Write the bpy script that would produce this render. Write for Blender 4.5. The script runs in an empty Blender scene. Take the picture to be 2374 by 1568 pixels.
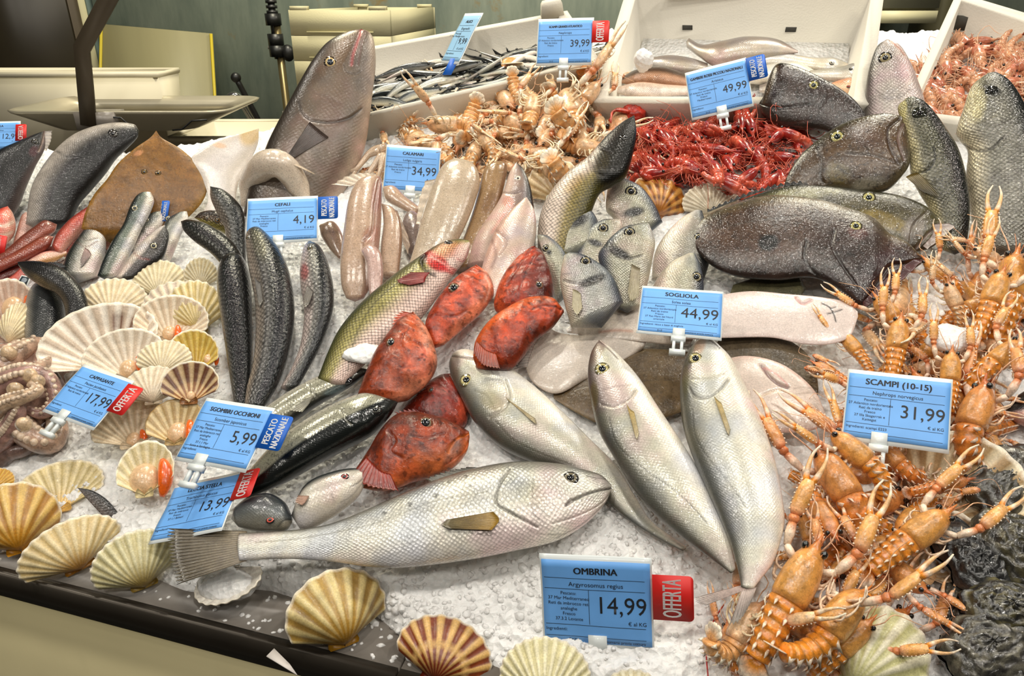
import bpy, math, random
import numpy as np
from mathutils import Vector, Matrix

random.seed(7)
DEBUG = False
RNG = np.random.default_rng(7)
SC = bpy.context.scene
COL = SC.collection

# ------------------------------------------------------------------ camera, world, lamps, exposure
W, H, F = 2374, 1568, 1700.0
PITCH, HC = math.radians(25), 1.6
CAM = np.array([0, 0, HC])
RIGHT = np.array([1.0, 0, 0])
FWD = np.array([0, math.cos(PITCH), -math.sin(PITCH)])
UP = np.array([0, math.sin(PITCH), math.cos(PITCH)])
cam = bpy.data.cameras.new('camera')
cam.sensor_width = 36
cam.lens = F / W * 36
cam.clip_start = 0.05
camo = bpy.data.objects.new('camera', cam)
camo.location = CAM
camo.rotation_euler = (math.pi / 2 - PITCH, 0, 0)
COL.objects.link(camo)
SC.camera = camo

SC.view_settings.view_transform = 'Standard'
SC.view_settings.look = 'None'
SC.view_settings.gamma = 1
SC.view_settings.exposure = 0.0
SC.cycles.use_denoising = True
SC.cycles.max_bounces = 6
SC.cycles.transparent_max_bounces = 12

world = bpy.data.worlds.new('market_hall')
SC.world = world
world.use_nodes = True
world.node_tree.nodes['Background'].inputs[0].default_value = (1.0, 0.93, 0.80, 1)
world.node_tree.nodes['Background'].inputs[1].default_value = 0.07


def lamp(loc, size, power, col=(1, .95, .86), aim=(0.1, 1.0, 1.05)):
    l = bpy.data.lights.new('ceiling_or_fill_spot', 'AREA')
    l.shape = 'DISK'
    l.size = size
    l.energy = power
    l.color = col
    o = bpy.data.objects.new('ceiling_or_fill_spot', l)
    o.location = loc
    o.rotation_euler = (Vector(aim) - Vector(loc)).to_track_quat('-Z', 'Y').to_euler()
    COL.objects.link(o)


for lx, ly, pw in ((-1.5, .5, 15), (-.75, .35, 16), (.0, .30, 16), (.75, .35, 16), (1.5, .5, 15),
                   (-1.2, 1.5, 10), (-.3, 1.35, 11), (.6, 1.35, 11), (1.4, 1.5, 10)):
    lamp((lx, ly, 2.75), .11, pw * .41, aim=(lx * .75, ly + .35, .95))
for lx in (-1.2, -.4, .4, 1.2):  # front row added as fill to brighten the ledge and front panel
    lamp((lx, -.45, 2.55), .11, 3.0, aim=(lx * .7, .75, .95))
lamp((-.6, 2.2, 3.0), .5, 40, (1, .93, .72), (-.6, 3.2, 1.2))
lamp((1.2, 2.2, 3.0), .5, 30, (1, .93, .76), (1.0, 3.2, 1.2))

# ------------------------------------------------------------------ helpers


def unit(a):
    a = np.asarray(a, float)
    return a / np.linalg.norm(a)


def rays(uv):
    uv = np.atleast_2d(np.asarray(uv, float))
    return ((uv[:, :1] - W / 2) / F) * RIGHT + ((H / 2 - uv[:, 1:2]) / F) * UP + FWD


def at(u, v, d):
    return CAM + rays([[u, v]])[0] * d


def proj(P):
    Q = np.atleast_2d(P) - CAM
    z = Q @ FWD
    return np.stack([W / 2 + F * (Q @ RIGHT) / z, H / 2 - F * (Q @ UP) / z], 1)


def hit(uv, P0, n):
    r = rays(uv)
    return CAM + r * (((P0 - CAM) @ n) / (r @ n))[:, None]


Z0 = HC - .66
UPZ = np.array([0, 0, 1.0])
E0 = hit([[0, 1335]], np.array([0, 0, Z0]), UPZ)[0]
E1 = hit([[900, 1568]], np.array([0, 0, Z0]), UPZ)[0]
EDIR = unit(E1 - E0)
NXY = np.array([-EDIR[1], EDIR[0], 0])
if NXY[1] < 0:
    NXY = -NXY
C0 = E0 @ NXY
SL, D0 = .42, .06
BN = unit([-SL * NXY[0], -SL * NXY[1], 1])
B0 = NXY * (C0 + D0) + UPZ * (Z0 + .012)


def on(u, v, h=0.0):
    return hit([[u, v]], B0 + BN * h, BN)[0]


def bed_z(x, y):
    d = x * NXY[0] + y * NXY[1] - C0
    return B0[2] + SL * (d - D0)


def lin(c):
    c = np.asarray(c, float) / 255.
    return np.where(c <= .04045, c / 12.92, ((c + .055) / 1.055) ** 2.4)


def lin2(c):
    return lin(255 * (np.asarray(c, float) / 255.) ** 1.22)


def smooth(a, b, x):
    t = np.clip((x - a) / (b - a), 0, 1)
    return t * t * (3 - 2 * t)


def cr(pts, n, power=1.0):
    """Smooth curve through pts, resampled to n points by length."""
    p = np.asarray(pts, float)
    if len(p) == 2:
        t = (np.linspace(0, 1, n) ** power)[:, None]
        return p[0] * (1 - t) + p[1] * t
    q = np.vstack([2 * p[0] - p[1], p, 2 * p[-1] - p[-2]])
    out = []
    for i in range(1, len(q) - 2):
        t = np.linspace(0, 1, 16, endpoint=False)[:, None]
        a, b, c, d = q[i - 1], q[i], q[i + 1], q[i + 2]
        out.append(.5 * (2 * b + (c - a) * t + (2 * a - 5 * b + 4 * c - d) * t ** 2 + (3 * b - a - 3 * c + d) * t ** 3))
    out = np.vstack(out + [p[-1:]])
    L = np.concatenate([[0], np.cumsum(np.linalg.norm(np.diff(out, axis=0), axis=1))])
    s = np.linspace(0, 1, n) ** power * L[-1]
    return np.stack([np.interp(s, L, out[:, k]) for k in range(out.shape[1])], 1)


class MB:
    """Collects shapes with colours; build() links them as one mesh object."""

    def __init__(s):
        s.v, s.f, s.c, s.u, s.n = [], [], [], [], 0

    def add(s, v, f, c=(200, 200, 200), uv=None):
        v = np.asarray(v, float)
        s.v.append(v)
        s.f += [[i + s.n for i in q] for q in f]
        c = lin(c)
        s.c.append(np.broadcast_to(c, (len(v), 3)) if c.ndim == 1 else c)
        s.u.append(np.zeros((len(v), 2)) if uv is None else uv)
        s.n += len(v)
        return s

    def box(s, lo, hi, c=(200, 200, 200), M=None):
        x0, y0, z0 = lo
        x1, y1, z1 = hi
        v = np.array([[x0, y0, z0], [x1, y0, z0], [x1, y1, z0], [x0, y1, z0], [x0, y0, z1], [x1, y0, z1], [x1, y1, z1], [x0, y1, z1]])
        if M is not None:
            v = v @ M[0].T + M[1]
        return s.add(v, [(3, 2, 1, 0), (4, 5, 6, 7), (0, 1, 5, 4), (1, 2, 6, 5), (2, 3, 7, 6), (3, 0, 4, 7)], c)

    def sweep(s, path, rad, c=(200, 200, 200), K=10, flat=None, up=(0, 0, 1), caps=True):
        """Tube along path; rad per point (or pairs side, up); c one colour or one per point."""
        p = np.asarray(path, float)
        n = len(p)
        r = np.asarray(rad, float)
        if r.ndim == 0:
            r = np.full(n, r)
        if r.ndim == 1:
            r = np.stack([r, r * (flat or 1)], 1)
        t = np.gradient(p, axis=0)
        t /= np.linalg.norm(t, axis=1)[:, None] + 1e-12
        u = np.asarray(up, float)
        th = np.linspace(0, 2 * math.pi, K, endpoint=False)
        V, Cc = [], []
        c = np.asarray(c, float)
        cc = np.broadcast_to(c, (n, 3)) if c.ndim == 1 else c
        for i in range(n):
            u = u - t[i] * (u @ t[i])
            if np.linalg.norm(u) < 1e-6:
                u = np.array([.3, 1, .2]) - t[i] * (np.array([.3, 1, .2]) @ t[i])
            u = u / np.linalg.norm(u)
            w = np.cross(t[i], u)
            V.append(p[i] + np.cos(th)[:, None] * w * r[i, 0] + np.sin(th)[:, None] * u * r[i, 1])
            Cc.append(np.broadcast_to(cc[i], (K, 3)))
        V = np.vstack(V + [p[:1], p[-1:]])
        Cc = np.vstack(Cc + [cc[:1], cc[-1:]])
        f = [(i * K + j, i * K + (j + 1) % K, (i + 1) * K + (j + 1) % K, (i + 1) * K + j) for i in range(n - 1) for j in range(K)]
        if caps:
            f += [(n * K, (j + 1) % K, j) for j in range(K)]
            f += [(n * K + 1, (n - 1) * K + j, (n - 1) * K + (j + 1) % K) for j in range(K)]
        return s.add(V, f, Cc)

    def ball(s, c0, r, c=(200, 200, 200), nu=12, nv=8, R=None):
        """Ellipsoid of half-axes r."""
        th = np.linspace(0, 2 * math.pi, nu, endpoint=False)
        ph = np.linspace(0, math.pi, nv + 1)[1:-1]
        v = [[math.sin(b) * math.cos(a), math.sin(b) * math.sin(a), math.cos(b)] for b in ph for a in th]
        v = np.array(v + [[0, 0, 1], [0, 0, -1]]) * np.asarray(r)
        if R is not None:
            v = v @ R.T
        m = nv - 1
        f = [(i * nu + j, (i + 1) * nu + j, (i + 1) * nu + (j + 1) % nu, i * nu + (j + 1) % nu) for i in range(m - 1) for j in range(nu)]
        f += [(m * nu, j, (j + 1) % nu) for j in range(nu)]
        f += [(m * nu + 1, (m - 1) * nu + (j + 1) % nu, (m - 1) * nu + j) for j in range(nu)]
        return s.add(v + np.asarray(c0), f, c)

    def mesh(s, name, mat, flat=False):
        me = bpy.data.meshes.new(name)
        V = np.vstack(s.v)
        if isinstance(s.f, tuple):
            flat_, lens = s.f
        else:
            lens = np.array([len(q) for q in s.f], np.int32)
            flat_ = np.fromiter((i for q in s.f for i in q), np.int32, int(lens.sum()))
        me.vertices.add(len(V))
        me.vertices.foreach_set('co', V.astype(np.float32).ravel())
        me.loops.add(len(flat_))
        me.loops.foreach_set('vertex_index', flat_.astype(np.int32))
        me.polygons.add(len(lens))
        me.polygons.foreach_set('loop_start', np.concatenate([[0], np.cumsum(lens)[:-1]]).astype(np.int32))
        me.update(calc_edges=True)
        a = me.color_attributes.new('Col', 'FLOAT_COLOR', 'POINT')
        Cc = np.vstack(s.c)
        a.data.foreach_set('color', np.hstack([Cc, np.ones((len(Cc), 1))]).astype(np.float32).ravel())
        U = np.vstack(s.u)
        if U.any():
            idx = np.zeros(len(me.loops), np.int32)
            me.loops.foreach_get('vertex_index', idx)
            uvl = me.uv_layers.new(name='UVMap')
            uvl.data.foreach_set('uv', U[idx].astype(np.float32).ravel())
        if not flat:
            me.polygons.foreach_set('use_smooth', np.ones(len(me.polygons), bool))
        me.materials.append(mat)
        me.update()
        return me

    def build(s, name, mat, parent=None, off=None, flat=False):
        if off is not None:
            s.v = [v - off for v in s.v]
        o = bpy.data.objects.new(name, s.mesh(name, mat, flat))
        COL.objects.link(o)
        if parent:
            o.parent = parent
        return o


def tag(o, label=None, cat=None, group=None, kind=None):
    for k, v in (('label', label), ('category', cat), ('group', group), ('kind', kind)):
        if v:
            o[k] = v
    return o


def empty(name, loc, label, cat, group=None):
    o = bpy.data.objects.new(name, None)
    o.empty_display_size = .02
    o.location = [float(x) for x in loc]
    COL.objects.link(o)
    return tag(o, label, cat, group)


def dup(o, parent=None):
    c = o.copy()
    COL.objects.link(c)
    if parent:
        c.parent = parent
    for ch in o.children:
        dup(ch, c)
    return c


def kill(o):
    for ch in list(o.children):
        kill(ch)
    bpy.data.objects.remove(o)


# ------------------------------------------------------------------ materials
MATS = {}


def nt(name):
    m = bpy.data.materials.new(name)
    m.use_nodes = True
    t = m.node_tree
    return m, t, t.nodes['Principled BSDF'], (lambda k, **kw: _node(t, k, kw))


def _node(t, k, kw):
    n = t.nodes.new(k)
    for a, b in kw.items():
        if a.startswith('i_'):
            n.inputs[a[2:].replace('_', ' ')].default_value = b
        else:
            setattr(n, a, b)
    return n


def skin(name, scale=0, sc=.5, bump=.3, rough=.28, metal=0., coat=.6, mott=.25, msize=60, fleck=0., fsize=500, sss=0., spec=.5, iri=0., grain=.14):
    """Wet skin: colour from the Col attribute, mottled; optional diamond scales (size in m) and dark flecks."""
    if name in MATS:
        return MATS[name]
    m, t, b, N = nt(name)
    L = t.links.new
    at_ = N('ShaderNodeAttribute', attribute_name='Col')
    tc = N('ShaderNodeTexCoord')
    no = N('ShaderNodeTexNoise', i_Scale=msize, i_Detail=4.)
    L(tc.outputs['Object'], no.inputs['Vector'])
    mr = N('ShaderNodeMapRange')
    mr.inputs['From Min'].default_value, mr.inputs['From Max'].default_value = .3, .7
    mr.inputs['To Min'].default_value, mr.inputs['To Max'].default_value = 1 - mott, 1 + mott
    L(no.outputs[0], mr.inputs['Value'])
    mul = N('ShaderNodeVectorMath', operation='SCALE')
    L(at_.outputs['Color'], mul.inputs[0])
    L(mr.outputs[0], mul.inputs['Scale'])
    out = mul.outputs[0]
    h = None
    if scale:
        mp = N('ShaderNodeMapping')
        mp.inputs['Rotation'].default_value = (0, 0, math.pi / 4)
        mp.inputs['Scale'].default_value = (1 / scale, 1 / scale, 1)
        L(tc.outputs['UV'], mp.inputs[0])
        vo = N('ShaderNodeTexVoronoi', i_Scale=1., i_Randomness=.22, voronoi_dimensions='2D')
        L(mp.outputs[0], vo.inputs['Vector'])
        m2 = N('ShaderNodeMapRange')
        m2.inputs['From Min'].default_value, m2.inputs['From Max'].default_value = .25, .62
        m2.inputs['To Min'].default_value, m2.inputs['To Max'].default_value = 1 + .25 * sc, 1 - sc
        L(vo.outputs['Distance'], m2.inputs['Value'])
        mu2 = N('ShaderNodeVectorMath', operation='SCALE')
        L(out, mu2.inputs[0])
        L(m2.outputs[0], mu2.inputs['Scale'])
        out = mu2.outputs[0]
        h = vo.outputs['Distance']
    if fleck:
        n2 = N('ShaderNodeTexNoise', i_Scale=fsize, i_Detail=2.)
        L(tc.outputs['Object'], n2.inputs['Vector'])
        m3 = N('ShaderNodeMapRange')
        m3.inputs['From Min'].default_value, m3.inputs['From Max'].default_value = .56, .66
        m3.inputs['To Min'].default_value, m3.inputs['To Max'].default_value = 1, 1 - fleck
        L(n2.outputs[0], m3.inputs['Value'])
        mu3 = N('ShaderNodeVectorMath', operation='SCALE')
        L(out, mu3.inputs[0])
        L(m3.outputs[0], mu3.inputs['Scale'])
        out = mu3.outputs[0]
    if iri:
        n4 = N('ShaderNodeTexNoise', i_Scale=16., i_Detail=3.)
        L(tc.outputs['Object'], n4.inputs['Vector'])
        rp = N('ShaderNodeValToRGB')
        e = rp.color_ramp.elements
        e[0].position, e[0].color = .32, (1 + .10 * iri, 1 - .14 * iri, 1 - .10 * iri, 1)
        e[1].position, e[1].color = .68, (1 - .22 * iri, 1 - .15 * iri, 1 - .04 * iri, 1)
        k = rp.color_ramp.elements.new(.5)
        k.color = (1, 1 - .01 * iri, 1 - .14 * iri, 1)
        L(n4.outputs[0], rp.inputs[0])
        m4 = N('ShaderNodeVectorMath', operation='MULTIPLY')
        L(out, m4.inputs[0])
        L(rp.outputs[0], m4.inputs[1])
        out = m4.outputs[0]
    if grain:
        n5 = N('ShaderNodeTexNoise', i_Scale=520., i_Detail=2.)
        L(tc.outputs['Object'], n5.inputs['Vector'])
        m5 = N('ShaderNodeMapRange')
        m5.inputs['From Min'].default_value, m5.inputs['From Max'].default_value = .3, .7
        m5.inputs['To Min'].default_value, m5.inputs['To Max'].default_value = 1 - grain, 1 + grain
        L(n5.outputs[0], m5.inputs['Value'])
        mu5 = N('ShaderNodeVectorMath', operation='SCALE')
        L(out, mu5.inputs[0])
        L(m5.outputs[0], mu5.inputs['Scale'])
        out = mu5.outputs[0]
    L(out, b.inputs['Base Color'])
    b.inputs['Roughness'].default_value = rough
    b.inputs['Metallic'].default_value = metal
    b.inputs['Specular IOR Level'].default_value = spec
    b.inputs['Coat Weight'].default_value = coat
    b.inputs['Coat Roughness'].default_value = .07
    if sss:
        b.inputs['Subsurface Weight'].default_value = sss
        b.inputs['Subsurface Scale'].default_value = .006
        b.inputs['Subsurface Radius'].default_value = (1, .6, .4)
    bp = N('ShaderNodeBump', i_Strength=bump, i_Distance=.0015)
    wet = N('ShaderNodeTexNoise', i_Scale=140., i_Detail=3.)
    L(tc.outputs['Object'], wet.inputs['Vector'])
    if h is not None:
        ma = N('ShaderNodeMath', operation='MULTIPLY_ADD')
        ma.inputs[1].default_value = -.9
        L(h, ma.inputs[0])
        L(wet.outputs[0], ma.inputs[2])
        L(ma.outputs[0], bp.inputs['Height'])
    else:
        L(wet.outputs[0], bp.inputs['Height'])
    L(bp.outputs[0], b.inputs['Normal'])
    wet2 = N('ShaderNodeTexNoise', i_Scale=330., i_Detail=2.)
    L(tc.outputs['Object'], wet2.inputs['Vector'])
    b2 = N('ShaderNodeBump', i_Strength=min(1, .2 + bump), i_Distance=.0012)
    L(wet2.outputs[0], b2.inputs['Height'])
    L(b2.outputs[0], b.inputs['Coat Normal'])
    MATS[name] = m
    return m


def plain(name, rgb=None, rough=.5, metal=0., noise=0., nscale=8., bump=0., bscale=200., coat=0., trans=0., alpha=1., stretch=None):
    if name in MATS:
        return MATS[name]
    m, t, b, N = nt(name)
    L = t.links.new
    tc = N('ShaderNodeTexCoord')
    vec = tc.outputs['Object']
    if stretch:
        mp = N('ShaderNodeMapping')
        mp.inputs['Scale'].default_value = stretch
        L(vec, mp.inputs[0])
        vec = mp.outputs[0]
    if rgb is None:
        a = N('ShaderNodeAttribute', attribute_name='Col')
        src = a.outputs['Color']
    else:
        a = N('ShaderNodeRGB')
        a.outputs[0].default_value = (*lin(rgb), 1)
        src = a.outputs[0]
    if noise:
        no = N('ShaderNodeTexNoise', i_Scale=nscale, i_Detail=5.)
        L(vec, no.inputs['Vector'])
        mr = N('ShaderNodeMapRange')
        mr.inputs['From Min'].default_value, mr.inputs['From Max'].default_value = .3, .7
        mr.inputs['To Min'].default_value, mr.inputs['To Max'].default_value = 1 - noise, 1 + noise
        L(no.outputs[0], mr.inputs['Value'])
        mu = N('ShaderNodeVectorMath', operation='SCALE')
        L(src, mu.inputs[0])
        L(mr.outputs[0], mu.inputs['Scale'])
        src = mu.outputs[0]
    L(src, b.inputs['Base Color'])
    b.inputs['Roughness'].default_value = rough
    b.inputs['Metallic'].default_value = metal
    b.inputs['Coat Weight'].default_value = coat
    b.inputs['Transmission Weight'].default_value = trans
    b.inputs['Alpha'].default_value = alpha
    if bump:
        n2 = N('ShaderNodeTexNoise', i_Scale=bscale, i_Detail=3.)
        L(vec, n2.inputs['Vector'])
        bp = N('ShaderNodeBump', i_Strength=bump, i_Distance=.002)
        L(n2.outputs[0], bp.inputs['Height'])
        L(bp.outputs[0], b.inputs['Normal'])
    MATS[name] = m
    return m


M_EYE = plain('fish_eye', None, .08, coat=1.)
M_FIN = skin('fin_membrane', rough=.3, mott=.2, msize=90, bump=.35, coat=.5)
M_FOAM = plain('white_foam', (212, 206, 192), .75, noise=.05, nscale=5, bump=.25, bscale=260)
M_FOAMY = plain('cream_foam', (184, 177, 142), .75, noise=.05, nscale=4, bump=.2, bscale=200)
M_STEEL = plain('brushed_steel', (124, 117, 109), .3, .05, noise=.18, nscale=14, bump=.06, bscale=120)
M_DARKSTEEL = plain('dark_steel', (70, 60, 45), .5, .3, noise=.15, nscale=5)
M_BLACK = plain('black_plastic', (18, 18, 18), .4)
M_PLASTIC = plain('clear_white_plastic', (222, 228, 228), .25, coat=.3)
M_INK = plain('black_ink', (22, 26, 34), .6)
M_WHITEINK = plain('white_ink', (240, 240, 240), .5)
M_CARD = plain('blue_card', (108, 170, 238), .5, noise=.05, nscale=30)
M_RED = plain('red_sticker', (208, 30, 26), .5)
M_BLUE = plain('blue_sticker', (12, 92, 190), .5)
# ------------------------------------------------------------------ fish
def seg_dist(P, line):
    d = np.full(len(P), 1e9)
    l = np.asarray(line, float)
    for a, b in zip(l[:-1], l[1:]):
        ab = b - a
        t = np.clip(((P - a) @ ab) / (ab @ ab + 1e-9), 0, 1)
        d = np.minimum(d, np.linalg.norm(P - a - t[:, None] * ab, axis=1))
    return d


class Fish:
    """A fish lying in its own middle plane: back and belly outlines, a rounded section, colour by height on the flank."""

    def __init__(s, name, label, cat, D, V, k=.35, h=.02, th=.5, back=(60, 60, 60), side=(150, 150, 150), belly=(210, 205, 200),
                 mat=None, b=(.1, .75), c=(.1, .75), lines=(), patches=(), hinge=None, group=None, K=40, shrink=.97, stripes=None,
                 end=.5, flatten=1.0, lobes=None, body='body'):
        s.lab = label
        allp = np.array(D + V, float)
        lo = max(D[-1], V[-1], key=lambda q: q[1]) if hinge is None else hinge
        s.P0 = on(lo[0], lo[1], h)
        toc = unit(CAM - s.P0)
        s.n = unit((1 - k) * BN + k * toc)
        ext = np.ptp(allp, axis=0).max()
        wid = max(np.linalg.norm(np.array(D[len(D) // 2]) - np.array(V[len(V) // 2])), 20)
        M = int(np.clip(ext / 2.6, 50, 340))
        K = int(np.clip(wid * .95, 36, 190)) // 2 * 2
        s.M, s.K = M, K
        pw = 1.5
        A2, B2 = cr(D, M, pw), cr(V, M, pw)
        mid = (A2 + B2) / 2
        A2, B2 = mid + (A2 - mid) * shrink, mid + (B2 - mid) * shrink
        A, B = hit(A2, s.P0, s.n), hit(B2, s.P0, s.n)
        C = (A + B) / 2
        half = (A - B) / 2
        w = np.linalg.norm(half, axis=1)
        ker = np.ones(7) / 7
        ws = np.convolve(np.pad(w, 3, mode='edge'), ker, 'valid')
        ws[0] = min(ws[0], w[0] + .001)
        T = th * np.minimum(ws, w.max()) * (.75 + .25 * ws / w.max())
        s.T, s.w = T, w
        thg = np.linspace(0, 2 * math.pi, K, endpoint=False)
        q, l = np.cos(thg), np.sin(thg)
        l = np.sign(l) * np.abs(l) ** flatten
        V3 = C[:, None, :] + q[None, :, None] * half[:, None, :] + (l[None, :] * T[:, None])[:, :, None] * s.n
        near = (thg <= math.pi + 1e-6)
        mirror = np.where(near, np.arange(K), (K - np.arange(K)) % K)
        PX = proj(V3.reshape(-1, 3)).reshape(M, K, 2)[:, mirror].reshape(-1, 2)
        Q = np.broadcast_to(q, (M, K)).reshape(-1)
        S = np.repeat(np.linspace(0, 1, M), K)
        bk, sd, bl = lin2(back), lin2(side), lin2(belly)
        t1 = smooth(b[0], b[1], Q)[:, None]
        t2 = smooth(c[0], c[1], -Q)[:, None]
        col = sd * (1 - t1) + bk * t1
        col = col * (1 - t2) + bl * t2
        if stripes:
            cs, n_, st = stripes
            f = (.5 + .5 * np.cos(Q * n_ * math.pi))[:, None] * st * (1 - t2)
            col = col * (1 - f) + lin2(cs) * f
        disp = np.zeros(M * K)
        wob = 2.2 * np.sin(PX[:, 0] * .11) + 2.2 * np.sin(PX[:, 1] * .13 + PX[:, 0] * .05)
        for pt in patches:
            (u, v, ru, rv, ang, pc, st) = pt[:7]
            a = math.radians(ang)
            dx, dy = PX[:, 0] - u, PX[:, 1] - v
            e = np.hypot((dx * math.cos(a) + dy * math.sin(a)) / ru, (-dx * math.sin(a) + dy * math.cos(a)) / rv)
            soft = pt[7] if len(pt) > 7 else .35
            f = ((1 - smooth(1 - soft, 1 + soft, e + wob / (ru + rv))) * st)[:, None]
            col = col * (1 - f) + lin2(pc) * f
            if len(pt) > 8:
                disp += pt[8] * f[:, 0]
        for ln in lines:
            pts, wp, lc, st = ln[:4]
            d = seg_dist(PX, cr(pts, 24) if len(pts) > 2 else pts)
            f = np.exp(-(d / (wp * .9)) ** 2)
            col = col * (1 - (f * st)[:, None]) + lin2(lc) * (f * st)[:, None]
            disp -= (ln[4] if len(ln) > 4 else .0004) * f
        lat = np.broadcast_to(l, (M, K)).reshape(-1)
        V3 = V3.reshape(-1, 3) + (disp * lat)[:, None] * s.n
        if lobes:
            amp, fr = lobes
            V3 = V3 + (amp * np.sin(S * fr + Q * 3) * lat)[:, None] * s.n
        L = np.concatenate([[0], np.cumsum(np.linalg.norm(np.diff(C, axis=0), axis=1))])
        uu = np.repeat(L, K)
        per = w.max() * (1 + th) * math.pi / 2 * 1.05
        vv = np.tile(np.where(near, thg / math.pi, 2 - thg / math.pi), M) * per
        tip0 = C[0] - (C[1] - C[0]) * .15
        tdir = unit(C[-1] - C[-3])
        tip1 = C[-1] + tdir * max(w[-1], .004) * end
        V3 = np.vstack([V3, tip0, tip1])
        col = np.vstack([col, col[:1], col[-1:]])
        I, J = np.meshgrid(np.arange(M - 1), np.arange(K), indexing='ij')
        J2 = (J + 1) % K
        fq = np.stack([I * K + J, (I + 1) * K + J, (I + 1) * K + J2, I * K + J2], -1).reshape(-1, 4)
        j = np.arange(K)
        ft = np.vstack([np.stack([M * K + 0 * j, j, (j + 1) % K], 1), np.stack([M * K + 1 + 0 * j, (M - 1) * K + (j + 1) % K, (M - 1) * K + j], 1)])
        if np.dot(np.cross(half[M // 2], s.n), C[M // 2 + 1] - C[M // 2]) < 0:
            fq, ft = fq[:, ::-1], ft[:, ::-1]
        f = (np.concatenate([fq.ravel(), ft.ravel()]), np.concatenate([np.full(len(fq), 4), np.full(len(ft), 3)]))
        s.base = C[-1]
        s.root = empty(name, s.base, label, cat, group)
        s.pts = V3[:M * K].reshape(M, K, 3)[:, :K // 2 + 1].reshape(-1, 3)
        s.pts_px = proj(s.pts)
        UVs = np.vstack([np.stack([uu, vv], 1), [[0, 0], [L[-1], 0]]])
        mb = MB()
        colr = np.clip(col, 0, 1)
        mb.v, mb.f, mb.c, mb.u, mb.n = [V3], f, [colr], [UVs], len(V3)
        s.body = mb.build(body, mat or skin('fish_skin'), s.root, s.base)

    def surf(s, u, v):
        i = np.argmin(np.linalg.norm(s.pts_px - (u, v), axis=1))
        return s.pts[i]

    def eye(s, u, v, r, iris=(176, 156, 100), pupil=(8, 9, 12), ring=(40, 38, 34), name='eye', pr=.52, squash=1.0, ang=0):
        P = s.surf(u, v)
        dep = (P - CAM) @ FWD
        R = r * dep / F
        n = unit(s.n * .75 + unit(CAM - P) * .25)
        x = unit(RIGHT - n * (RIGHT @ n))
        y = np.cross(n, x)
        a = math.radians(ang)
        x, y = x * math.cos(a) - y * math.sin(a), x * math.sin(a) + y * math.cos(a)
        y = y * squash

        def dome(prof, cols, nm, par):
            mb = MB()
            K = 20
            th = np.linspace(0, 2 * math.pi, K, endpoint=False)
            V, Cc = [], []
            for (rr, hh), cc in zip(prof, cols):
                V.append(P + (np.cos(th)[:, None] * x + np.sin(th)[:, None] * y) * rr * R + n * hh * R)
                Cc.append(np.broadcast_to(np.asarray(cc, float), (K, 3)))
            V = np.vstack(V + [P + n * prof[-1][1] * R])
            Cc = np.vstack(Cc + [Cc[-1][:1]])
            m = len(prof)
            f = [(i * K + j, i * K + (j + 1) % K, (i + 1) * K + (j + 1) % K, (i + 1) * K + j) for i in range(m - 1) for j in range(K)]
            f += [(m * K, (m - 1) * K + j, (m - 1) * K + (j + 1) % K) for j in range(K)]
            mb.add(V, f, Cc)
            return mb.build(nm, M_EYE, par, s.base)
        e = dome([(1.15, -.35), (1.12, .04), (1.0, .10), (.88, .13), (.82, .16), (.6, .25), (.3, .30)],
                 [ring, ring, ring, ring, iris, iris, iris], name, s.root)
        e2 = dome([(pr, .20), (pr * .85, .34), (pr * .45, .40)], [pupil, pupil, pupil], 'pupil', e)
        return s

    def fin(s, base, tip, c0, c1=None, rays_=12, off=None, lift=.003, name='pectoral_fin', amp=.0007, jag=.05, lean=0., edge=None):
        """Fin spread between two traced edges, on a plane beside (off=None: at the flank) or in the middle plane (off=0)."""
        c1 = c1 or c0
        nx, ny = rays_ * 4 + 1, 9
        b2, t2 = cr(base, nx), cr(tip, nx)
        if off is None:
            q = np.mean(np.asarray(base, float), axis=0)
            off = (s.surf(*q) - s.P0) @ s.n + lift
        sx = np.linspace(0, 1, nx)
        jg = 1 - jag + jag * np.cos(sx * rays_ * 2 * math.pi)
        V, Cc, U = [], [], []
        for j in range(ny):
            t = j / (ny - 1) * jg
            p2 = b2 * (1 - t)[:, None] + t2 * t[:, None]
            p = hit(p2, s.P0 + s.n * off, s.n)
            rip = amp * np.cos(sx * rays_ * 2 * math.pi) * (.3 + .7 * j / (ny - 1))
            V.append(p + (rip + lean * (j / (ny - 1)) ** 1.3)[:, None] * s.n)
            cc = lin(c0) * (1 - t)[:, None] + lin(c1) * t[:, None]
            cc = cc * (.78 + .3 * (.5 + .5 * np.cos(sx * rays_ * 2 * math.pi)))[:, None]
            if edge is not None and j >= ny - 2:
                cc = cc * .4 + lin(edge) * .6
            Cc.append(cc)
        V = np.vstack(V)
        f = [(j * nx + i, j * nx + i + 1, (j + 1) * nx + i + 1, (j + 1) * nx + i) for j in range(ny - 1) for i in range(nx - 1)]
        m = len(V)
        Vb = V - s.n * .0011
        f += [tuple(m + q for q in g[::-1]) for g in f]
        rim = [i for i in range(nx)] + [j * nx + nx - 1 for j in range(1, ny)] + [(ny - 1) * nx + i for i in range(nx - 2, -1, -1)] + [j * nx for j in range(ny - 2, 0, -1)]
        f += [(rim[i], rim[(i + 1) % len(rim)], m + rim[(i + 1) % len(rim)], m + rim[i]) for i in range(len(rim))]
        mb = MB()
        cc = np.clip(np.vstack(Cc + Cc), 0, 1)
        mb.v, mb.f, mb.c, mb.u, mb.n = [np.vstack([V, Vb])], f, [cc], [np.zeros((2 * m, 2))], 2 * m
        mb.build(name, M_FIN, s.root, s.base)
        return s


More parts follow.
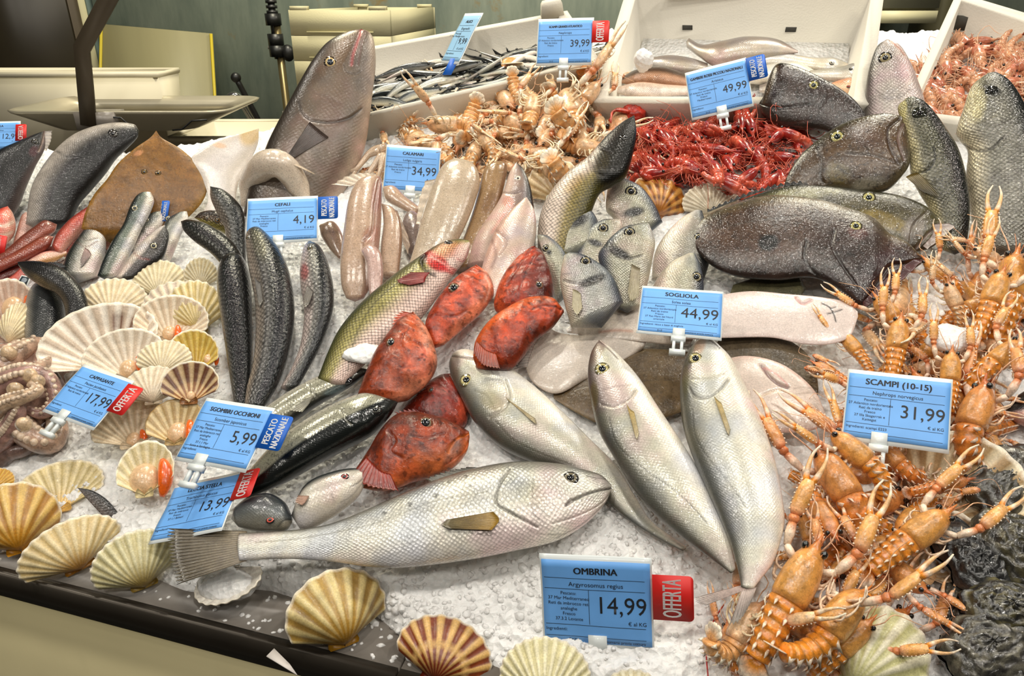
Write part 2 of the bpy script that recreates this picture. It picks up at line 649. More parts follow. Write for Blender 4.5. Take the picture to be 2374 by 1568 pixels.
# ------------------------------------------------------------------ scallop shells
def shell(name, label, hinge, tip, k=.35, h=.015, wide=1.0, dome=.28, out=True, c_rib=(226, 214, 190), c_gap=(200, 180, 140), c_hinge=None,
          bands=(), ribs=13, meat=None, group=None, rollx=0., edge=(235, 225, 205), spot=(), lean=0., turn=0.):
    """Scallop valve from its hinge to the middle of its lip; out: ribbed back to the viewer, else the hollow side."""
    P0 = on(hinge[0], hinge[1], h)
    toc = unit(CAM - P0)
    n = unit((1 - k) * BN + k * toc)
    if turn:
        ax = np.cross(n, RIGHT)
        n = unit(n * math.cos(turn) + RIGHT * math.sin(turn))
    Pt = hit([tip], P0, n)[0]
    y = Pt - P0
    Lh = np.linalg.norm(y)
    y = y / Lh
    x = np.cross(y, n)
    if lean:
        n, y = unit(n * math.cos(lean) - y * math.sin(lean)), unit(y * math.cos(lean) + n * math.sin(lean))
    nt_, nf = 22, ribs * 6 + 1
    fm = math.radians(67)
    ph = np.linspace(-fm, fm, nf)
    t = np.linspace(0.02, 1, nt_)
    rib = np.cos((ph / fm) * ribs * math.pi)
    R = Lh * (np.cos(ph * .93) ** .62) * (1 + .012 * rib)
    sgn = 1 if out else -1
    V, Cc, th0 = [], [], .0022
    ch = c_hinge or c_gap
    for ti in t:
        prof = math.sin(math.pi * (ti ** .62) * .93 + .1)
        env = np.clip(1 - (np.abs(ph) / fm) ** 2.4, 0, 1) ** .7
        z = sgn * Lh * dome * prof * env + sgn * rib * Lh * .011 * ti
        V.append(P0 + (np.sin(ph) * R * ti * wide)[:, None] * x + (np.cos(ph) * R * ti)[:, None] * y + z[:, None] * n)
        g = smooth(-.2, .7, rib)[:, None]
        cc = lin(c_gap) * (1 - g) + lin(c_rib) * g
        hz = smooth(.0, .55, ti)
        cc = lin(ch) * (1 - hz) + cc * hz
        for (b0, b1, bc, st) in bands:
            f = float(smooth(b0 - .04, b0 + .04, ti) * (1 - smooth(b1 - .04, b1 + .04, ti))) * st
            ff = f * (1 - g * .75)
            cc = cc * (1 - ff) + lin(bc) * ff
        for (b0, b1, p0, p1, bc, st) in spot:
            f = float(smooth(b0 - .03, b0 + .03, ti) * (1 - smooth(b1 - .03, b1 + .03, ti)))
            pp = smooth(p0 - .03, p0 + .03, ph / fm) * (1 - smooth(p1 - .03, p1 + .03, ph / fm))
            ff = (f * pp * st)[:, None] * (1 - g * .5)
            cc = cc * (1 - ff) + lin(bc) * ff
        e = float(smooth(.955, .985, ti))
        cc = cc * (1 - e) + lin(edge) * e
        Cc.append(cc)
    V = np.vstack(V)
    f = [(i * nf + j, i * nf + j + 1, (i + 1) * nf + j + 1, (i + 1) * nf + j) for i in range(nt_ - 1) for j in range(nf - 1)]
    m = len(V)
    Vb = V - n * sgn * th0 * 1.2
    f2 = [tuple(m + q for q in g[::-1]) for g in f]
    rim = [i for i in range(nf)] + [j * nf + nf - 1 for j in range(1, nt_)] + [(nt_ - 1) * nf + i for i in range(nf - 2, -1, -1)] + [j * nf for j in range(nt_ - 2, 0, -1)]
    f3 = [(rim[i], m + rim[i], m + rim[(i + 1) % len(rim)], rim[(i + 1) % len(rim)]) for i in range(len(rim))]
    root = empty(name, P0, label, 'shell', group)
    mb = MB()
    cc = np.clip(np.vstack(Cc + Cc), 0, 1)
    mb.v, mb.f, mb.c, mb.u, mb.n = [np.vstack([V, Vb])], f + f2 + f3, [cc], [np.zeros((2 * m, 2))], 2 * m
    mat = skin('shell_skin', rough=.36, mott=.16, msize=70, bump=.35, coat=.25)
    mb.build('valve', mat, root, P0)
    # the two ears beside the hinge
    eb = MB()
    for sx in (-1, 1):
        q = np.array([[0, -.05], [.30, -.04], [.33, .02], [.30, .16], [.24, .22], [.03, .06]]) * Lh * np.array([.72, .62])
        z = np.array([.05, .03, .01, .0, .02, .06]) * Lh * sgn * dome * 2
        a = P0 + (q[:, :1] * sx * wide * .8) * x + q[:, 1:] * y + z[:, None] * n
        b = a - n * sgn * th0
        fo = (0, 1, 2, 3, 4, 5)
        eb.add(np.vstack([a, b]), [fo, tuple(6 + i for i in fo[::-1])] + [(i, (i + 1) % 6, 6 + (i + 1) % 6, 6 + i) for i in range(6)], ch)
    eb.build('ear', mat, root, P0)
    if meat:
        mm = skin('shell_meat', rough=.22, mott=.12, coat=.8, bump=.3, sss=.15)
        a, b, roe, sz = meat
        Rm = np.stack([x, y, n], 1)
        c0 = P0 + x * a * Lh + y * (b + .12) * Lh - n * Lh * dome * .62
        MB().ball(c0, np.array([.18, .22, .13]) * Lh * sz, (214, 178, 138), 16, 10, Rm).build('meat', mm, root, P0)
        if roe:
            ra = np.linspace(0, 1, 10)
            pth = [c0 + x * Lh * sz * (.20 * roe + .05 * roe * math.sin(3 * q)) + y * Lh * sz * (.22 - .5 * q) + n * Lh * .05 * sz * (1 + .8 * math.sin(math.pi * q)) for q in ra]
            MB().sweep(pth, Lh * sz * .095 * np.sin(np.clip(ra * .9 + .06, 0, 1) * math.pi) ** .6, (232, 98, 16), 12, .8, n).build('roe', mm, root, P0)
    return root


# ------------------------------------------------------------------ price tags
TXT = {}


def text_geo(s, size, bold=0., xs=1., align='CENTER'):
    key = (s, size, bold, xs, align)
    if key not in TXT:
        c = bpy.data.curves.new('txt', 'FONT')
        c.body = s
        c.size = size
        c.offset = bold
        c.align_x = align
        c.resolution_u = 3
        o = bpy.data.objects.new('txt', c)
        COL.objects.link(o)
        dg = bpy.context.evaluated_depsgraph_get()
        me = bpy.data.meshes.new_from_object(o.evaluated_get(dg))
        v = np.zeros(len(me.vertices) * 3)
        me.vertices.foreach_get('co', v)
        v = v.reshape(-1, 3)[:, :2].copy()
        v[:, 0] *= xs
        TXT[key] = (v, [tuple(p.vertices) for p in me.polygons])
        bpy.data.objects.remove(o)
        bpy.data.curves.remove(c)
        bpy.data.meshes.remove(me)
    return TXT[key]


def price_tag(label, quad, title, latin, price, small, sticker=None, h=.012, tsize=.1, asp=1.2, tx=1., base=None, clip=True, depth=None,
              cardmat=None, psize=.27, st=None, ingr='Ingredienti:', foot=True, clipx=.5):
    """Blue card in a clear sleeve; its pose solved from the four corners seen (TL, TR, BR, BL), foot on the ice."""
    q = np.asarray(quad, float)
    bc = (q[2] + q[3]) / 2
    Pb = on(bc[0], bc[1], h) if depth is None else at(bc[0], bc[1], depth)
    loc = np.array([[-asp / 2, 1], [asp / 2, 1], [asp / 2, 0], [-asp / 2, 0]])

    def pose(p):
        R = np.array(Matrix.Rotation(p[2], 3, 'Z') @ Matrix.Rotation(p[1], 3, 'Y') @ Matrix.Rotation(p[0], 3, 'X'))
        B = np.stack([RIGHT, UP, -FWD], 1)
        return B @ R, p[3]

    def res(p):
        R, sc = pose(p)
        P = Pb + (loc * sc) @ R[:, :2].T
        return (proj(P) - q).ravel()
    best = None
    for init in (-.5, .3, -1.):
        for iy in (-.3, .3):
            p = np.array([init, iy, 0, .1])
            lam = 1.
            r = res(p)
            for _ in range(80):
                J = np.stack([(res(p + e) - r) / 1e-4 for e in np.eye(4) * 1e-4], 1)
                A = J.T @ J
                dp = np.linalg.solve(A + lam * np.diag(np.diag(A)), -J.T @ r)
                r2 = res(p + dp)
                if r2 @ r2 < r @ r:
                    p, r, lam = p + dp, r2, lam * .5
                else:
                    lam *= 3
            # of two readings of the slant take the one that leans back, facing up to the buyer
            cost = math.sqrt(r @ r) + (0 if pose(p)[0][:, 2] @ UPZ > -.12 else 12)
            if best is None or cost < best[0] - 1e-6:
                best = (cost, p)
    R, sc = pose(best[1])
    print('TAG', title, round(best[0], 1), R[:, 2].round(2), round(sc, 3), Pb.round(2)) if DEBUG else None
    X, Y, Z = R[:, 0], R[:, 1], R[:, 2]
    root = empty('price_tag', Pb, label, 'price tag', 'price tags on the counter')
    Mx = (np.stack([X, Y, Z], 1) * sc, np.zeros(3))
    w = asp / 2
    # bowed card: a grid with slight waves
    nx, ny = 16, 12
    gx, gy = np.meshgrid(np.linspace(-w + .02, w - .02, nx), np.linspace(.03, .97, ny))
    ph = abs(hash(title)) % 7 if False else len(title) + len(price)
    gz = .006 * np.sin(gy * 9 + ph) + .004 * np.sin(gx * 6 + gy * 4 + ph)

    def zoff(a, b):
        return .006 * np.sin(b * 9 + ph) + .004 * np.sin(a * 6 + b * 4 + ph)

    def put(v2, z):
        v2 = np.asarray(v2, float)
        return (np.column_stack([v2, zoff(v2[:, 0], v2[:, 1]) + z])) @ Mx[0].T
    def put2(v2, z):
        v2 = np.asarray(v2, float)
        return (np.column_stack([v2, np.full(len(v2), z)])) @ Mx[0].T
    g2 = np.column_stack([gx.ravel(), gy.ravel()])
    f = [(j * nx + i, j * nx + i + 1, (j + 1) * nx + i + 1, (j + 1) * nx + i) for j in range(ny - 1) for i in range(nx - 1)]
    m = nx * ny
    rim = [i for i in range(nx)] + [j * nx + nx - 1 for j in range(1, ny)] + [(ny - 1) * nx + i for i in range(nx - 2, -1, -1)] + [j * nx for j in range(ny - 2, 0, -1)]

    def sheet(gg, z0, z1):
        return np.vstack([put(gg, z1), put(gg, z0)]), f + [tuple(m + a for a in b[::-1]) for b in f] + [(rim[i], m + rim[i], m + rim[(i + 1) % len(rim)], rim[(i + 1) % len(rim)]) for i in range(len(rim))]
    MB().add(*sheet(g2, -.006, 0)).build('card', cardmat or M_CARD, root)
    g3 = np.column_stack([(gx * (w / (w - .02))).ravel(), ((gy - .5) * (.5 / .47) * 1.06 + .5).ravel()])
    MB().add(*sheet(g3, -.016, -.009)).build('sleeve', M_PLASTIC, root)
    ink = MB()

    def write(s, x, y, size, bold=0., xs=1., align='CENTER', rot=0, z=.004, mb=None):
        v, ff = text_geo(s, size, bold, xs, align)
        if len(v) == 0:
            return
        if rot:
            v = np.column_stack([-v[:, 1], v[:, 0]])
        (mb or ink).add(put(v + (x, y), z), ff)

    def fit(s, x, y, length, height, bold, mb, z):
        # lettering read upwards, squeezed to the sticker
        v, ff = text_geo(s, .4, 0., 1., 'CENTER')
        lo, hi = v.min(0), v.max(0)
        v = (v - (lo + hi) / 2) / (hi - lo) * (length, height)
        for dy_ in (-bold, 0, bold):
            mb.add(put2(np.column_stack([x - height / 2 - v[:, 1], y + v[:, 0] + dy_ * .6]), z), ff)

    def rule(x0, y0, x1, y1, t=.005):
        n_ = 10
        a = np.linspace(0, 1, n_)
        P = np.column_stack([x0 + (x1 - x0) * a, y0 + (y1 - y0) * a])
        d = np.array([-(y1 - y0), x1 - x0])
        d = d / np.linalg.norm(d) * t / 2
        ink.add(put(np.vstack([P + d, P - d]), .003), [(n_ + i, n_ + i + 1, i + 1, i) for i in range(n_ - 1)])
    for dx_ in (-.0035, 0, .0035):
        write(title, dx_, .82, tsize, 0, tx)
    rule(-w + .04, .765, w - .08, .765)
    write(latin, 0, .675, .072)
    rule(-w + .04, .64, w - .08, .64)
    for i, sm in enumerate(small):
        write(sm, -w * .5, .575 - i * .058, .052, 0)
    rule(-.08, .25, -.08, .64)
    write(price, w - .06, .385, psize, 0, .92, 'RIGHT')
    write('€ al KG', w - .07, .265, .06, 0, 1, 'RIGHT')
    rule(-w + .04, .235, w - .08, .235)
    write(ingr, -w + .04, .165, .052, 0, 1, 'LEFT')
    rule(-w + .04, .10, w - .08, .10)
    if foot:
        write('E+Z', -w * .45, .045, .048)
        write('consumarsi previa cottura', w * .45, .045, .046)
    ink.build('printed_text', M_INK, root)
    if sticker:
        kind, (sx, sy, sw, sh) = sticker
        o = .02
        a = np.linspace(0, math.pi / 2, 6)
        r = .05
        corner = lambda cx, cy, a0: [(cx + r * math.cos(t + a0), cy + r * math.sin(t + a0)) for t in a]
        poly = [(sx, sy)] + corner(sx + sw - r, sy + r, -math.pi / 2) + corner(sx + sw - r, sy + sh - r, 0) + [(sx, sy + sh)]
        pv = np.array(poly)
        npv = len(pv)
        vv = np.vstack([put2(pv, o), put2(pv, o - .007)])
        ff = [tuple(range(npv)), tuple(range(2 * npv - 1, npv - 1, -1))] + [(i, npv + i, npv + (i + 1) % npv, (i + 1) % npv) for i in range(npv)]
        so = MB().add(vv, ff).build('offer_sticker' if kind == 'O' else 'origin_sticker', M_RED if kind == 'O' else M_BLUE, root, flat=True)
        tag(so, 'red OFFERTA sticker' if kind == 'O' else 'blue PESCATO NAZIONALE sticker')
        mb = MB()
        if kind == 'O':
            fit('OFFERTA', sx + sw * .70, sy + sh * .5, sh * .84, sw * .46, .005, mb, o + .003)
        else:
            fit('PESCATO', sx + sw * .44, sy + sh * .5, sh * .72, sw * .27, .005, mb, o + .003)
            fit('NAZIONALE', sx + sw * .82, sy + sh * .5, sh * .88, sw * .27, .005, mb, o + .003)
        mb.build('lettering', M_WHITEINK, so)
    if clip:
        cb = MB()
        x0 = (clipx - .5) * asp
        cb.box((x0 - .10, -.06, .005), (x0 + .10, .13, .022), M=Mx)
        cb.box((x0 - .10, -.06, -.04), (x0 + .10, .08, -.018), M=Mx)
        cb.box((x0 - .12, -.14, -.045), (x0 + .12, -.05, .045), M=Mx)
        cb.box((x0 - .09, -.34, -.04), (x0 - .04, -.12, .03), M=Mx)
        cb.box((x0 + .04, -.34, -.04), (x0 + .09, -.12, .03), M=Mx)
        cb.box((x0 - .13, -.40, -.05), (x0 + .13, -.32, .04), M=Mx)
        cb.build('clip', M_PLASTIC, root, flat=True)
    return root


# ------------------------------------------------------------------ langoustines and shrimps (built along +x, back up, then copied)
M_SCAMPI = skin('langoustine_shell', rough=.28, mott=.3, msize=75, bump=.6, coat=.65, sss=.15, fleck=.25, fsize=240)
M_SHRIMP = skin('shrimp_shell', rough=.25, mott=.3, msize=160, bump=.35, coat=.6, sss=.12)


def langoustine(curl, pal, seed, open_=.5, spread=.5, fold=False):
    rg = random.Random(seed)
    car, abd, dark, pale, joint, legc = pal
    root = empty('langoustine', (0, 0, 0), 'x', 'langoustine')
    # abdomen: six overlapping rings, each ending in a pale pointed side plate
    mb = MB()
    seg, r0 = .0125, .0178
    p, a = np.array([0., 0, 0]), math.pi
    path, rad, cols, marks = [], [], [], []
    for i in range(6):
        sc_ = 1 - .055 * i
        for j in range(6):
            u = j / 6
            path.append(p + np.array([math.cos(a), 0, math.sin(a)]) * seg * sc_ * u)
            rr = r0 * sc_ * (.93 + .12 * math.sin(u * math.pi * .62))
            rad.append((rr, rr * .82))
            cc = np.array(abd) * (1 - .12 * (1 - u)) + (np.array(car) - np.array(abd)) * (.35 if u < .2 else 0)
            cols.append(cc)
            if j == 3:
                marks.append((path[-1].copy(), a, r0 * sc_))
        p = p + np.array([math.cos(a), 0, math.sin(a)]) * seg * sc_
        a += curl
    path.append(p)
    rad.append((r0 * .55, r0 * .4))
    cols.append(np.array(abd))
    mb.sweep(path, rad, np.clip(cols, 0, 255), 16, up=(0, 0, 1))
    for q, an, rr in marks:
        dn = np.array([-math.sin(an), 0, math.cos(an)]) * -1
        if dn[2] > 0 and abs(an - math.pi) < 1.2:
            dn = -dn
        bk = np.array([math.cos(an), 0, math.sin(an)])
        dn = np.array([math.sin(an), 0, -math.cos(an)])
        for sy in (-1, 1):
            c = q + np.array([0, sy * rr * .93, 0])
            v = [c - bk * .0048 + dn * .001, c + bk * .0052 + dn * .001, c + bk * .005 + dn * rr * .98 + np.array([0, sy * .001, 0]),
                 c + np.array([0, sy * .0016, 0]) + dn * .003, c + np.array([0, -sy * .0016, 0]) + dn * .003]
            mb.add(v, [(0, 1, 3), (1, 2, 3), (2, 0, 3), (1, 0, 4), (2, 1, 4), (0, 2, 4)], np.clip(np.array(pale) * .95, 0, 255))
    # belly: rows of small swimmerets
    for i, (q, an, rr) in enumerate(marks[:5]):
        dn = np.array([math.sin(an), 0, -math.cos(an)])
        bk = np.array([math.cos(an), 0, math.sin(an)])
        for sy in (-1, 1):
            c = q + dn * rr * .74 + np.array([0, sy * rr * .45, 0])
            mb.sweep([c, c + dn * .004 + bk * .003, c + dn * .006 + bk * .008], [.0014, .0018, .0004], pale, 6, .5)
    mb.build('abdomen', M_SCAMPI, root)
    fan = MB()
    dx = np.array([math.cos(a), 0, math.sin(a)])
    for fa, ln in ((-.75, .021), (-.38, .024), (0, .024), (.38, .024), (.75, .021)):
        d = dx * math.cos(fa) + np.array([0, 1, 0]) * math.sin(fa)
        fan.sweep([p - d * .002, p + d * ln * .35, p + d * ln * .8, p + d * ln], [(.003, .0014), (.0058, .0014), (.0066, .001), (.003, .0006)],
                  np.array([abd, abd, np.array(pale) * .95, pale]), 8, up=np.cross(d, np.array([0, 1, 0])) if abs(fa) < .1 else np.cross(dx, np.array([0, 1, 0])))
    fan.build('tail_fan', M_SCAMPI, root)
    # carapace with beak
    cb = MB()
    xs = np.array([-.002, .004, .014, .026, .036, .046, .054, .058, .062, .068, .076])
    rr = np.array([.0168, .0184, .0190, .0188, .0176, .0152, .0118, .0080, .0042, .0022, .0006])
    cz = np.array([0, 0, 0, 0, .0003, .0008, .0018, .003, .0045, .006, .0085])
    mix = np.array([.25, .05, 0, .05, .1, .25, .35, .5, .8, 1, 1])
    cc = np.array(car)[None] * (1 - mix[:, None]) + np.array(dark)[None] * mix[:, None]
    cb.sweep(np.column_stack([xs, 0 * xs, cz]), np.column_stack([rr, rr * np.where(xs < .05, 1.02, .9)]), cc, 18)
    for sy in (-1, 1):
        for x0 in (.050, .044):
            cb.sweep([(x0, sy * .0075, .007), (x0 + .006, sy * .0085, .0105)], [.0012, .0002], dark, 5)
    cb.build('carapace', M_SCAMPI, root)
    for sy in (-1, 1):
        MB().ball((.0570, sy * .0098, .0065), (.0046, .0040, .0046), (10, 9, 8), 10, 7).build('eye', M_EYE, root)
    # walking legs
    for sy in (-1, 1):
        for i in range(4):
            x0 = .012 + .009 * i
            f1, f2 = rg.uniform(-.004, .012), rg.uniform(.004, .016)
            s1 = rg.uniform(.012, .020)
            q = [(x0, sy * .010, -.012), (x0 + f1, sy * (.013 + s1 * .6), -.015 + rg.uniform(-.002, .004)), (x0 + f1 + f2, sy * (.011 + s1), -.016 + rg.uniform(-.003, .005)),
                 (x0 + f1 + f2 * 1.6 + .004, sy * (.010 + s1 * rg.uniform(.5, 1.2)), -.020 + rg.uniform(-.004, .006))]
            MB().sweep(cr(q, 9), np.linspace(.0022, .0007, 9), np.array([legc] * 6 + [pale] * 3), 6).build('leg', M_SCAMPI, root)
    # feelers
    for sy in (-1, 1):
        q = [(.058, sy * .005, .001), (.075, sy * (.010 + .004 * rg.random()), .006), (.095, sy * .022 * rg.uniform(.2, 1.3), .008 * rg.random()),
             (.115, sy * .04 * rg.uniform(.2, 1.3), -.006), (.11 + .03 * rg.random(), sy * .06 * rg.uniform(.3, 1.2), -.012)]
        MB().sweep(cr(q, 16), np.linspace(.0010, .0004, 16), np.array(joint) * .5 + np.array(pale) * .5, 5).build('antenna', M_SCAMPI, root)
        q = [(.060, sy * .002, .003), (.072, sy * .004, .010), (.086, sy * .008, .012)]
        MB().sweep(cr(q, 8), np.linspace(.0007, .0003, 8), joint, 5).build('antennule', M_SCAMPI, root)
    # great claws
    for sy in (-1, 1):
        an = spread * sy * rg.uniform(.6, 1.25)
        bend = rg.uniform(.1, .9) * (-sy)
        zz = rg.uniform(-.25, .35)
        base = np.array([.042, sy * .012, -.008])
        e1 = base + np.array([.010 * math.cos(an * 1.6), sy * .014, .0])
        e2 = e1 + np.array([.024 * math.cos(an), .024 * math.sin(an), .003])
        e3 = e2 + np.array([.008 * math.cos(an + bend * .3), .008 * math.sin(an + bend * .3), .002])
        d = unit([math.cos(an + bend), math.sin(an + bend), zz])
        if fold:
            d = unit([-math.cos(an * .3), -sy * .15, .25])
            e2, e3 = e1 + np.array([.018, sy * .004, .006]), e1 + np.array([.022, sy * .002, .012])
        nrm = unit(np.cross(d, (0, 0, 1)))
        up = np.cross(nrm, d)
        c = MB()
        c.sweep([base, base * .4 + e1 * .6, e1], [.003, .0042, .0038], pale, 8)
        c.sweep([e1, e1 * .5 + e2 * .5, e2], [.0036, .0054, .0044], np.array([pale, pale, joint]), 9)
        c.sweep([e2, (e2 + e3) / 2, e3], [.0042, .0062, .0052], joint, 9)
        pl = .040
        pp = np.array([e3 + d * pl * u for u in (0, .15, .4, .7, 1.)])
        c.sweep(pp, np.column_stack([np.array([.0050, .0080, .0090, .0082, .0066]), np.array([.0040, .0058, .0064, .0058, .0048])]),
                np.array([joint, np.array(dark) * .5 + np.array(pale) * .5, car, np.array(abd) * .6 + np.array(pale) * .4, np.array(abd) * .5 + np.array(pale) * .5]), 12, up=up)
        for u in np.linspace(.1, .95, 7):
            for sd in (-1, 1):
                c.ball(e3 + d * pl * u + nrm * sd * (.0068 + .0018 * math.sin(u * 3)) + up * .0025, (.0013,) * 3, pale, 5, 4)
        tipb = e3 + d * pl
        for sd in (-1, 1):
            o = open_ * sd * .35
            q = [tipb + nrm * sd * .0032 - d * .003, tipb + d * .013 + nrm * sd * (.0042 + .014 * abs(o)), tipb + d * .028 + nrm * sd * (.0038 + .020 * abs(o)), tipb + d * .040 + nrm * sd * (.0004 + .018 * abs(o))]
            c.sweep(cr(q, 9), np.linspace(.0038, .0009, 9), np.array([abd] * 2 + [pale] + [np.array(abd) * .4 + np.array(pale) * .6] * 3 + [pale] * 3), 8)
        c.build('claw', M_SCAMPI, root)
    return root


def shrimp(curl, c_body, c_dark, c_leg, seed):
    """Small shrimp: +x is the head."""
    rg = random.Random(seed)
    root = empty('shrimp', (0, 0, 0), 'x', 'shrimp')
    p, a = np.array([0., 0, 0]), math.pi
    P, R_, Cc = [], [], []
    for i in range(6):
        sc_ = 1 - .1 * i
        for j in range(4):
            P.append(p + np.array([math.cos(a), 0, math.sin(a)]) * .0075 * j / 4)
            R_.append((.0070 * sc_ * (.93 + .1 * j / 4), .0080 * sc_ * (.93 + .1 * j / 4)))
            Cc.append(np.array(c_body) * (1 - .12 * (j == 0)))
        p = p + np.array([math.cos(a), 0, math.sin(a)]) * .0075
        a += curl
    P.append(p)
    R_.append((.0015, .0015))
    Cc.append(np.array(c_dark))
    MB().sweep(P, R_, np.array(Cc), 10).build('abdomen', M_SHRIMP, root)
    fan = MB()
    dx = np.array([math.cos(a), 0, math.sin(a)])
    for fa in (-.5, -.2, .2, .5):
        d = dx * math.cos(fa) + np.array([0, 1, 0]) * math.sin(fa)
        fan.sweep([p, p + d * .006, p + d * .013], [(.001, .0007), (.0026, .0007), (.0012, .0004)], c_dark, 6, up=np.cross(dx, (0, 1, 0)))
    fan.build('tail_fan', M_SHRIMP, root)
    xs = np.array([-.001, .004, .012, .020, .026, .030, .034, .042, .052])
    rr = np.array([.0070, .0078, .0084, .0076, .0058, .0036, .0016, .0009, .0003])
    cz = np.array([0, 0, 0, .0003, .001, .002, .0032, .0045, .0075])
    cc = np.array([c_body, c_body, c_dark, c_dark, c_dark, c_body, c_body, c_dark, c_dark])
    MB().sweep(np.column_stack([xs, 0 * xs, cz]), np.column_stack([rr, rr * 1.1]), cc, 12).build('head', M_SHRIMP, root)
    for sy in (-1, 1):
        MB().ball((.0285, sy * .0052, .002), (.0023,) * 3, (12, 8, 8), 8, 6).build('eye', M_EYE, root)
        q = [(.030, sy * .002, 0), (.045, sy * .006, .004), (.055, sy * .02 * rg.uniform(.3, 1.4), .003), (.04, sy * .034 * rg.random(), -.004), (.02, sy * .04, -.008)]
        MB().sweep(cr(q, 14), np.linspace(.0006, .0003, 14), c_leg, 4).build('antenna', M_SHRIMP, root)
        for i in range(4):
            x0 = .004 + .006 * i
            e = rg.uniform(.5, 1.3)
            q = [(x0, sy * .003, -.005), (x0 + .004, sy * .006 * e, -.012), (x0 + .010, sy * .007 * e, -.017), (x0 + .016 * e, sy * .005, -.022)]
            MB().sweep(cr(q, 7), np.linspace(.0008, .0003, 7), c_leg, 4).build('leg', M_SHRIMP, root)
    lg = MB()
    for i in range(4):
        an = math.pi + curl * i
        c0 = np.asarray(P[i * 4 + 2])
        dn = np.array([math.sin(an), 0, -math.cos(an)])
        for sy in (-1, 1):
            lg.sweep([c0 + dn * .004, c0 + dn * .009 + (0, sy * .002, 0), c0 + dn * .012 + (.002, sy * .003, 0)], [.001, .0012, .0003], c_leg, 4, .5)
    lg.build('swimmeret', M_SHRIMP, root)
    return root


USED = set()


def place(proto, P, Q, roll, L, name, label, cat, group=None, scale=None, up=None):
    """Puts a copy of proto (first use: proto itself) with its head at P and tail at Q."""
    x = P - Q
    ln = np.linalg.norm(x)
    x = x / ln
    n = BN if up is None else up
    y = unit(np.cross(n, x))
    z = np.cross(x, y)
    y, z = y * math.cos(roll) + z * math.sin(roll), z * math.cos(roll) - y * math.sin(roll)
    o = dup(proto)
    s_ = scale or ln / L[0]
    org = P - x * L[1] * s_
    o.matrix_world = Matrix(((x[0] * s_, y[0] * s_, z[0] * s_, org[0]), (x[1] * s_, y[1] * s_, z[1] * s_, org[1]), (x[2] * s_, y[2] * s_, z[2] * s_, org[2]), (0, 0, 0, 1)))
    o.name = name
    for k in ('label', 'category', 'group'):
        if k in o:
            del o[k]
    tag(o, label, cat, group)
    return o
# ------------------------------------------------------------------ the room
def wall_mat():
    m, t, b, N = nt('painted_wall')
    L = t.links.new
    tc = N('ShaderNodeTexCoord')
    mp = N('ShaderNodeMapping')
    mp.inputs['Scale'].default_value = (6, 1, 1.4)
    L(tc.outputs['Object'], mp.inputs[0])
    n1 = N('ShaderNodeTexNoise', i_Scale=1.3, i_Detail=8., i_Roughness=.65)
    L(mp.outputs[0], n1.inputs['Vector'])
    r = N('ShaderNodeValToRGB')
    r.color_ramp.elements[0].position, r.color_ramp.elements[1].position = .3, .7
    r.color_ramp.elements[0].color = (*lin((88, 100, 92)), 1)
    r.color_ramp.elements[1].color = (*lin((134, 142, 128)), 1)
    L(n1.outputs[0], r.inputs[0])
    n2 = N('ShaderNodeTexNoise', i_Scale=3.2, i_Detail=6., i_Roughness=.7)
    L(tc.outputs['Object'], n2.inputs['Vector'])
    r2 = N('ShaderNodeValToRGB')
    r2.color_ramp.elements[0].position, r2.color_ramp.elements[1].position = .60, .70
    mx = N('ShaderNodeMix', data_type='RGBA')
    L(n2.outputs[0], r2.inputs[0])
    L(r2.outputs[0], mx.inputs[0])
    L(r.outputs[0], mx.inputs[6])
    mx.inputs[7].default_value = (*lin((128, 104, 52)), 1)
    L(mx.outputs[2], b.inputs['Base Color'])
    b.inputs['Roughness'].default_value = .45
    return m


def structure(name, mb, mat):
    return tag(mb.build(name, mat), kind='structure')


M_WALL = wall_mat()
M_TILE = plain('floor_concrete', (96, 92, 84), .6, noise=.15, nscale=4)
structure('floor', MB().box((-4, -1.5, -.1), (4, 4.1, 0)), M_TILE)
structure('wall_back', MB().box((-4, 3.3, 0), (4, 3.42, 3.2)), M_WALL)


def px_at_y(u, v, y):
    r = rays([[u, v]])[0]
    return CAM + r * ((y - CAM[1]) / r[1])


# dark steel cabinet and pale door post at the left of the wall
def slab(name, x0, x1, z0, z1, y0, y1, mat, c=(200, 200, 200), parent=None):
    return MB().box((x0, y0, z0), (x1, y1, z1), c).build(name, mat, parent)


xa, xb = px_at_y(-260, 50, 3.2)[0], px_at_y(178, 50, 3.2)[0]
cab = empty('steel_cabinet', (xa, 3.2, 0), 'tall dark steel cabinet against the back wall beside the pale post', 'cabinet')
MB().box((xa, 3.2, .02), (xb, 3.298, 2.6)).build('carcass', M_DARKSTEEL, cab, np.array([xa, 3.2, 0]))
MB().box((xa + .02, 3.185, .05), (xb - .02, 3.2, 2.57)).build('door', plain('smoked_door', (44, 38, 26), .3, .2, noise=.3, nscale=3), cab, np.array([xa, 3.2, 0]))
MB().box((xa - .02, 3.17, 0), (xb + .005, 3.298, .02)).build('plinth', M_DARKSTEEL, cab, np.array([xa, 3.2, 0]))
xp0, xp1 = px_at_y(180, 60, 3.24)[0], px_at_y(203, 60, 3.24)[0]
M_POST = plain('cream_paint', (202, 196, 158), .5)
structure('trim_1', MB().box((xp0, 3.24, 0), (xp1, 3.3, 3.2)), M_POST)
xq = px_at_y(214, 60, 3.26)[0]
structure('trim_2', MB().box((xp1, 3.26, 0), (xq, 3.3, 3.2)), plain('grey_blue_paint', (96, 112, 108), .5))

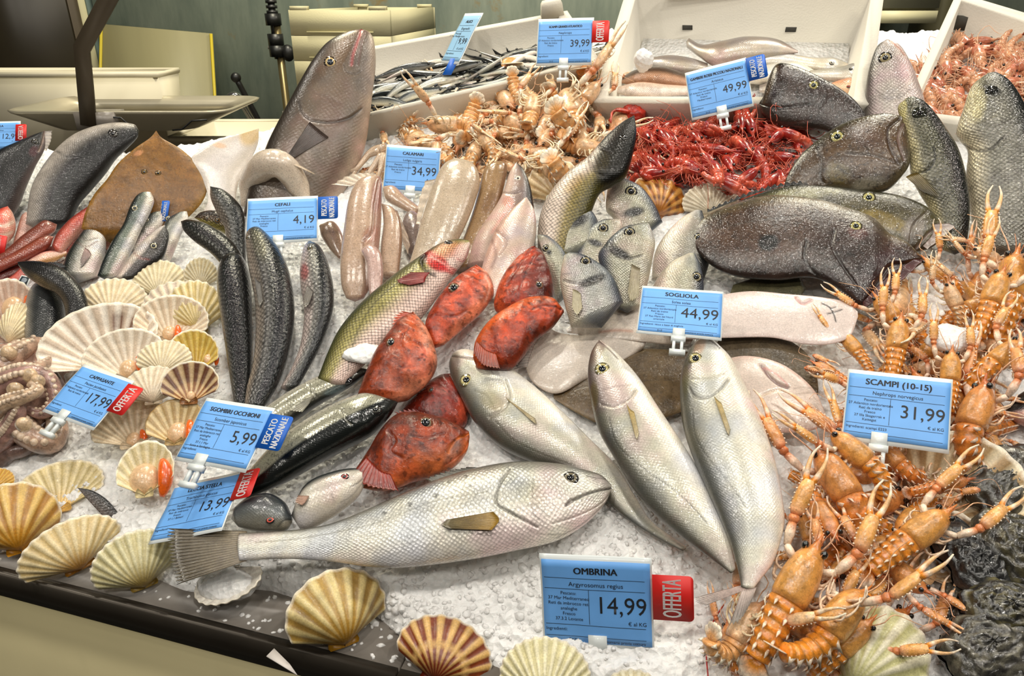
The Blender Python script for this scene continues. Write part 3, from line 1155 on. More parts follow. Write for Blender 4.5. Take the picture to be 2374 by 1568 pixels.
# cream board leaning against the wall
pb = [px_at_y(*q, 3.18) for q in ((236, 56), (490, 78), (507, 250), (242, 250))]
pb[3] = pb[0] + (pb[3] - pb[0]) * 1.0
pb = [np.array(p) for p in pb]
for i in (2, 3):
    d = pb[i] - pb[3 - i]
    pb[i] = pb[3 - i] + d * (pb[3 - i][2] / (pb[3 - i][2] - pb[i][2]))
    pb[i][1] = 3.02
bv = np.array(pb + [p + np.array([0, .018, 0]) for p in pb])
board = empty('leaning_board', pb[3], 'cream board leaning against the green-grey back wall', 'board')
MB().add(bv - pb[3], [(0, 1, 2, 3), (7, 6, 5, 4), (0, 4, 5, 1), (1, 5, 6, 2), (2, 6, 7, 3), (3, 7, 4, 0)]).build('panel', plain('cream_board', (142, 136, 102), .5, noise=.08, nscale=3, stretch=(4, 1, .5)), board, flat=True)
ed = MB()
for a, b in ((pb[1], pb[2]), (pb[0], pb[3])):
    ed.sweep([a - pb[3] + (0, -.004, 0), b - pb[3] + (0, -.004, 0)], .006, K=6)
ed.build('yellow_edge', plain('yellow_tape', (190, 170, 40), .5), board)

# ------------------------------------------------------------------ the counter
ct = empty('display_counter', E0 - UPZ * Z0, 'steel and cream fish counter that carries the ice', 'counter')
CB = E0 - UPZ * Z0
MF = (np.stack([EDIR, NXY, UPZ], 1), E0 * np.array([1, 1, 0]))


def cbox(lo, hi, name, mat, par=ct):
    return MB().box(lo, hi, M=MF).build(name, mat, par, CB)


for a, b in ((-1.6, .5385), (.5415, 1.9)):
    cbox((a, .012, Z0 - .02), (b, .11, Z0), 'ledge', M_STEEL)
for a, b in ((-1.6, .5385), (.5415, 1.9)):
    cbox((a, 0, Z0 - .036), (b, .012, Z0 + .001), 'edge_strip', plain('dark_edge_steel', (62, 56, 48), .32, .6, noise=.15, nscale=9))
cbox((-1.6, .022, .10), (1.9, .05, Z0 - .036), 'front_panel', plain('cream_panel', (208, 196, 152), .4, noise=.05, nscale=5))
cbox((-1.6, .018, Z0 - .062), (1.9, .03, Z0 - .05), 'rail', plain('olive_rail', (128, 118, 66), .5))
cbox((-1.6, .05, 0), (1.9, .9, .10), 'plinth', M_DARKSTEEL)
# the tray under the ice, a sloping slab whose back edge comes nearer towards the scale
def d_back(e):
    return np.interp(e, [-.45, .08, .42], [.83, 1.06, 1.42])


sl, tb = MB(), MB()
es = np.linspace(-1.6, 1.9, 60)
zz = lambda d: B0[2] + SL * (d - D0) - .05
V, Vb = [], []
for e in es:
    d1 = float(d_back(e)) + .012
    V += [(e, .11, Z0 - .1), (e, .11, Z0 - .035), (e, d1, zz(d1)), (e, d1, zz(d1) - .06)]
    Vb += [(e, d1 - .03, .1), (e, d1 - .03, zz(d1 - .03) - .061), (e, d1 - .002, zz(d1) - .061), (e, d1 - .002, .1)]
ff = [(i * 4 + j, i * 4 + (j + 1) % 4, (i + 1) * 4 + (j + 1) % 4, (i + 1) * 4 + j) for i in range(59) for j in range(4)] + [(3, 2, 1, 0), (236, 237, 238, 239)]
sl.add(np.array(V) @ MF[0].T + MF[1], ff).build('tray', M_STEEL, ct, CB, flat=True)
tb.add(np.array(Vb) @ MF[0].T + MF[1], ff).build('back_panel', M_STEEL, ct, CB, flat=True)

# ------------------------------------------------------------------ ice
def ice_mat():
    m, t, b, N = nt('ice')
    L = t.links.new
    tc = N('ShaderNodeTexCoord')
    b.inputs['Base Color'].default_value = (.86, .855, .84, 1)
    b.inputs['Roughness'].default_value = .22
    b.inputs['Specular IOR Level'].default_value = .35
    b.inputs['Subsurface Weight'].default_value = .25
    b.inputs['Subsurface Scale'].default_value = .01
    b.inputs['Subsurface Radius'].default_value = (.8, .95, 1.)
    vo = N('ShaderNodeTexVoronoi', i_Scale=130.)
    L(tc.outputs['Object'], vo.inputs['Vector'])
    no = N('ShaderNodeTexNoise', i_Scale=260., i_Detail=3.)
    L(tc.outputs['Object'], no.inputs['Vector'])
    ad = N('ShaderNodeMath', operation='MULTIPLY_ADD')
    ad.inputs[1].default_value = .35
    L(no.outputs[0], ad.inputs[0])
    L(vo.outputs['Distance'], ad.inputs[2])
    bp = N('ShaderNodeBump', i_Strength=.75, i_Distance=.0035)
    L(ad.outputs[0], bp.inputs['Height'])
    L(bp.outputs[0], b.inputs['Normal'])
    return m


M_ICE = ice_mat()
M_CHIP = M_ICE


def fbm(x, y, seed, f0, octs=4):
    r = np.random.default_rng(seed)
    out = np.zeros_like(x)
    amp = 1.
    for o in range(octs):
        for _ in range(4):
            a = r.uniform(0, 2 * math.pi)
            k = f0 * 2 ** o * r.uniform(.7, 1.3)
            out += amp * .4 * np.sin((x * math.cos(a) + y * math.sin(a)) * k + r.uniform(0, 6.28))
        amp *= .55
    return out


def ice_d_front(e):
    return .040 + .012 * np.sin(e * 7.) + .008 * np.sin(e * 19 + 1) + .006 * np.sin(e * 43) + .035 * np.exp(-((e - .47) / .12) ** 2)


def ice_top(e, d):
    base = B0[2] + SL * (d - D0)
    z = np.maximum(base, Z0 + .004 + 0 * d) + fbm(e, d, 3, 26, 3) * .0045 + np.abs(fbm(e, d, 5, 190, 3)) * .0034
    fr = np.clip((d - ice_d_front(e)) / .022, 0, 1)
    return Z0 - .004 + (z - Z0 + .010) * np.sqrt(fr)


NE, ND = 900, 460
ee, dd = np.meshgrid(np.linspace(-1.25, 1.75, NE), np.linspace(.0, 1.0, ND) ** 1.3)
dd = .036 + dd * (d_back(ee) - .036)
zz_ = ice_top(ee, dd)
P = (np.stack([ee, dd, 0 * ee], -1).reshape(-1, 3) @ MF[0].T) + MF[1]
P[:, 2] = zz_.ravel()
ib = MB()
ib.add(P, [(j * NE + i, j * NE + i + 1, (j + 1) * NE + i + 1, (j + 1) * NE + i) for j in range(ND - 1) for i in range(NE - 1)])
tag(ib.build('crushed_ice', M_ICE), 'bed of white crushed ice under all the fish', 'ice', kind='stuff')

# loose ice pieces lying on the bed
ico_v = []
phi = (1 + 5 ** .5) / 2
for a, b in ((1, phi), (-1, phi), (1, -phi), (-1, -phi)):
    ico_v += [(0, a, b), (a, b, 0), (b, 0, a)]
ico_v = np.array(ico_v) / np.linalg.norm((1, phi))
from itertools import combinations
ico_f = [c for c in combinations(range(12), 3) if all(abs(np.linalg.norm(ico_v[i] - ico_v[j]) - 1.0515) < .02 for i, j in combinations(c, 2))]
ico_f = [f if np.dot(np.cross(ico_v[f[1]] - ico_v[f[0]], ico_v[f[2]] - ico_v[f[0]]), ico_v[f[0]]) > 0 else f[::-1] for f in ico_f]


def chips(zones):
    mb = MB()
    for (u0, v0, u1, v1, n, s0, s1) in zones:
        for _ in range(int(n * .45)):
            u, v = RNG.uniform(u0, u1), RNG.uniform(v0, v1)
            p = on(u, v)
            d, e = p @ NXY - C0, (p - E0) @ EDIR
            if d < float(ice_d_front(e)) + .004 and RNG.random() < .75:
                continue
            if d < .016:
                continue
            s = RNG.uniform(s0, s1) * .8
            z = max(float(ice_top(np.array(e), np.array(d))), Z0) - s * .22
            r = np.array(Matrix.Rotation(RNG.uniform(0, 6.28), 3, Vector(RNG.normal(size=3))))
            sv = ico_v * RNG.uniform(.78, 1.15, (12, 1)) * np.array([s, s * RNG.uniform(.6, 1), s * RNG.uniform(.5, .9)])
            mb.add(sv @ r.T + np.array([p[0], p[1], z]), ico_f)
    return mb


cm = chips([(700, 1190, 1720, 1560, 1700, .003, .0062), (0, 980, 700, 1330, 900, .003, .006), (480, 600, 600, 960, 350, .003, .006), (560, 1060, 980, 1200, 420, .004, .0075),
            (600, 560, 900, 950, 500, .003, .0065), (980, 720, 1300, 900, 260, .004, .007), (1100, 380, 1780, 700, 800, .003, .006), (100, 560, 450, 760, 450, .003, .006),
            (1240, 1150, 1700, 1330, 500, .003, .007), (640, 1300, 1250, 1560, 420, .005, .009), (2080, 1000, 2374, 1568, 420, .004, .007), (360, 1280, 700, 1420, 260, .003, .0065),
            (1640, 560, 2374, 1000, 350, .003, .006), (150, 1310, 620, 1480, 420, .0025, .005), (560, 1400, 1050, 1568, 600, .003, .006)])
tag(cm.build('ice_chips', M_CHIP), 'loose clear ice pieces strewn over the ice bed', 'ice', kind='stuff')

# ------------------------------------------------------------------ foam boxes and tubs
def foam_box(name, label, rim, n_or_k, hinge, h, depth, t=.02, mat=M_FOAM, cat='box', group=None, lugs=(), slots=(), hole=None):
    """Open box from the four rim corners seen (FL, FR, BR, BL) on a tilted plane, walls going down along its normal."""
    P0 = on(hinge[0], hinge[1], h) if len(hinge) == 2 else at(*hinge)
    n = unit((1 - n_or_k) * BN + n_or_k * unit(CAM - P0)) if np.ndim(n_or_k) == 0 else unit(n_or_k)
    q = hit(rim, P0, n)
    c = q.mean(0)
    ins = np.array([p + unit(c - p) * t * 1.5 for p in q])
    fl = ins + (c - ins) * .06 - n * (depth - .02)
    fo = q + (c - q) * .05 - n * depth
    rings = [fo, q + (c - q) * .01 - n * .03, q - n * .004, q + (c - q) * .004, ins + (q - ins) * .1, ins - n * .004, fl]
    V = np.vstack(rings)
    f = [(i * 4 + j, i * 4 + (j + 1) % 4, (i + 1) * 4 + (j + 1) % 4, (i + 1) * 4 + j) for i in range(6) for j in range(4)]
    f += [(3, 2, 1, 0), (24, 25, 26, 27)]
    root = empty(name, fo.mean(0), label, cat, group)
    base = fo.mean(0)
    mb = MB()
    mb.add(V, f)
    mb.build('shell', mat, root, base, flat=True)
    ex, ey = unit(q[1] - q[0]), unit(q[3] - q[0])
    for (a, side, w, hh) in lugs:
        p = {'b': q[3] * (1 - a) + q[2] * a, 'f': q[0] * (1 - a) + q[1] * a, 'l': q[0] * (1 - a) + q[3] * a, 'r': q[1] * (1 - a) + q[2] * a}[side]
        d = ex if side in 'bf' else ey
        o = np.cross(n, d)
        if o @ (c - p) < 0:
            o = -o
        lb = MB()
        vv = []
        for z, s in ((-.002, 1.), (hh * .8, .9), (hh, .75)):
            for a1, b1 in ((-1, 0), (1, 0), (1, 1), (-1, 1)):
                vv.append(p + d * a1 * w / 2 * s + o * (t * (.5 + (b1 - .5) * s)) + n * z)
        lb.add(vv, [(i * 4 + j, i * 4 + (j + 1) % 4, (i + 1) * 4 + (j + 1) % 4, (i + 1) * 4 + j) for i in range(2) for j in range(4)] + [(8, 9, 10, 11), (3, 2, 1, 0)])
        lb.build('lug', mat, root, base, flat=True)
    for (a, z, w, hh) in slots:
        p = ins[3] * (1 - a) + ins[2] * a
        pf = fl[3] * (1 - a) + fl[2] * a
        p = p * (1 - z) + pf * z
        o = np.cross(ex, n)
        if o @ (c - p) < 0:
            o = -o
        nd = unit(pf - p)
        b = MB()
        vv = [p + ex * sx * w / 2 + nd * sy * hh / 2 + o * (.002 if k_ else -.003) for k_ in (1, 0) for sx, sy in ((-1, -1), (1, -1), (1, 1), (-1, 1))]
        b.add(vv, [(0, 1, 2, 3), (7, 6, 5, 4), (0, 4, 5, 1), (1, 5, 6, 2), (2, 6, 7, 3), (3, 7, 4, 0)])
        b.build('drain_slot', plain('slot_shade', (70, 68, 62), .8), root, base, flat=True)
    return root, q, n, fl, P0


bx1 = foam_box('foam_box', 'long white foam box of small silver fish behind the amberjack head', [(770, 287), (1392, 140), (1316, 24), (780, 122)], .14, (1392, 140), .085, .085, .018, lugs=((.93, 'b', .05, .035),))
bx2 = foam_box('foam_box', 'wide white foam box with mixed fish, behind the red shrimps', [(1372, 236), (2016, 242), (2052, -22), (1452, -26)], .16, (1700, 236), .075, .14, .022,
               lugs=((.5, 'b', .34, .02),), slots=((.23, .62, .022, .010), (.71, .62, .022, .010)))
bx3 = foam_box('foam_box', 'white foam box heaped with pale shrimps beside the silver croaker head', [(2085, 270), (2560, 330), (2480, 60), (2218, -18)], .14, (2085, 270), .045, .12, .02, slots=((.09, .42, .034, .028),))

# two stacked cream crates at the back
sx0, sx1 = px_at_y(677, 100, 2.35)[0], px_at_y(912, 100, 2.35)[0]
ztop = px_at_y(800, 22, 2.35)[2]
z2 = px_at_y(800, 82, 2.35)[2]
hh = ztop - z2
zb0 = 0.0
for i in range(14):
    z1 = ztop - i * hh
    lab = {0: 'cream foam crate on top of the stack at the back wall', 1: 'second cream crate from the top of the back stack', 2: 'third cream crate from the top of the back stack'}.get(i)
    if i > 3:
        break
    base = np.array([sx0, 2.35, z1 - hh])
    r = empty('foam_crate', base, lab or 'lowest visible cream crate of the back stack', 'crate', 'stacked cream foam crates')
    wx, dy = sx1 - sx0, .62
    mb = MB()
    mb.box((0, 0, .0), (wx, .02, hh * .98))
    mb.box((0, dy - .02, 0), (wx, dy, hh * .98))
    mb.box((0, .02, 0), (.02, dy - .02, hh * .98))
    mb.box((wx - .02, .02, 0), (wx, dy - .02, hh * .98))
    mb.box((.02, .02, 0), (wx - .02, dy - .02, .02))
    mb.build('shell', M_FOAMY, r)
    rot = -.0
    if i == 0:
        for lx in (.03, wx - .035):
            for ly in (.012, dy - .012):
                MB().box((lx - .025, ly - .012, hh * .97), (lx + .025, ly + .012, hh * 1.13)).build('lug', M_FOAMY, r)
    MB().box((.05, -.003, hh * .10), (wx - .05, .002, hh * .16)).build('stacking_groove', plain('groove', (176, 168, 128), .8), r)
    r.rotation_euler = (0, 0, -.12)
# the low trolley that carries the crate stack
zt = ztop - 4 * hh
tr = empty('crate_trolley', (sx0 - .04, 2.3, 0), 'steel trolley under the stack of cream crates', 'trolley')
MB().box((0, 0, zt - .03), (.5, .72, zt)).build('deck', M_STEEL, tr)
for lx in (.03, .47):
    for ly in (.03, .69):
        MB().sweep([(lx, ly, 0), (lx, ly, zt - .03)], .015, K=8).build('leg', M_STEEL, tr)
tr.rotation_euler = (0, 0, -.12)


def tub(name, label, x0, x1, ztop_, y0, y1, zbot, mat, t=.015, flare=.02):
    base = np.array([x0, y0, zbot])
    r = empty(name, base, label, 'tub')
    mb = MB()
    o = [np.array([(x0 + flare, y0 + flare), (x1 - flare, y0 + flare), (x1 - flare, y1 - flare), (x0 + flare, y1 - flare)]), np.array([(x0, y0), (x1, y0), (x1, y1), (x0, y1)])]
    i_ = [np.array([(x0 + t, y0 + t), (x1 - t, y0 + t), (x1 - t, y1 - t), (x0 + t, y1 - t)]), np.array([(x0 + flare + t, y0 + flare + t), (x1 - flare - t, y0 + flare + t), (x1 - flare - t, y1 - flare - t), (x0 + flare + t, y1 - flare - t)])]
    V = []
    for a, z in ((o[0], zbot), (o[1], ztop_), (i_[0], ztop_), (i_[1], zbot + .02)):
        V += [(p[0], p[1], z) for p in a]
    f = [(i * 4 + j, i * 4 + (j + 1) % 4, (i + 1) * 4 + (j + 1) % 4, (i + 1) * 4 + j) for i in range(3) for j in range(4)] + [(3, 2, 1, 0), (12, 13, 14, 15)]
    mb.add(V, f).build('shell', mat, r, base, flat=True)
    rim = [(x0, y0, ztop_), (x1, y0, ztop_), (x1, y1, ztop_), (x0, y1, ztop_), (x0, y0, ztop_)]
    MB().sweep(rim, .008, K=6).build('rim', mat, r, base)
    return r


# work table behind the counter, carrying tubs
wt = empty('work_table', (-1.9, 2.02, 0), 'steel work table behind the counter, under the white tubs', 'table')
zwt = 1.16
MB().box((-1.9, 1.98, zwt - .04), (-.45, 2.62, zwt)).build('table_top', M_STEEL, wt, np.array([-1.9, 2.02, 0]))
for lx in (-1.86, -.49):
    for ly in (2.02, 2.58):
        MB().sweep([(lx, ly, 0), (lx, ly, zwt - .04)], .02, K=8).build('leg', M_STEEL, wt, np.array([-1.9, 2.02, 0]))
M_TUB = plain('white_tub', (196, 188, 164), .45, noise=.04, nscale=3)
y_ = 2.06
a, b = px_at_y(-140, 165, y_), px_at_y(385, 178, y_)
tub('tub', 'big white tub behind the hanging scale pan', a[0], b[0] - .02, b[2] + .005, y_, y_ + .13, zwt, M_TUB)
a, b = px_at_y(392, 318, 2.0), px_at_y(606, 322, 2.0)
tub('tub', 'low white tub behind the white flatfish', a[0], b[0], b[2], 2.0, 2.3, zwt, M_TUB, flare=.012)

# hanging scale with its pan
yS = 1.93
c = px_at_y(325, 250, yS)
l = px_at_y(82, 243, yS)[0]
r_ = px_at_y(572, 246, yS)[0]
pw = (r_ - l) / 2
cx = (r_ + l) / 2
zr = px_at_y(325, 240, yS)[2]
dp = zr - px_at_y(325, 303, yS - .12)[2]
sc_ = empty('hanging_scale', (cx, yS, zr), 'hanging scale with a shallow steel pan on a flat dark arm', 'scale')
mb = MB()
dyp = .15
R0 = [(-pw, -dyp), (pw, -dyp), (pw, dyp), (-pw, dyp)]


def rrect(a, b, r, n=5):
    o = []
    for qx, qy, a0 in ((a - r, -b + r, -90), (a - r, b - r, 0), (-a + r, b - r, 90), (-a + r, -b + r, 180)):
        for t in np.linspace(0, 90, n):
            o.append((qx + r * math.cos(math.radians(a0 + t)), qy + r * math.sin(math.radians(a0 + t))))
    return np.array(o)


levels = [(pw, dyp, 0), (pw - .004, dyp - .004, -.006), (pw * .62, dyp * .8, -dp), (pw * .60, dyp * .70, -dp + .004), (pw - .012, dyp - .012, -.002), (pw - .006, dyp - .006, .002)]
V = []
for a1, b1, z in levels:
    V += [(x, y, z) for x, y in rrect(a1, b1, .05)]
n_ = 20
fs = [(i * n_ + j, (i + 1) * n_ + j, (i + 1) * n_ + (j + 1) % n_, i * n_ + (j + 1) % n_) for i in range(5) for j in range(n_)]
fs += [(5 * n_ + j, j, (j + 1) % n_, 5 * n_ + (j + 1) % n_) for j in range(n_)]
fs.pop(0) if False else None
V = np.array(V)
fs = [f for f in fs if True]
mb.add(V, fs + [tuple(2 * n_ + j for j in range(n_)), tuple(3 * n_ + j for j in range(n_))[::-1]])
M_PAN = plain('pan_steel', (176, 168, 146), .34, .45, noise=.1, nscale=6)
mb.build('pan', M_PAN, sc_)
o0 = np.array([cx, yS, zr])
ys = yS - dyp - .012
arm = [px_at_y(206, 292, ys), px_at_y(198, 200, ys), px_at_y(190, 112, ys), px_at_y(250, 0, ys), px_at_y(330, -150, ys)]
ab = MB()
w = .0175
vv = []
for i, p in enumerate(arm):
    d = unit(arm[min(i + 1, 4)] - arm[max(i - 1, 0)])
    s = np.array([-d[2], 0, d[0]])
    for sx, sy in ((-1, -1), (1, -1), (1, 1), (-1, 1)):
        vv.append(p + s * w * sx + np.array([0, .004 * sy, 0]))
ab.add(vv, [(i * 4 + j, i * 4 + (j + 1) % 4, (i + 1) * 4 + (j + 1) % 4, (i + 1) * 4 + j) for i in range(4) for j in range(4)] + [(3, 2, 1, 0), (16, 17, 18, 19)])
ab.build('arm', M_DARKSTEEL, sc_, o0, flat=True)
p1 = arm[0]
MB().box((p1[0] - .03, ys, p1[2] - .01), (p1[0] + .06, ys + .06, p1[2] + .03)).build('bracket', M_STEEL, sc_, o0)
for pts in ([(182, 268), (280, 273), (296, 287), (300, 300)], [(400, 302), (422, 300), (445, 280), (480, 278)]):
    MB().sweep([px_at_y(u, v, ys + .004) for u, v in pts], .0022, K=6).build('hook_wire', M_BLACK, sc_, o0)

# hose pole, tap and lever on the wall side
yT = 2.9
pole = px_at_y(646, 120, yT)
tp = empty('spray_tap', (pole[0], yT, 0), 'tall spray tap with a black spring hose by the back wall', 'tap')
o0 = np.array([pole[0], yT, 0])
MB().sweep([(pole[0] + .005, yT, 0.02), (pole[0] + .005, yT, px_at_y(650, 45, yT)[2])], .014, K=10).build('pipe', plain('brass_pipe', (112, 100, 68), .35, .7), tp, o0)
sp = MB()
za, zb = px_at_y(645, 55, yT)[2], px_at_y(645, -60, yT)[2]
for z in np.arange(za, zb, .017):
    sp.sweep([(pole[0] - .005, yT, z), (pole[0] - .005, yT, z + .010)], .02, K=10)
sp.build('spring', M_BLACK, tp, o0)
MB().sweep([(pole[0] - .005, yT, za - .12), (pole[0] - .005, yT, zb)], .013, K=8).build('hose', M_BLACK, tp, o0)
for v in (45, 92, 118):
    z = px_at_y(640, v, yT)[2]
    MB().sweep([(pole[0] - .005, yT, z - .02), (pole[0] - .005, yT, z + .02)], .028, K=10).build('collar', M_BLACK, tp, o0)
kp = px_at_y(668, 123, yT)
MB().ball(kp, (.024, .02, .03)).build('knob', M_BLACK, tp, o0)
MB().sweep([px_at_y(622, 110, yT), px_at_y(640, 112, yT)], .006, K=6).build('lever', M_STEEL, tp, o0)
MB().box((pole[0] - .05, yT - .05, 0), (pole[0] + .05, yT + .05, .02)).build('base', M_STEEL, tp, o0)

yF = 2.5
fp = empty('faucet', px_at_y(560, 340, yF) * (1, 1, 0), 'chrome gooseneck faucet with a long black lever behind the white flatfish', 'faucet')
o0 = np.array(fp.location)
pt = [px_at_y(u, v, yF) for u, v in ((526, 252), (528, 232), (540, 221), (555, 228), (580, 268), (607, 312), (606, 345))]
pt.append(pt[-1] * (1, 1, 0))
MB().sweep(np.vstack([cr(pt[:-1], 30), pt[-1:]]), .012, K=10).build('spout', plain('chrome', (180, 180, 176), .12, .95), fp, o0)
lv = [px_at_y(548, 182, yF - .05), px_at_y(612, 308, yF - .02), pt[-2]]
MB().sweep(cr(lv, 12), .009, K=8).build('lever', M_BLACK, fp, o0)
MB().ball(px_at_y(547, 180, yF - .05), (.016,) * 3).build('knob', M_BLACK, fp, o0)

# shelf unit seen between the two right foam boxes
sp0, sp1 = px_at_y(2040, -80, 2.9), px_at_y(2172, 54, 2.9)
sh = empty('wall_cupboard', (sp0[0], 2.9, sp1[2]), 'pale wall cupboard seen between two foam boxes', 'cupboard')
MB().box((sp0[0], 2.92, sp1[2]), (sp1[0], 3.3, sp0[2] + .5)).build('carcass', M_POST, sh, np.array(sh.location))
zm = px_at_y(2100, 22, 2.9)[2]
dm = plain('grey_green_door', (150, 148, 122), .5)
MB().box((sp0[0] + .005, 2.9, sp1[2]), (sp1[0] - .005, 2.92, zm - .004)).build('door', M_POST, sh, np.array(sh.location))
MB().box((sp0[0] + .005, 2.9, zm + .004), (sp1[0] - .005, 2.92, sp0[2] + .5)).build('door', dm, sh, np.array(sh.location))
xq0, xq1 = px_at_y(2172, 30, 3.1)[0], px_at_y(2210, 30, 3.1)[0]
structure('trim_3', MB().box((xq0, 3.1, 0), (xq1, 3.3, 3.2)), plain('olive_trim', (96, 92, 68), .5))
# ------------------------------------------------------------------ the fish
S_BIG = skin('fish_big', .006, .05, .25, .34, .1, .4, .22, 28, iri=.6)
S_SILVER = skin('fish_silver', .0044, .30, .40, .29, .25, .6, .15, 45, iri=.7)
S_SMOOTH = skin('fish_smooth', .003, .04, .16, .31, .15, .55, .12, 35, iri=.8)
S_DARK = skin('fish_dark', .0034, .3, .35, .32, .05, .4, .25, 60, spec=.28)
S_SMALL = skin('fish_small', .0029, .3, .4, .28, .3, .6, .15, 45, iri=.8)
S_MULLET = skin('fish_mullet', .0062, .5, .6, .25, .3, .6, .15, 50, spec=.28)
S_OLIVE = skin('fish_olive', .0047, .6, .35, .33, .2, .3, .12, 40, spec=.28)
S_RED = skin('fish_red', 0, 0, .9, .3, 0, .5, .62, 62, .55, 130, spec=.28)
S_PINK = skin('fish_pink', .0032, .25, .35, .28, .05, .6, .2, 60)
S_MACK = skin('fish_mackerel', .003, .06, .1, .22, .3, .7, .08, 40, .5, 330)
S_DORY = skin('fish_dory', 0, 0, .6, .30, 0, 1., .5, 30, .5, 150, grain=.25, spec=.28)
S_FLATB = skin('fish_flat_brown', 0, 0, .6, .34, 0, .45, .3, 60, .3, 300, spec=.28)
S_FLATW = skin('fish_flat_white', 0, 0, .22, .27, 0, .6, .07, 50, sss=.1)
S_SQUID = skin('squid_skin', 0, 0, .35, .2, 0, .9, .10, 35, .3, 420, sss=.15)
S_BASS = skin('fish_bass_big', .0046, .45, .6, .25, .3, .9, .3, 50, spec=.28)
BLK = (16, 16, 18)

# amberjack
f = Fish('amberjack', 'big grey-brown amberjack standing head up, mouth closed, taller than all other fish', 'fish',
         [(838, 67), (800, 75), (757, 98), (725, 135), (700, 175), (672, 225), (645, 275), (622, 320), (605, 360), (585, 405), (570, 450), (560, 500)],
         [(838, 67), (858, 76), (869, 100), (873, 150), (866, 220), (858, 290), (850, 340), (835, 385), (815, 420), (795, 460), (780, 500)],
         k=.75, h=.02, th=.42, back=(58, 50, 44), side=(118, 104, 92), belly=(180, 164, 152), mat=S_BIG, b=(.45, .98), c=(.55, .98),
         lines=[([(838, 70), (828, 98), (818, 128), (815, 150)], 4, (170, 84, 84), .9, .002), ([(846, 74), (836, 110), (830, 150)], 3, (120, 84, 80), .5, .001),
                ([(797, 150), (803, 166), (822, 172), (836, 166)], 2.5, (90, 76, 70), .6, .0015), ([(797, 150), (808, 125), (818, 105)], 2, (100, 84, 74), .5),
                ([(692, 235), (700, 262), (724, 280), (768, 284), (810, 274), (838, 252)], 3, (60, 50, 46), .8, .0025),
                ([(715, 190), (728, 215), (760, 225), (790, 240)], 3, (104, 90, 82), .45), ([(625, 370), (640, 320), (660, 285), (695, 255)], 2, (84, 76, 70), .7)],
         patches=[(800, 110, 16, 55, 20, (112, 80, 36), .5), (745, 165, 12, 40, 40, (96, 66, 30), .45), (768, 225, 42, 38, 0, (128, 106, 92), .35)])
f.eye(766, 146, 13, (196, 170, 120), (22, 28, 40), (52, 42, 34), pr=.6)
f.fin([(718, 282), (735, 296), (762, 318)], [(672, 352), (661, 368), (672, 372)], (72, 58, 52), (60, 50, 44), 14, amp=.0004)

# dark bass head up at the left
f = Fish('sea_bass', 'black-bellied silver bass leaning head up beside the brown skate', 'fish',
         [(322, 303), (318, 320), (295, 345), (270, 370), (245, 405), (215, 440), (185, 475), (165, 520)],
         [(322, 303), (310, 288), (270, 284), (220, 292), (170, 312), (130, 345), (95, 390), (70, 440), (58, 520)],
         k=.6, th=.5, back=(12, 12, 13), side=(48, 46, 46), belly=(176, 168, 160), mat=S_DARK, b=(-.2, .4), c=(.0, .8),
         lines=[([(300, 287), (318, 295), (322, 303)], 2, BLK, .7), ([(132, 350), (150, 362), (180, 362), (200, 348), (205, 330)], 2.5, (40, 38, 38), .7, .002),
                ([(268, 330), (290, 322), (315, 312)], 2, (30, 30, 30), .5)])
f.eye(262, 311, 10, (70, 66, 62), (14, 14, 16), (30, 30, 30))
f = Fish('sea_bass', 'dark open-mouthed fish behind the black-bellied bass, below the cut-off tag', 'fish',
         [(104, 303), (70, 315), (35, 330), (0, 345), (-40, 370), (-60, 420)], [(104, 303), (104, 345), (84, 385), (64, 430), (45, 480), (20, 520)], k=.6, th=.45,
         back=(14, 14, 15), side=(30, 29, 30), belly=(100, 86, 84), mat=S_DARK, c=(.6, 1.),
         lines=[([(103, 304), (98, 330), (90, 350)], 3, (170, 150, 140), .7, .003)], patches=[(78, 352, 10, 14, 20, (100, 60, 64), .6)])
f.eye(80, 330, 7, (60, 56, 50))
f.fin([(104, 304), (100, 325), (96, 345)], [(121, 303), (119, 325), (108, 350)], (150, 140, 134), (170, 160, 150), 6, off=0, name='lower_jaw')
f = Fish('sea_bass', 'dark fish snout poking up at the frame edge under the cut-off tag', 'fish', [(33, 322), (15, 312), (0, 318), (-40, 340)], [(33, 322), (25, 345), (0, 360), (-40, 390)], k=.6, th=.5,
         back=(26, 26, 28), side=(60, 60, 62), belly=(130, 124, 120), mat=S_DARK)
f = Fish('sea_bass', 'lowest dark fish at the frame edge above the red mullets', 'fish', [(35, 365), (20, 358), (0, 362), (-40, 385), (-60, 430)], [(35, 365), (40, 400), (35, 450), (20, 500), (-20, 530)], k=.6, th=.5,
         back=(12, 12, 13), side=(22, 21, 22), belly=(80, 76, 74), mat=S_DARK)

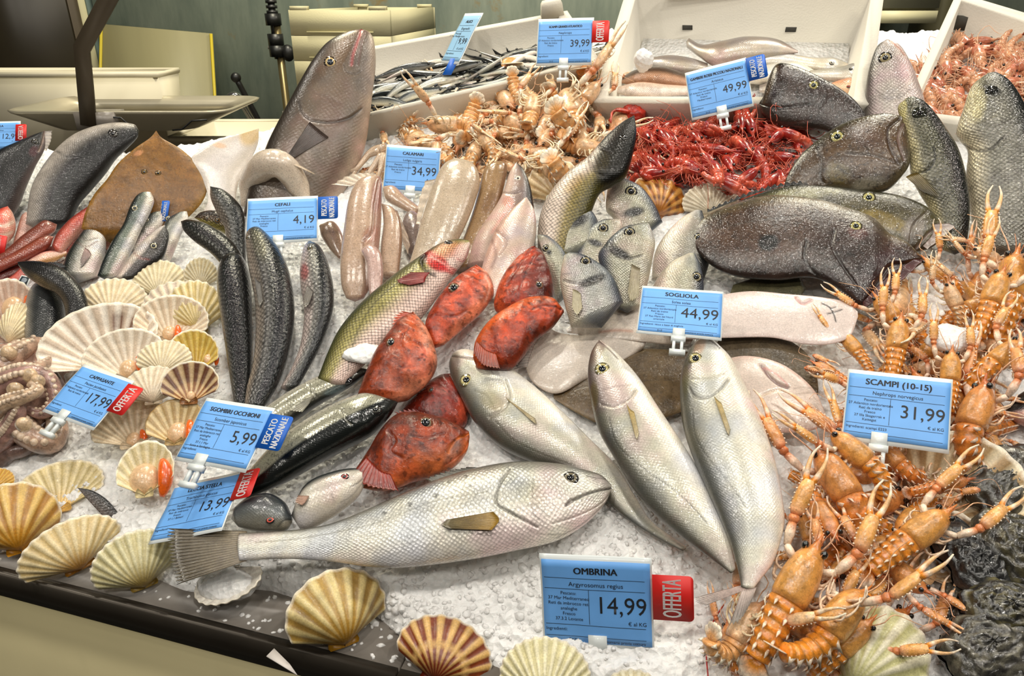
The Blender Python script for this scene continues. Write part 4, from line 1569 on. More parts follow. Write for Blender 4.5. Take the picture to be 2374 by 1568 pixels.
# skate and the white flatfish
f = Fish('skate', 'brown diamond-shaped skate standing behind the small bass', 'fish',
         [(362, 303), (376, 320), (420, 345), (460, 380), (480, 410), (484, 440), (472, 470), (445, 500), (410, 530)],
         [(362, 303), (347, 320), (310, 345), (270, 380), (245, 415), (215, 450), (195, 490), (185, 530)],
         k=.65, th=.12, back=(160, 124, 66), side=(138, 100, 44), belly=(148, 112, 54), mat=S_FLATB, b=(.75, 1.), c=(.75, 1.), patches=[(352, 330, 14, 20, 0, (160, 118, 60), .6), (320, 356, 10, 5, -20, (190, 140, 100), .8)])
f.eye(336, 400, 6, (120, 90, 40))
f.eye(368, 402, 6, (120, 90, 40))
f = Fish('flatfish', 'white belly-up flatfish with yellowish fin tip beside the amberjack', 'fish',
         [(600, 298), (560, 310), (510, 325), (470, 345), (440, 372), (470, 420), (480, 470), (450, 520)],
         [(600, 298), (598, 335), (578, 380), (556, 420), (545, 470), (535, 520)],
         k=.6, th=.10, back=(212, 204, 196), side=(226, 220, 216), belly=(206, 196, 184), mat=S_FLATW, patches=[(580, 315, 26, 20, -40, (206, 178, 120), .75), (512, 338, 16, 6, 10, (224, 190, 160), .7), (505, 375, 30, 20, 0, (196, 188, 186), .3)])

# red mullets
def mullet(lab, D, V, k=.4, h=.02, th=.7, back=(150, 66, 54), side=(206, 110, 92), belly=(224, 168, 150), eye=None, pats=(), lines=(), mat=S_PINK, b=(.1, .8), c=(.2, .9)):
    f = Fish('red_mullet', lab, 'fish', D, V, k=k, h=h, th=th, back=back, side=side, belly=belly, mat=mat, group='red mullets beside the dark bass', patches=pats, lines=lines, b=b, c=c)
    if eye:
        f.eye(*eye, (196, 90, 60))
    return f


f = mullet('pinkish red mullet rising over the others, orange spot on its head', [(246, 455), (230, 456), (205, 478), (180, 495), (155, 515), (130, 545), (120, 570)], [(246, 455), (241, 480), (225, 510), (200, 530), (170, 560), (145, 590)],
           k=.55, h=.03, pats=[(228, 470, 12, 9, -40, (224, 84, 30), .8)], lines=[([(235, 500), (205, 520), (190, 548)], 3, (236, 170, 150), .6), ([(176, 490), (185, 505), (178, 520)], 3, (180, 50, 40), .7)])
f.eye(213, 470, 6, (190, 60, 40))
mullet('brownish red mullet head next to the half-hidden blue tag', [(250, 490), (238, 500), (228, 520), (226, 560)], [(250, 490), (266, 512), (268, 545), (255, 580)], h=.012, back=(120, 60, 48), side=(160, 92, 76), eye=(252, 512, 5))
mullet('long brown mullet, upper of two lying parallel', [(132, 520), (105, 512), (80, 528), (50, 550), (20, 576), (-20, 604)], [(132, 522), (126, 536), (100, 554), (70, 577), (40, 600), (0, 632)], k=.35, h=.035, back=(112, 58, 42), side=(140, 76, 58), belly=(176, 110, 92))
mullet('long brown mullet, lower of two lying parallel', [(125, 548), (100, 548), (60, 571), (20, 593), (-30, 612)], [(125, 550), (112, 574), (70, 598), (20, 620), (-30, 645)], k=.35, h=.045, back=(120, 60, 40), side=(154, 80, 56), belly=(150, 72, 54))
mullet('dark red mullet under the two long brown ones', [(158, 572), (120, 572), (90, 588), (50, 608), (0, 622), (-40, 640)], [(158, 580), (120, 598), (70, 628), (20, 652), (-40, 690)], k=.3, h=.02, back=(110, 40, 34), side=(130, 54, 44), belly=(120, 48, 40))
mullet('pale pink and white mullet above the bent dark fish', [(155, 582), (110, 584), (80, 596), (55, 610)], [(155, 590), (125, 606), (90, 616), (55, 618)], k=.3, h=.035, back=(226, 150, 140), side=(232, 196, 180), belly=(206, 160, 110))
mullet('red and white striped mullet at the frame edge', [(18, 478), (0, 485), (-20, 500), (-40, 545)], [(18, 478), (31, 496), (37, 522), (30, 548), (0, 580)], k=.5, h=.02, back=(196, 74, 60), side=(222, 110, 90), lines=[([(-10, 520), (10, 524), (30, 515)], 5, (236, 214, 196), .8), ([(-10, 545), (10, 545), (30, 538)], 4, (236, 214, 196), .7)])
mullet('small pale pink mullet head between red mullets and dark bass', [(60, 491), (49, 502), (40, 530), (30, 565)], [(60, 491), (72, 500), (80, 522), (72, 560)], k=.5, h=.015, back=(170, 120, 104), side=(214, 176, 164), belly=(226, 200, 190))
mullet('orange-red mullet below the rising one, behind the silver bass', [(205, 525), (180, 530), (160, 550), (140, 580)], [(205, 530), (192, 552), (172, 576), (150, 596)], k=.4, h=.022, back=(190, 70, 40), side=(206, 84, 52), belly=(190, 90, 70))
mullet('pink mullet tail end under the bent dark fish', [(75, 612), (50, 622), (30, 640), (0, 660)], [(78, 622), (60, 640), (40, 662), (10, 690)], k=.3, h=.02, back=(170, 80, 70), side=(196, 104, 92), belly=(206, 130, 120))

# small sea bass group
def bass(lab, D, V, eye=None, r=7, k=.5, h=.02, back=(48, 56, 54), side=(150, 150, 146), belly=(220, 212, 208), pats=(), lines=(), th=.5, b=(.2, .75), c=(.0, .6), mat=S_SMALL):
    f = Fish('small_bass', lab, 'fish', D, V, k=k, h=h, th=th, back=back, side=side, belly=belly, mat=mat, group='small sea bass with the half-hidden tag', patches=pats, lines=lines, b=b, c=c)
    if eye:
        f.eye(*eye, r, (176, 168, 140), (10, 12, 14), (50, 50, 50))
    return f


f = bass('small silver bass turned belly up, grey fin on its side', [(222, 516), (205, 520), (188, 540), (166, 570), (150, 600), (140, 640)], [(222, 516), (240, 530), (247, 560), (243, 595), (228, 640)], k=.5, h=.03, c=(-.4, .4),
         lines=[([(180, 548), (200, 556), (225, 552)], 3, (110, 100, 96), .7, .002), ([(178, 562), (200, 572), (225, 560)], 2.5, (120, 90, 80), .6)], pats=[(200, 530, 14, 6, -30, (90, 90, 90), .5)])
f.fin([(197, 574), (206, 580), (212, 590)], [(186, 606), (186, 622), (196, 612)], (170, 140, 132), (120, 112, 108), 8)
f = bass('small bass with its snout in front of the half-hidden blue tag', [(327, 447), (314, 456), (300, 480), (285, 520), (262, 555), (240, 598), (225, 640)], [(350, 446), (358, 465), (350, 492), (330, 530), (312, 570), (292, 610), (272, 640)], (312, 484), k=.6, h=.03,
         lines=[([(300, 505), (318, 512), (330, 525)], 2.5, (90, 90, 86), .6)], back=(40, 52, 52), side=(112, 120, 112))
f = bass('small bass tucked between its two neighbours, blue sticker behind', [(374, 486), (350, 494), (325, 510), (308, 530), (292, 560)], [(378, 490), (381, 512), (366, 538), (345, 562), (318, 590)], (340, 509), 7, k=.6, h=.018, lines=[([(322, 530), (340, 545), (350, 560)], 2.5, (80, 80, 76), .6)])
f = bass('small dark-headed bass in front, mouth up, beside the scallops', [(384, 524), (392, 546), (385, 585), (372, 606), (342, 624), (312, 645)], [(382, 522), (365, 530), (330, 560), (300, 596), (268, 645)], (358, 570), 8, k=.5, h=.04, back=(44, 42, 42), side=(80, 76, 74), belly=(222, 210, 204), c=(.0, .5),
         lines=[([(310, 586), (325, 598), (345, 602)], 2.5, (150, 90, 80), .6)])
f = bass('pale bass head at the end of the small bass row', [(412, 494), (392, 505), (380, 522), (370, 560)], [(434, 491), (437, 512), (422, 542), (402, 590), (380, 640)], (389, 506), 6, k=.5, h=.012)

# grey mullets around the CEFALI tag
def cef(lab, D, V, k=.22, h=.03, eye=None, back=(34, 36, 36), side=(88, 88, 84), belly=(150, 140, 130), b=(-.2, .5), c=(.2, .8), lines=(), pats=(), stripes=((40, 42, 44), 5, .45), mat=S_MULLET, th=.78):
    f = Fish('grey_mullet', lab, 'fish', D, V, k=k, h=h, th=th, back=back, side=side, belly=belly, mat=mat, group='grey mullets by the CEFALI tag', b=b, c=c, lines=lines, patches=pats, stripes=stripes)
    if eye:
        f.eye(*eye, (96, 84, 56), (10, 10, 10), (34, 34, 34))
    return f


cef('dark mullet head rising behind the bent mullet', [(488, 432), (520, 441), (553, 470), (567, 500), (570, 560), (572, 620)], [(487, 434), (488, 460), (500, 490), (520, 530), (528, 600)], k=.5, h=.01, stripes=None)
f = cef('small brown mullet head looking out under the dark mullet head', [(450, 505), (468, 491), (500, 488), (530, 500)], [(450, 505), (478, 522), (515, 540), (540, 560)], k=.5, h=.012, back=(60, 48, 36), side=(96, 78, 56), belly=(150, 140, 80), stripes=None, th=.5)
f.eye(503, 512, 6, (120, 90, 50))
f.eye(481, 507, 5, (90, 70, 40))
cef('long dark mullet with its head bent sideways over its body', [(512, 605), (540, 590), (566, 600), (580, 640), (584, 700), (584, 800), (581, 880), (575, 945)], [(510, 610), (505, 650), (505, 690), (515, 760), (528, 850), (543, 945)], k=.2, h=.03, back=(28, 30, 30), side=(62, 62, 60), belly=(110, 108, 104), b=(-.6, .2))
f = Fish('grey_mullet', 'black mullet head lying sideways across the long dark mullet', 'fish', [(420, 513), (440, 510), (480, 520), (520, 545), (552, 575), (575, 620)], [(420, 517), (426, 536), (450, 560), (488, 588), (510, 612), (530, 640)], k=.3, h=.05, th=.7,
         back=(30, 32, 30), side=(46, 48, 44), belly=(84, 82, 76), mat=S_MULLET, group='grey mullets by the CEFALI tag')
f = cef('long silver-striped mullet under the CEFALI tag', [(585, 529), (605, 530), (640, 565), (665, 610), (680, 670), (683, 740), (670, 820), (645, 890), (612, 945)], [(578, 531), (569, 555), (575, 620), (590, 700), (592, 780), (585, 850), (572, 900), (566, 945)],
        k=.25, h=.035, side=(104, 102, 98), belly=(176, 164, 152), back=(30, 34, 36), b=(-.1, .3), eye=(576, 552, 5), pats=[(600, 565, 14, 40, -14, (120, 116, 90), .5)], stripes=((52, 52, 54), 7, .5))
f.fin([(590, 640), (596, 650), (604, 655)], [(596, 690), (602, 712), (610, 700)], (80, 76, 72), (96, 92, 86), 8)
f = cef('short mullet with a pink gill, beside the squid tubes', [(722, 560), (745, 575), (765, 620), (775, 680), (768, 740), (745, 800), (718, 850), (690, 900)], [(712, 562), (702, 580), (695, 620), (695, 660), (704, 720), (698, 790), (678, 850), (650, 900)],
        k=.25, h=.03, side=(120, 118, 112), belly=(196, 182, 176), b=(.0, .5), c=(.0, .6), eye=(718, 576, 6), pats=[(705, 630, 9, 22, 0, (176, 92, 92), .75)], stripes=((62, 64, 70), 7, .45))
f.fin([(712, 662), (720, 668), (726, 676)], [(704, 690), (706, 714), (716, 706)], (110, 104, 96), None, 8)

# the dark bent fish above the octopus
f = Fish('bonito', 'black fish bent over in an arch beside the scallops', 'fish', [(42, 608), (70, 606), (110, 610), (150, 625), (185, 660), (203, 695), (200, 730), (182, 765), (160, 800)], [(43, 616), (60, 640), (95, 665), (130, 682), (148, 710), (150, 750), (128, 800)], k=.3, h=.05, th=.7,
         back=(20, 20, 22), side=(48, 46, 46), belly=(110, 100, 84), mat=S_DARK, b=(-.2, .5), c=(.3, .9), patches=[(95, 655, 26, 8, 40, (128, 112, 84), .6)])
f.fin([(100, 610), (122, 614), (140, 622)], [(118, 608), (140, 610), (156, 618)], (30, 30, 32), (40, 40, 42), 8, off=0, name='dorsal_fin')
Fish('bonito', 'grey-flanked fish body under the black arched fish', 'fish', [(106, 648), (130, 655), (150, 705), (146, 760), (130, 830)], [(100, 650), (72, 672), (58, 720), (58, 780), (64, 830)], k=.2, h=.03, th=.7, back=(24, 26, 28), side=(70, 72, 72), belly=(150, 146, 138), mat=S_DARK)

# squids
def squid(lab, D, V, k=.35, h=.03, th=.62, col=(196, 172, 152), col2=(168, 130, 118), pats=(), lines=(), **kw):
    return Fish('squid', lab, 'squid', D, V, k=k, h=h, th=th, back=col2, side=col, belly=col, mat=S_SQUID, group='squids by the CALAMARI tag', patches=pats, lines=lines, b=(.5, 1.), K=36, body='mantle', **kw)


f = squid('upright pinkish squid tube right of the CEFALI tag, purple patch at its top', [(862, 411), (884, 416), (886, 480), (883, 540), (876, 600), (862, 660), (845, 690)], [(856, 412), (826, 424), (806, 470), (795, 540), (788, 600), (790, 660), (802, 692)], k=.4, h=.045,
          pats=[(872, 455, 12, 40, 5, (142, 88, 84), .7), (860, 545, 16, 24, 30, (164, 110, 92), .6)], lines=[([(878, 420), (868, 480), (862, 540), (842, 560), (845, 600), (850, 680)], 3, (150, 116, 100), .7, .004)])
f.fin([(812, 432), (850, 415), (868, 428)], [(768, 428), (812, 404), (866, 398)], (198, 182, 164), (190, 172, 150), 6, off=-.004, name='tail_fin', amp=.0006)
squid('small pink squid lobe lying against the upright tube', [(838, 578), (860, 568), (884, 588), (889, 640), (880, 690)], [(838, 582), (850, 615), (852, 650), (858, 692)], k=.35, h=.062, col=(204, 178, 170))
f = squid('curved squid tube behind the upright one, brown outer edge', [(885, 472), (912, 482), (929, 512), (933, 562), (926, 640)], [(885, 476), (888, 520), (882, 570), (880, 640)], k=.4, h=.035, col2=(150, 116, 92))
f.fin([(912, 484), (929, 512), (933, 560)], [(922, 490), (950, 560), (946, 590)], (150, 128, 108), None, 5, off=0, name='fin', amp=.0004)
f = squid('widest cream squid tube in front of the CALAMARI tag', [(1060, 366), (1100, 382), (1114, 420), (1102, 470), (1082, 520), (1056, 570), (1020, 625)], [(1058, 367), (1028, 382), (1006, 420), (988, 470), (973, 520), (960, 570), (944, 625)], k=.45, h=.04, col=(200, 184, 164), col2=(190, 168, 144), th=.5)
f.fin([(1010, 415), (988, 470), (973, 520)], [(985, 420), (972, 460), (964, 520)], (196, 180, 160), None, 5, off=-.004, name='fin', amp=.0004)
squid('tan squid tube leaning behind the widest one', [(1150, 374), (1176, 384), (1170, 430), (1152, 500), (1132, 550), (1100, 620)], [(1145, 376), (1120, 396), (1110, 440), (1092, 500), (1070, 560), (1046, 620)], k=.45, h=.022, col=(168, 140, 106), col2=(138, 104, 78), pats=[(1135, 470, 14, 30, 20, (110, 78, 60), .5)])
squid('small pale squid tip lying under the CALAMARI tag', [(890, 432), (915, 432), (940, 455), (972, 480)], [(888, 440), (895, 465), (925, 482), (960, 500)], k=.35, h=.03)
squid('grey squid lying low between two tubes', [(935, 500), (960, 490), (985, 520), (980, 570)], [(935, 505), (930, 540), (940, 580), (955, 600)], k=.3, h=.01, col=(150, 134, 128))
squid('brownish squid under the blue origin sticker of the CEFALI tag', [(745, 520), (775, 515), (795, 545), (800, 590)], [(740, 525), (745, 550), (765, 580), (785, 600)], k=.3, h=.02, col=(160, 136, 118))
# the squid draped like an arch, with arms
ar = empty('squid', on(690, 470, .02), 'pale squid draped in an arch over a small fish head, before the amberjack', 'squid', 'squids by the CALAMARI tag')
o0 = np.array(ar.location)
pth = [on(u, v, hh_) for u, v, hh_ in ((566, 480, .02), (582, 425, .05), (606, 390, .085), (636, 378, .10), (664, 392, .085), (690, 430, .05), (716, 480, .02))]
pc = cr(pth, 34)
tt = np.linspace(0, 1, 34)
MB().sweep(pc, .021 * (.75 + .5 * np.sin(tt * math.pi)) * np.minimum(1, .35 + 4 * np.minimum(tt, 1 - tt)), np.array([(206, 190, 172)] * 34), 18, up=BN).build('mantle', S_SQUID, ar, o0)
fn = MB()
fn.sweep([pc[20], pc[20] + RIGHT * .025 + UPZ * .002, pc[22] + RIGHT * .05 - UPZ * .008], [(.012, .002), (.010, .002), (.002, .001)], (200, 182, 160), 8)
fn.build('fin', S_SQUID, ar, o0)
f = Fish('small_hake', 'small dark fish head with pink gill framed by the arched squid', 'fish', [(612, 386), (635, 391), (652, 420), (664, 480)], [(609, 388), (602, 412), (606, 440), (612, 480)], k=.5, h=.02, th=.6, back=(40, 44, 54), side=(90, 76, 72), belly=(190, 160, 150), mat=S_DARK,
         patches=[(628, 440, 16, 14, 0, (170, 104, 100), .7)])
f.eye(616, 402, 6, (90, 50, 50))
# limp arms hanging from the squid behind the tag
ar = empty('squid', on(830, 430, .02), 'limp squid arms hanging over the amberjack flank above the upright tube', 'squid', 'squids by the CALAMARI tag')
o0 = np.array(ar.location)
for pts, r in (([(890, 345), (865, 350), (838, 378), (812, 415)], .010), ([(885, 362), (868, 385), (850, 410), (838, 430)], .009), ([(880, 350), (852, 362), (826, 392), (800, 400), (772, 412)], .007), ([(888, 360), (880, 400), (872, 425)], .008)):
    p = cr([on(u, v, .05 - .008 * i) for i, (u, v) in enumerate(pts)], 16)
    MB().sweep(p, np.linspace(r, r * .25, 16), (196, 172, 148), 9).build('arm', S_SQUID, ar, o0)

# hake and pale belly in the centre
f = Fish('hake', 'upright fish with white-ringed eye between squid tubes and yellowish croaker', 'fish', [(1197, 376), (1215, 394), (1230, 430), (1239, 480), (1245, 550), (1230, 620)], [(1197, 376), (1181, 400), (1168, 440), (1150, 475), (1120, 520), (1096, 560), (1080, 620)],
         k=.5, h=.02, th=.5, back=(42, 38, 36), side=(150, 130, 122), belly=(206, 184, 176), mat=S_SMOOTH, b=(.3, .85), c=(.0, .7),
         lines=[([(1166, 446), (1185, 449), (1206, 446)], 2, (96, 72, 66), .7, .002), ([(1185, 470), (1165, 500), (1140, 540)], 4, (206, 150, 140), .7)], patches=[(1178, 470, 14, 14, 0, (190, 120, 100), .6)])
f.eye(1201, 413, 7, (226, 216, 196), (20, 16, 14), (160, 150, 140), pr=.4)
f = Fish('hake', 'pale pink fish belly side under the white-ringed-eye fish', 'fish', [(1222, 458), (1240, 490), (1244, 540), (1230, 600), (1195, 650), (1160, 700)], [(1215, 460), (1182, 490), (1150, 530), (1130, 575), (1116, 620), (1100, 690)], k=.4, h=.045, th=.4,
         back=(190, 176, 170), side=(206, 186, 178), belly=(214, 180, 170), mat=S_SMOOTH, lines=[([(1150, 535), (1175, 560), (1160, 590)], 4, (140, 110, 104), .5, .002), ([(1140, 555), (1150, 590), (1140, 620)], 4, (130, 100, 96), .5)])

# croaker with the black head
f = Fish('croaker', 'yellowish croaker with a black head stretched up to the red shrimps', 'fish', [(1471, 269), (1476, 310), (1468, 360), (1452, 410), (1425, 430), (1392, 450), (1370, 500), (1345, 560), (1318, 620)], [(1469, 268), (1440, 285), (1400, 320), (1360, 365), (1312, 402), (1272, 450), (1250, 500), (1245, 560), (1250, 620)],
         k=.5, h=.03, th=.5, back=(92, 86, 40), side=(146, 132, 84), belly=(206, 192, 180), mat=S_OLIVE, b=(.1, .7), c=(-.2, .35),
         lines=[([(1368, 320), (1390, 340), (1420, 355)], 2.5, (60, 50, 44), .8, .002), ([(1405, 440), (1360, 462), (1330, 470)], 2, (60, 56, 30), .6), ([(1368, 330), (1366, 360), (1376, 395), (1398, 408)], 3, (70, 64, 50), .6, .002)],
         patches=[(1434, 342, 46, 98, 22, (14, 12, 10), .97, .2), (1392, 372, 20, 26, 0, (84, 76, 54), .6), (1418, 318, 30, 8, -45, (74, 62, 54), .5), (1330, 425, 30, 12, -45, (170, 140, 60), .5)])
f.eye(1443, 322, 8, (40, 36, 30), (6, 6, 6), (20, 18, 16))

# sea breams
def bream(lab, D, V, eye, r=11, k=.55, h=.03, th=.42, patch=None, lines=(), back=(88, 96, 108), side=(168, 166, 154), belly=(206, 198, 186), b=(.35, .9), c=(.3, .9)):
    pats = [patch] if patch and len(patch) > 5 else []
    f = Fish('sea_bream', lab, 'fish', D, V, k=k, h=h, th=th, back=back, side=side, belly=belly, mat=S_SMALL, group='gilt-head breams in the middle', patches=pats, lines=lines, b=b, c=c)
    f.eye(*eye, r, (150, 140, 110), (10, 12, 16), (36, 38, 42), pr=.6)
    return f


f = bream('bream at the back of the group, propped against the croaker', [(1270, 452), (1296, 443), (1330, 450), (1360, 475), (1385, 505), (1396, 550)], [(1266, 456), (1260, 495), (1265, 520), (1262, 560), (1275, 610)], (1323, 467), patch=(1340, 513, 28, 12, -30, (16, 16, 18), .97),
          lines=[([(1352, 480), (1362, 500), (1350, 525)], 2.5, (90, 90, 90), .6), ([(1266, 512), (1290, 520), (1330, 525)], 2, (120, 116, 110), .6), ([(1268, 498), (1285, 500)], 3, (90, 86, 80), .6)])
f = bream('bream with the largest dark eye, left of the brown-striped shell', [(1418, 410), (1450, 414), (1490, 435), (1520, 475), (1538, 515)], [(1414, 414), (1405, 455), (1404, 490), (1420, 508), (1432, 540)], (1463, 445), 13, patch=(1470, 492, 26, 10, -10, (16, 16, 18), .97), h=.025,
          lines=[([(1412, 485), (1440, 500), (1465, 505)], 2, (110, 104, 100), .7), ([(1408, 455), (1420, 465)], 3, (130, 120, 116), .6)])
f = bream('smaller bream squeezed between three others, looking up', [(1426, 508), (1395, 510), (1365, 530), (1345, 560), (1330, 610)], [(1440, 510), (1444, 530), (1432, 552), (1412, 580), (1395, 620)], (1398, 529), 11, h=.03, patch=(1380, 563, 18, 8, 20, (16, 16, 18), .97))
f = bream('bream with a yellow-grey pectoral fin, mouth up, at the right of the group', [(1492, 518), (1450, 525), (1420, 545), (1398, 570), (1385, 595), (1400, 650), (1418, 710)], [(1505, 519), (1520, 560), (1515, 600), (1505, 650), (1488, 710)], (1460, 540), 12, h=.055,
          patch=(1432, 584, 34, 12, 30, (16, 16, 18), .97), lines=[([(1418, 560), (1420, 580), (1450, 600), (1490, 592)], 2.5, (90, 86, 84), .7, .002)])
f.fin([(1465, 612), (1475, 618), (1484, 622)], [(1455, 680), (1462, 700), (1482, 690)], (150, 138, 110), (170, 160, 130), 9)
f = bream('bream lowest in the group, facing the SOGLIOLA tag', [(1322, 585), (1350, 589), (1390, 610), (1425, 645), (1447, 700)], [(1308, 592), (1301, 620), (1298, 660), (1308, 710), (1322, 760)], (1357, 607), 12, h=.065, side=(166, 166, 166), patch=(1374, 650, 34, 11, -22, (16, 16, 18), .97),
          lines=[([(1305, 650), (1335, 658), (1375, 655), (1395, 640)], 2.5, (110, 106, 104), .7, .002), ([(1304, 636), (1325, 634)], 2, (90, 90, 90), .6)])
f.fin([(1328, 670), (1338, 674), (1346, 680)], [(1326, 715), (1338, 732), (1350, 716)], (176, 164, 130), (190, 180, 150), 8)
f = bream('blue-backed bream half hidden behind the upright orange scorpionfish', [(1250, 543), (1276, 550), (1310, 585), (1322, 640)], [(1245, 548), (1262, 600), (1280, 650), (1288, 710)], (1266, 575), 8, h=.02, patch=(1273, 585, 8, 8, 0, (16, 16, 18), .97))
f = bream('bream turned away with its eye toward the dark dory', [(1628, 489), (1641, 530), (1649, 570), (1646, 610), (1634, 650)], [(1612, 487), (1580, 505), (1540, 545), (1515, 590), (1508, 650)], (1620, 551), 11, h=.03, back=(70, 72, 74), side=(150, 146, 138), belly=(214, 206, 198), b=(.2, .8), c=(-.2, .6),
          lines=[([(1560, 590), (1580, 592), (1610, 590)], 2, (100, 96, 92), .6)])
f = bream('bream pressed behind the SOGLIOLA tag, eye beside the card', [(1612, 589), (1626, 620), (1633, 660), (1632, 710)], [(1596, 587), (1560, 605), (1525, 640), (1500, 690)], (1615, 644), 12, h=.045, c=(-.2, .6))

# sea bass with the open red gill
f = Fish('sea_bass', 'olive sea bass with an open blood-red gill, lying across the centre', 'fish', [(1086, 557), (1060, 555), (1020, 565), (980, 590), (930, 625), (880, 665), (830, 710), (785, 765), (758, 820), (735, 880)], [(1090, 566), (1082, 600), (1050, 640), (1015, 690), (985, 730), (950, 772), (900, 805), (865, 830), (830, 860), (800, 890)],
         k=.3, h=.045, th=.5, back=(78, 80, 44), side=(158, 150, 96), belly=(212, 190, 180), mat=S_OLIVE, b=(.2, .95), c=(-.2, .5),
         lines=[([(965, 620), (930, 650), (880, 690), (840, 745), (815, 810), (806, 860)], 1.8, (70, 66, 34), .8), ([(985, 590), (975, 605), (985, 625), (1010, 640)], 3, (40, 14, 12), .9, .004), ([(1000, 596), (1030, 612), (1055, 632)], 3, (226, 170, 160), .6), ([(1060, 600), (1075, 605), (1088, 575)], 2, (180, 90, 84), .6)],
         patches=[(1010, 606, 36, 18, 35, (178, 18, 14), .95, .3), (1040, 625, 34, 9, 25, (200, 40, 40), .7), (1040, 580, 34, 18, -15, (206, 130, 104), .55), (1068, 585, 14, 24, 20, (226, 190, 180), .6), (982, 600, 10, 16, 20, (26, 12, 10), .8)])
f.eye(1040, 563, 9, (70, 56, 44), (14, 12, 12), (30, 24, 20), squash=.7, ang=15)
f.fin([(996, 632), (988, 642), (984, 654)], [(950, 632), (918, 652), (948, 662)], (140, 26, 20), (120, 34, 28), 10, lift=.006)

# scorpionfish
def scorp(lab, D, V, eye=None, r=10, k=.4, h=.04, th=.55, pal=((134, 60, 28), (180, 90, 50), (206, 136, 106)), lines=(), pats=(), er=0):
    f = Fish('scorpionfish', lab, 'fish', D, V, k=k, h=h, th=th, back=pal[0], side=pal[1], belly=pal[2], mat=S_RED, group='red scorpionfish in the middle', lines=lines, patches=pats, b=(.0, .8), c=(.2, .9), lobes=(.0012, 34))
    if eye:
        f.eye(*eye, r, (120, 110, 90), (20, 22, 26), (110, 60, 40), pr=.66)
    return f


f = scorp('orange-red scorpionfish with its head down left, beside the sea bass belly', [(955, 724), (925, 740), (900, 770), (870, 812), (850, 855), (828, 915)], [(960, 724), (990, 760), (1011, 810), (1015, 850), (992, 890), (950, 925)], (908, 794), 11, h=.05,
          lines=[([(960, 790), (975, 800), (985, 820), (970, 835)], 3, (150, 50, 34), .7, .002), ([(935, 770), (930, 800), (945, 830), (930, 860)], 3, (120, 30, 14), .5, .002), ([(900, 830), (930, 850), (960, 850)], 3, (120, 30, 14), .5, .0015)], pats=[(975, 840, 30, 40, 0, (206, 112, 88), .6)])
f.fin([(955, 726), (935, 735), (920, 748)], [(930, 722), (914, 734), (908, 760)], (176, 50, 24), (196, 80, 40), 6, off=0, name='dorsal_fin', jag=.2)
f = scorp('bright orange scorpionfish head next to the bass tail fin, eye ringed white', [(1102, 615), (1062, 640), (1030, 670), (1003, 710), (985, 748), (985, 800)], [(1110, 617), (1136, 640), (1146, 680), (1122, 720), (1082, 757), (1030, 800)], (1053, 668), 12, h=.045,
          pal=((164, 66, 30), (204, 94, 54), (214, 134, 104)), lines=[([(1090, 660), (1105, 680), (1130, 690)], 2.5, (150, 50, 30), .6, .002), ([(1125, 640), (1135, 665), (1125, 700)], 2.5, (236, 190, 170), .6), ([(1010, 730), (1050, 735), (1080, 720)], 3, (130, 40, 20), .5, .002)], pats=[(1075, 700, 24, 10, 0, (150, 56, 20), .6)])
f = scorp('upright deep orange scorpionfish left of the breams', [(1242, 572), (1262, 590), (1281, 640), (1286, 690), (1268, 740)], [(1232, 572), (1196, 600), (1165, 640), (1148, 682), (1145, 718), (1180, 745)], (1249, 660), 9, h=.05,
          pal=((116, 42, 16), (170, 66, 28), (192, 92, 54)), lines=[([(1228, 580), (1200, 620), (1175, 660)], 3, (110, 34, 10), .6, .002), ([(1240, 590), (1215, 640), (1200, 690)], 3, (96, 26, 8), .6, .0015)], pats=[(1250, 650, 26, 50, 0, (96, 28, 12), .5)])
f = scorp('bushy orange scorpionfish lying toward the flatfish fringe', [(1306, 718), (1280, 690), (1230, 689), (1180, 710), (1132, 745), (1102, 790), (1096, 830)], [(1308, 724), (1282, 760), (1242, 792), (1212, 832), (1180, 860), (1130, 860)], None, h=.055,
          pal=((196, 96, 36), (190, 80, 32), (120, 50, 26)), lines=[([(1300, 716), (1270, 708), (1230, 716)], 2.5, (110, 30, 10), .7, .002), ([(1300, 728), (1260, 728), (1220, 740)], 2.5, (150, 60, 24), .6)])
f.fin([(1105, 790), (1125, 810), (1150, 820)], [(1098, 820), (1120, 848), (1160, 856)], (176, 70, 30), (110, 40, 20), 10, lift=.004)
f = scorp('dark red scorpionfish wedged behind the nearest one', [(1058, 865), (1020, 870), (980, 895), (945, 930), (915, 975)], [(1072, 878), (1086, 930), (1082, 985), (1040, 1010), (980, 1010)], None, h=.01, pal=((104, 34, 18), (134, 46, 28), (186, 90, 66)), pats=[(1020, 905, 20, 8, 20, (206, 130, 120), .5)])
f.eye(1000, 905, 8, (90, 50, 30), (20, 16, 14), (90, 30, 20))
f = scorp('nearest dark red scorpionfish, mouth against the first silver jack', [(1087, 1000), (1050, 979), (1010, 964), (960, 956), (918, 962), (880, 1000), (850, 1050), (815, 1100)], [(1089, 1014), (1082, 1050), (1052, 1086), (1010, 1107), (960, 1118), (925, 1132), (880, 1140), (830, 1130)], (988, 982), 15, k=.3, h=.045,
          pal=((110, 48, 22), (152, 70, 34), (192, 112, 66)), lines=[([(1086, 1006), (1060, 1018), (1045, 1035), (1040, 1050)], 3, (206, 120, 50), .8, .003), ([(1089, 1020), (1070, 1050), (1030, 1080)], 3, (176, 84, 40), .7, .002), ([(900, 1000), (915, 1020), (905, 1045), (930, 1060)], 3.5, (90, 20, 10), .6, .003), ([(950, 1010), (985, 1015), (1030, 1005)], 3, (90, 20, 10), .5, .002)],
          pats=[(1050, 1050, 16, 34, 30, (150, 120, 110), .45), (930, 1090, 60, 24, 10, (190, 90, 50), .5)])
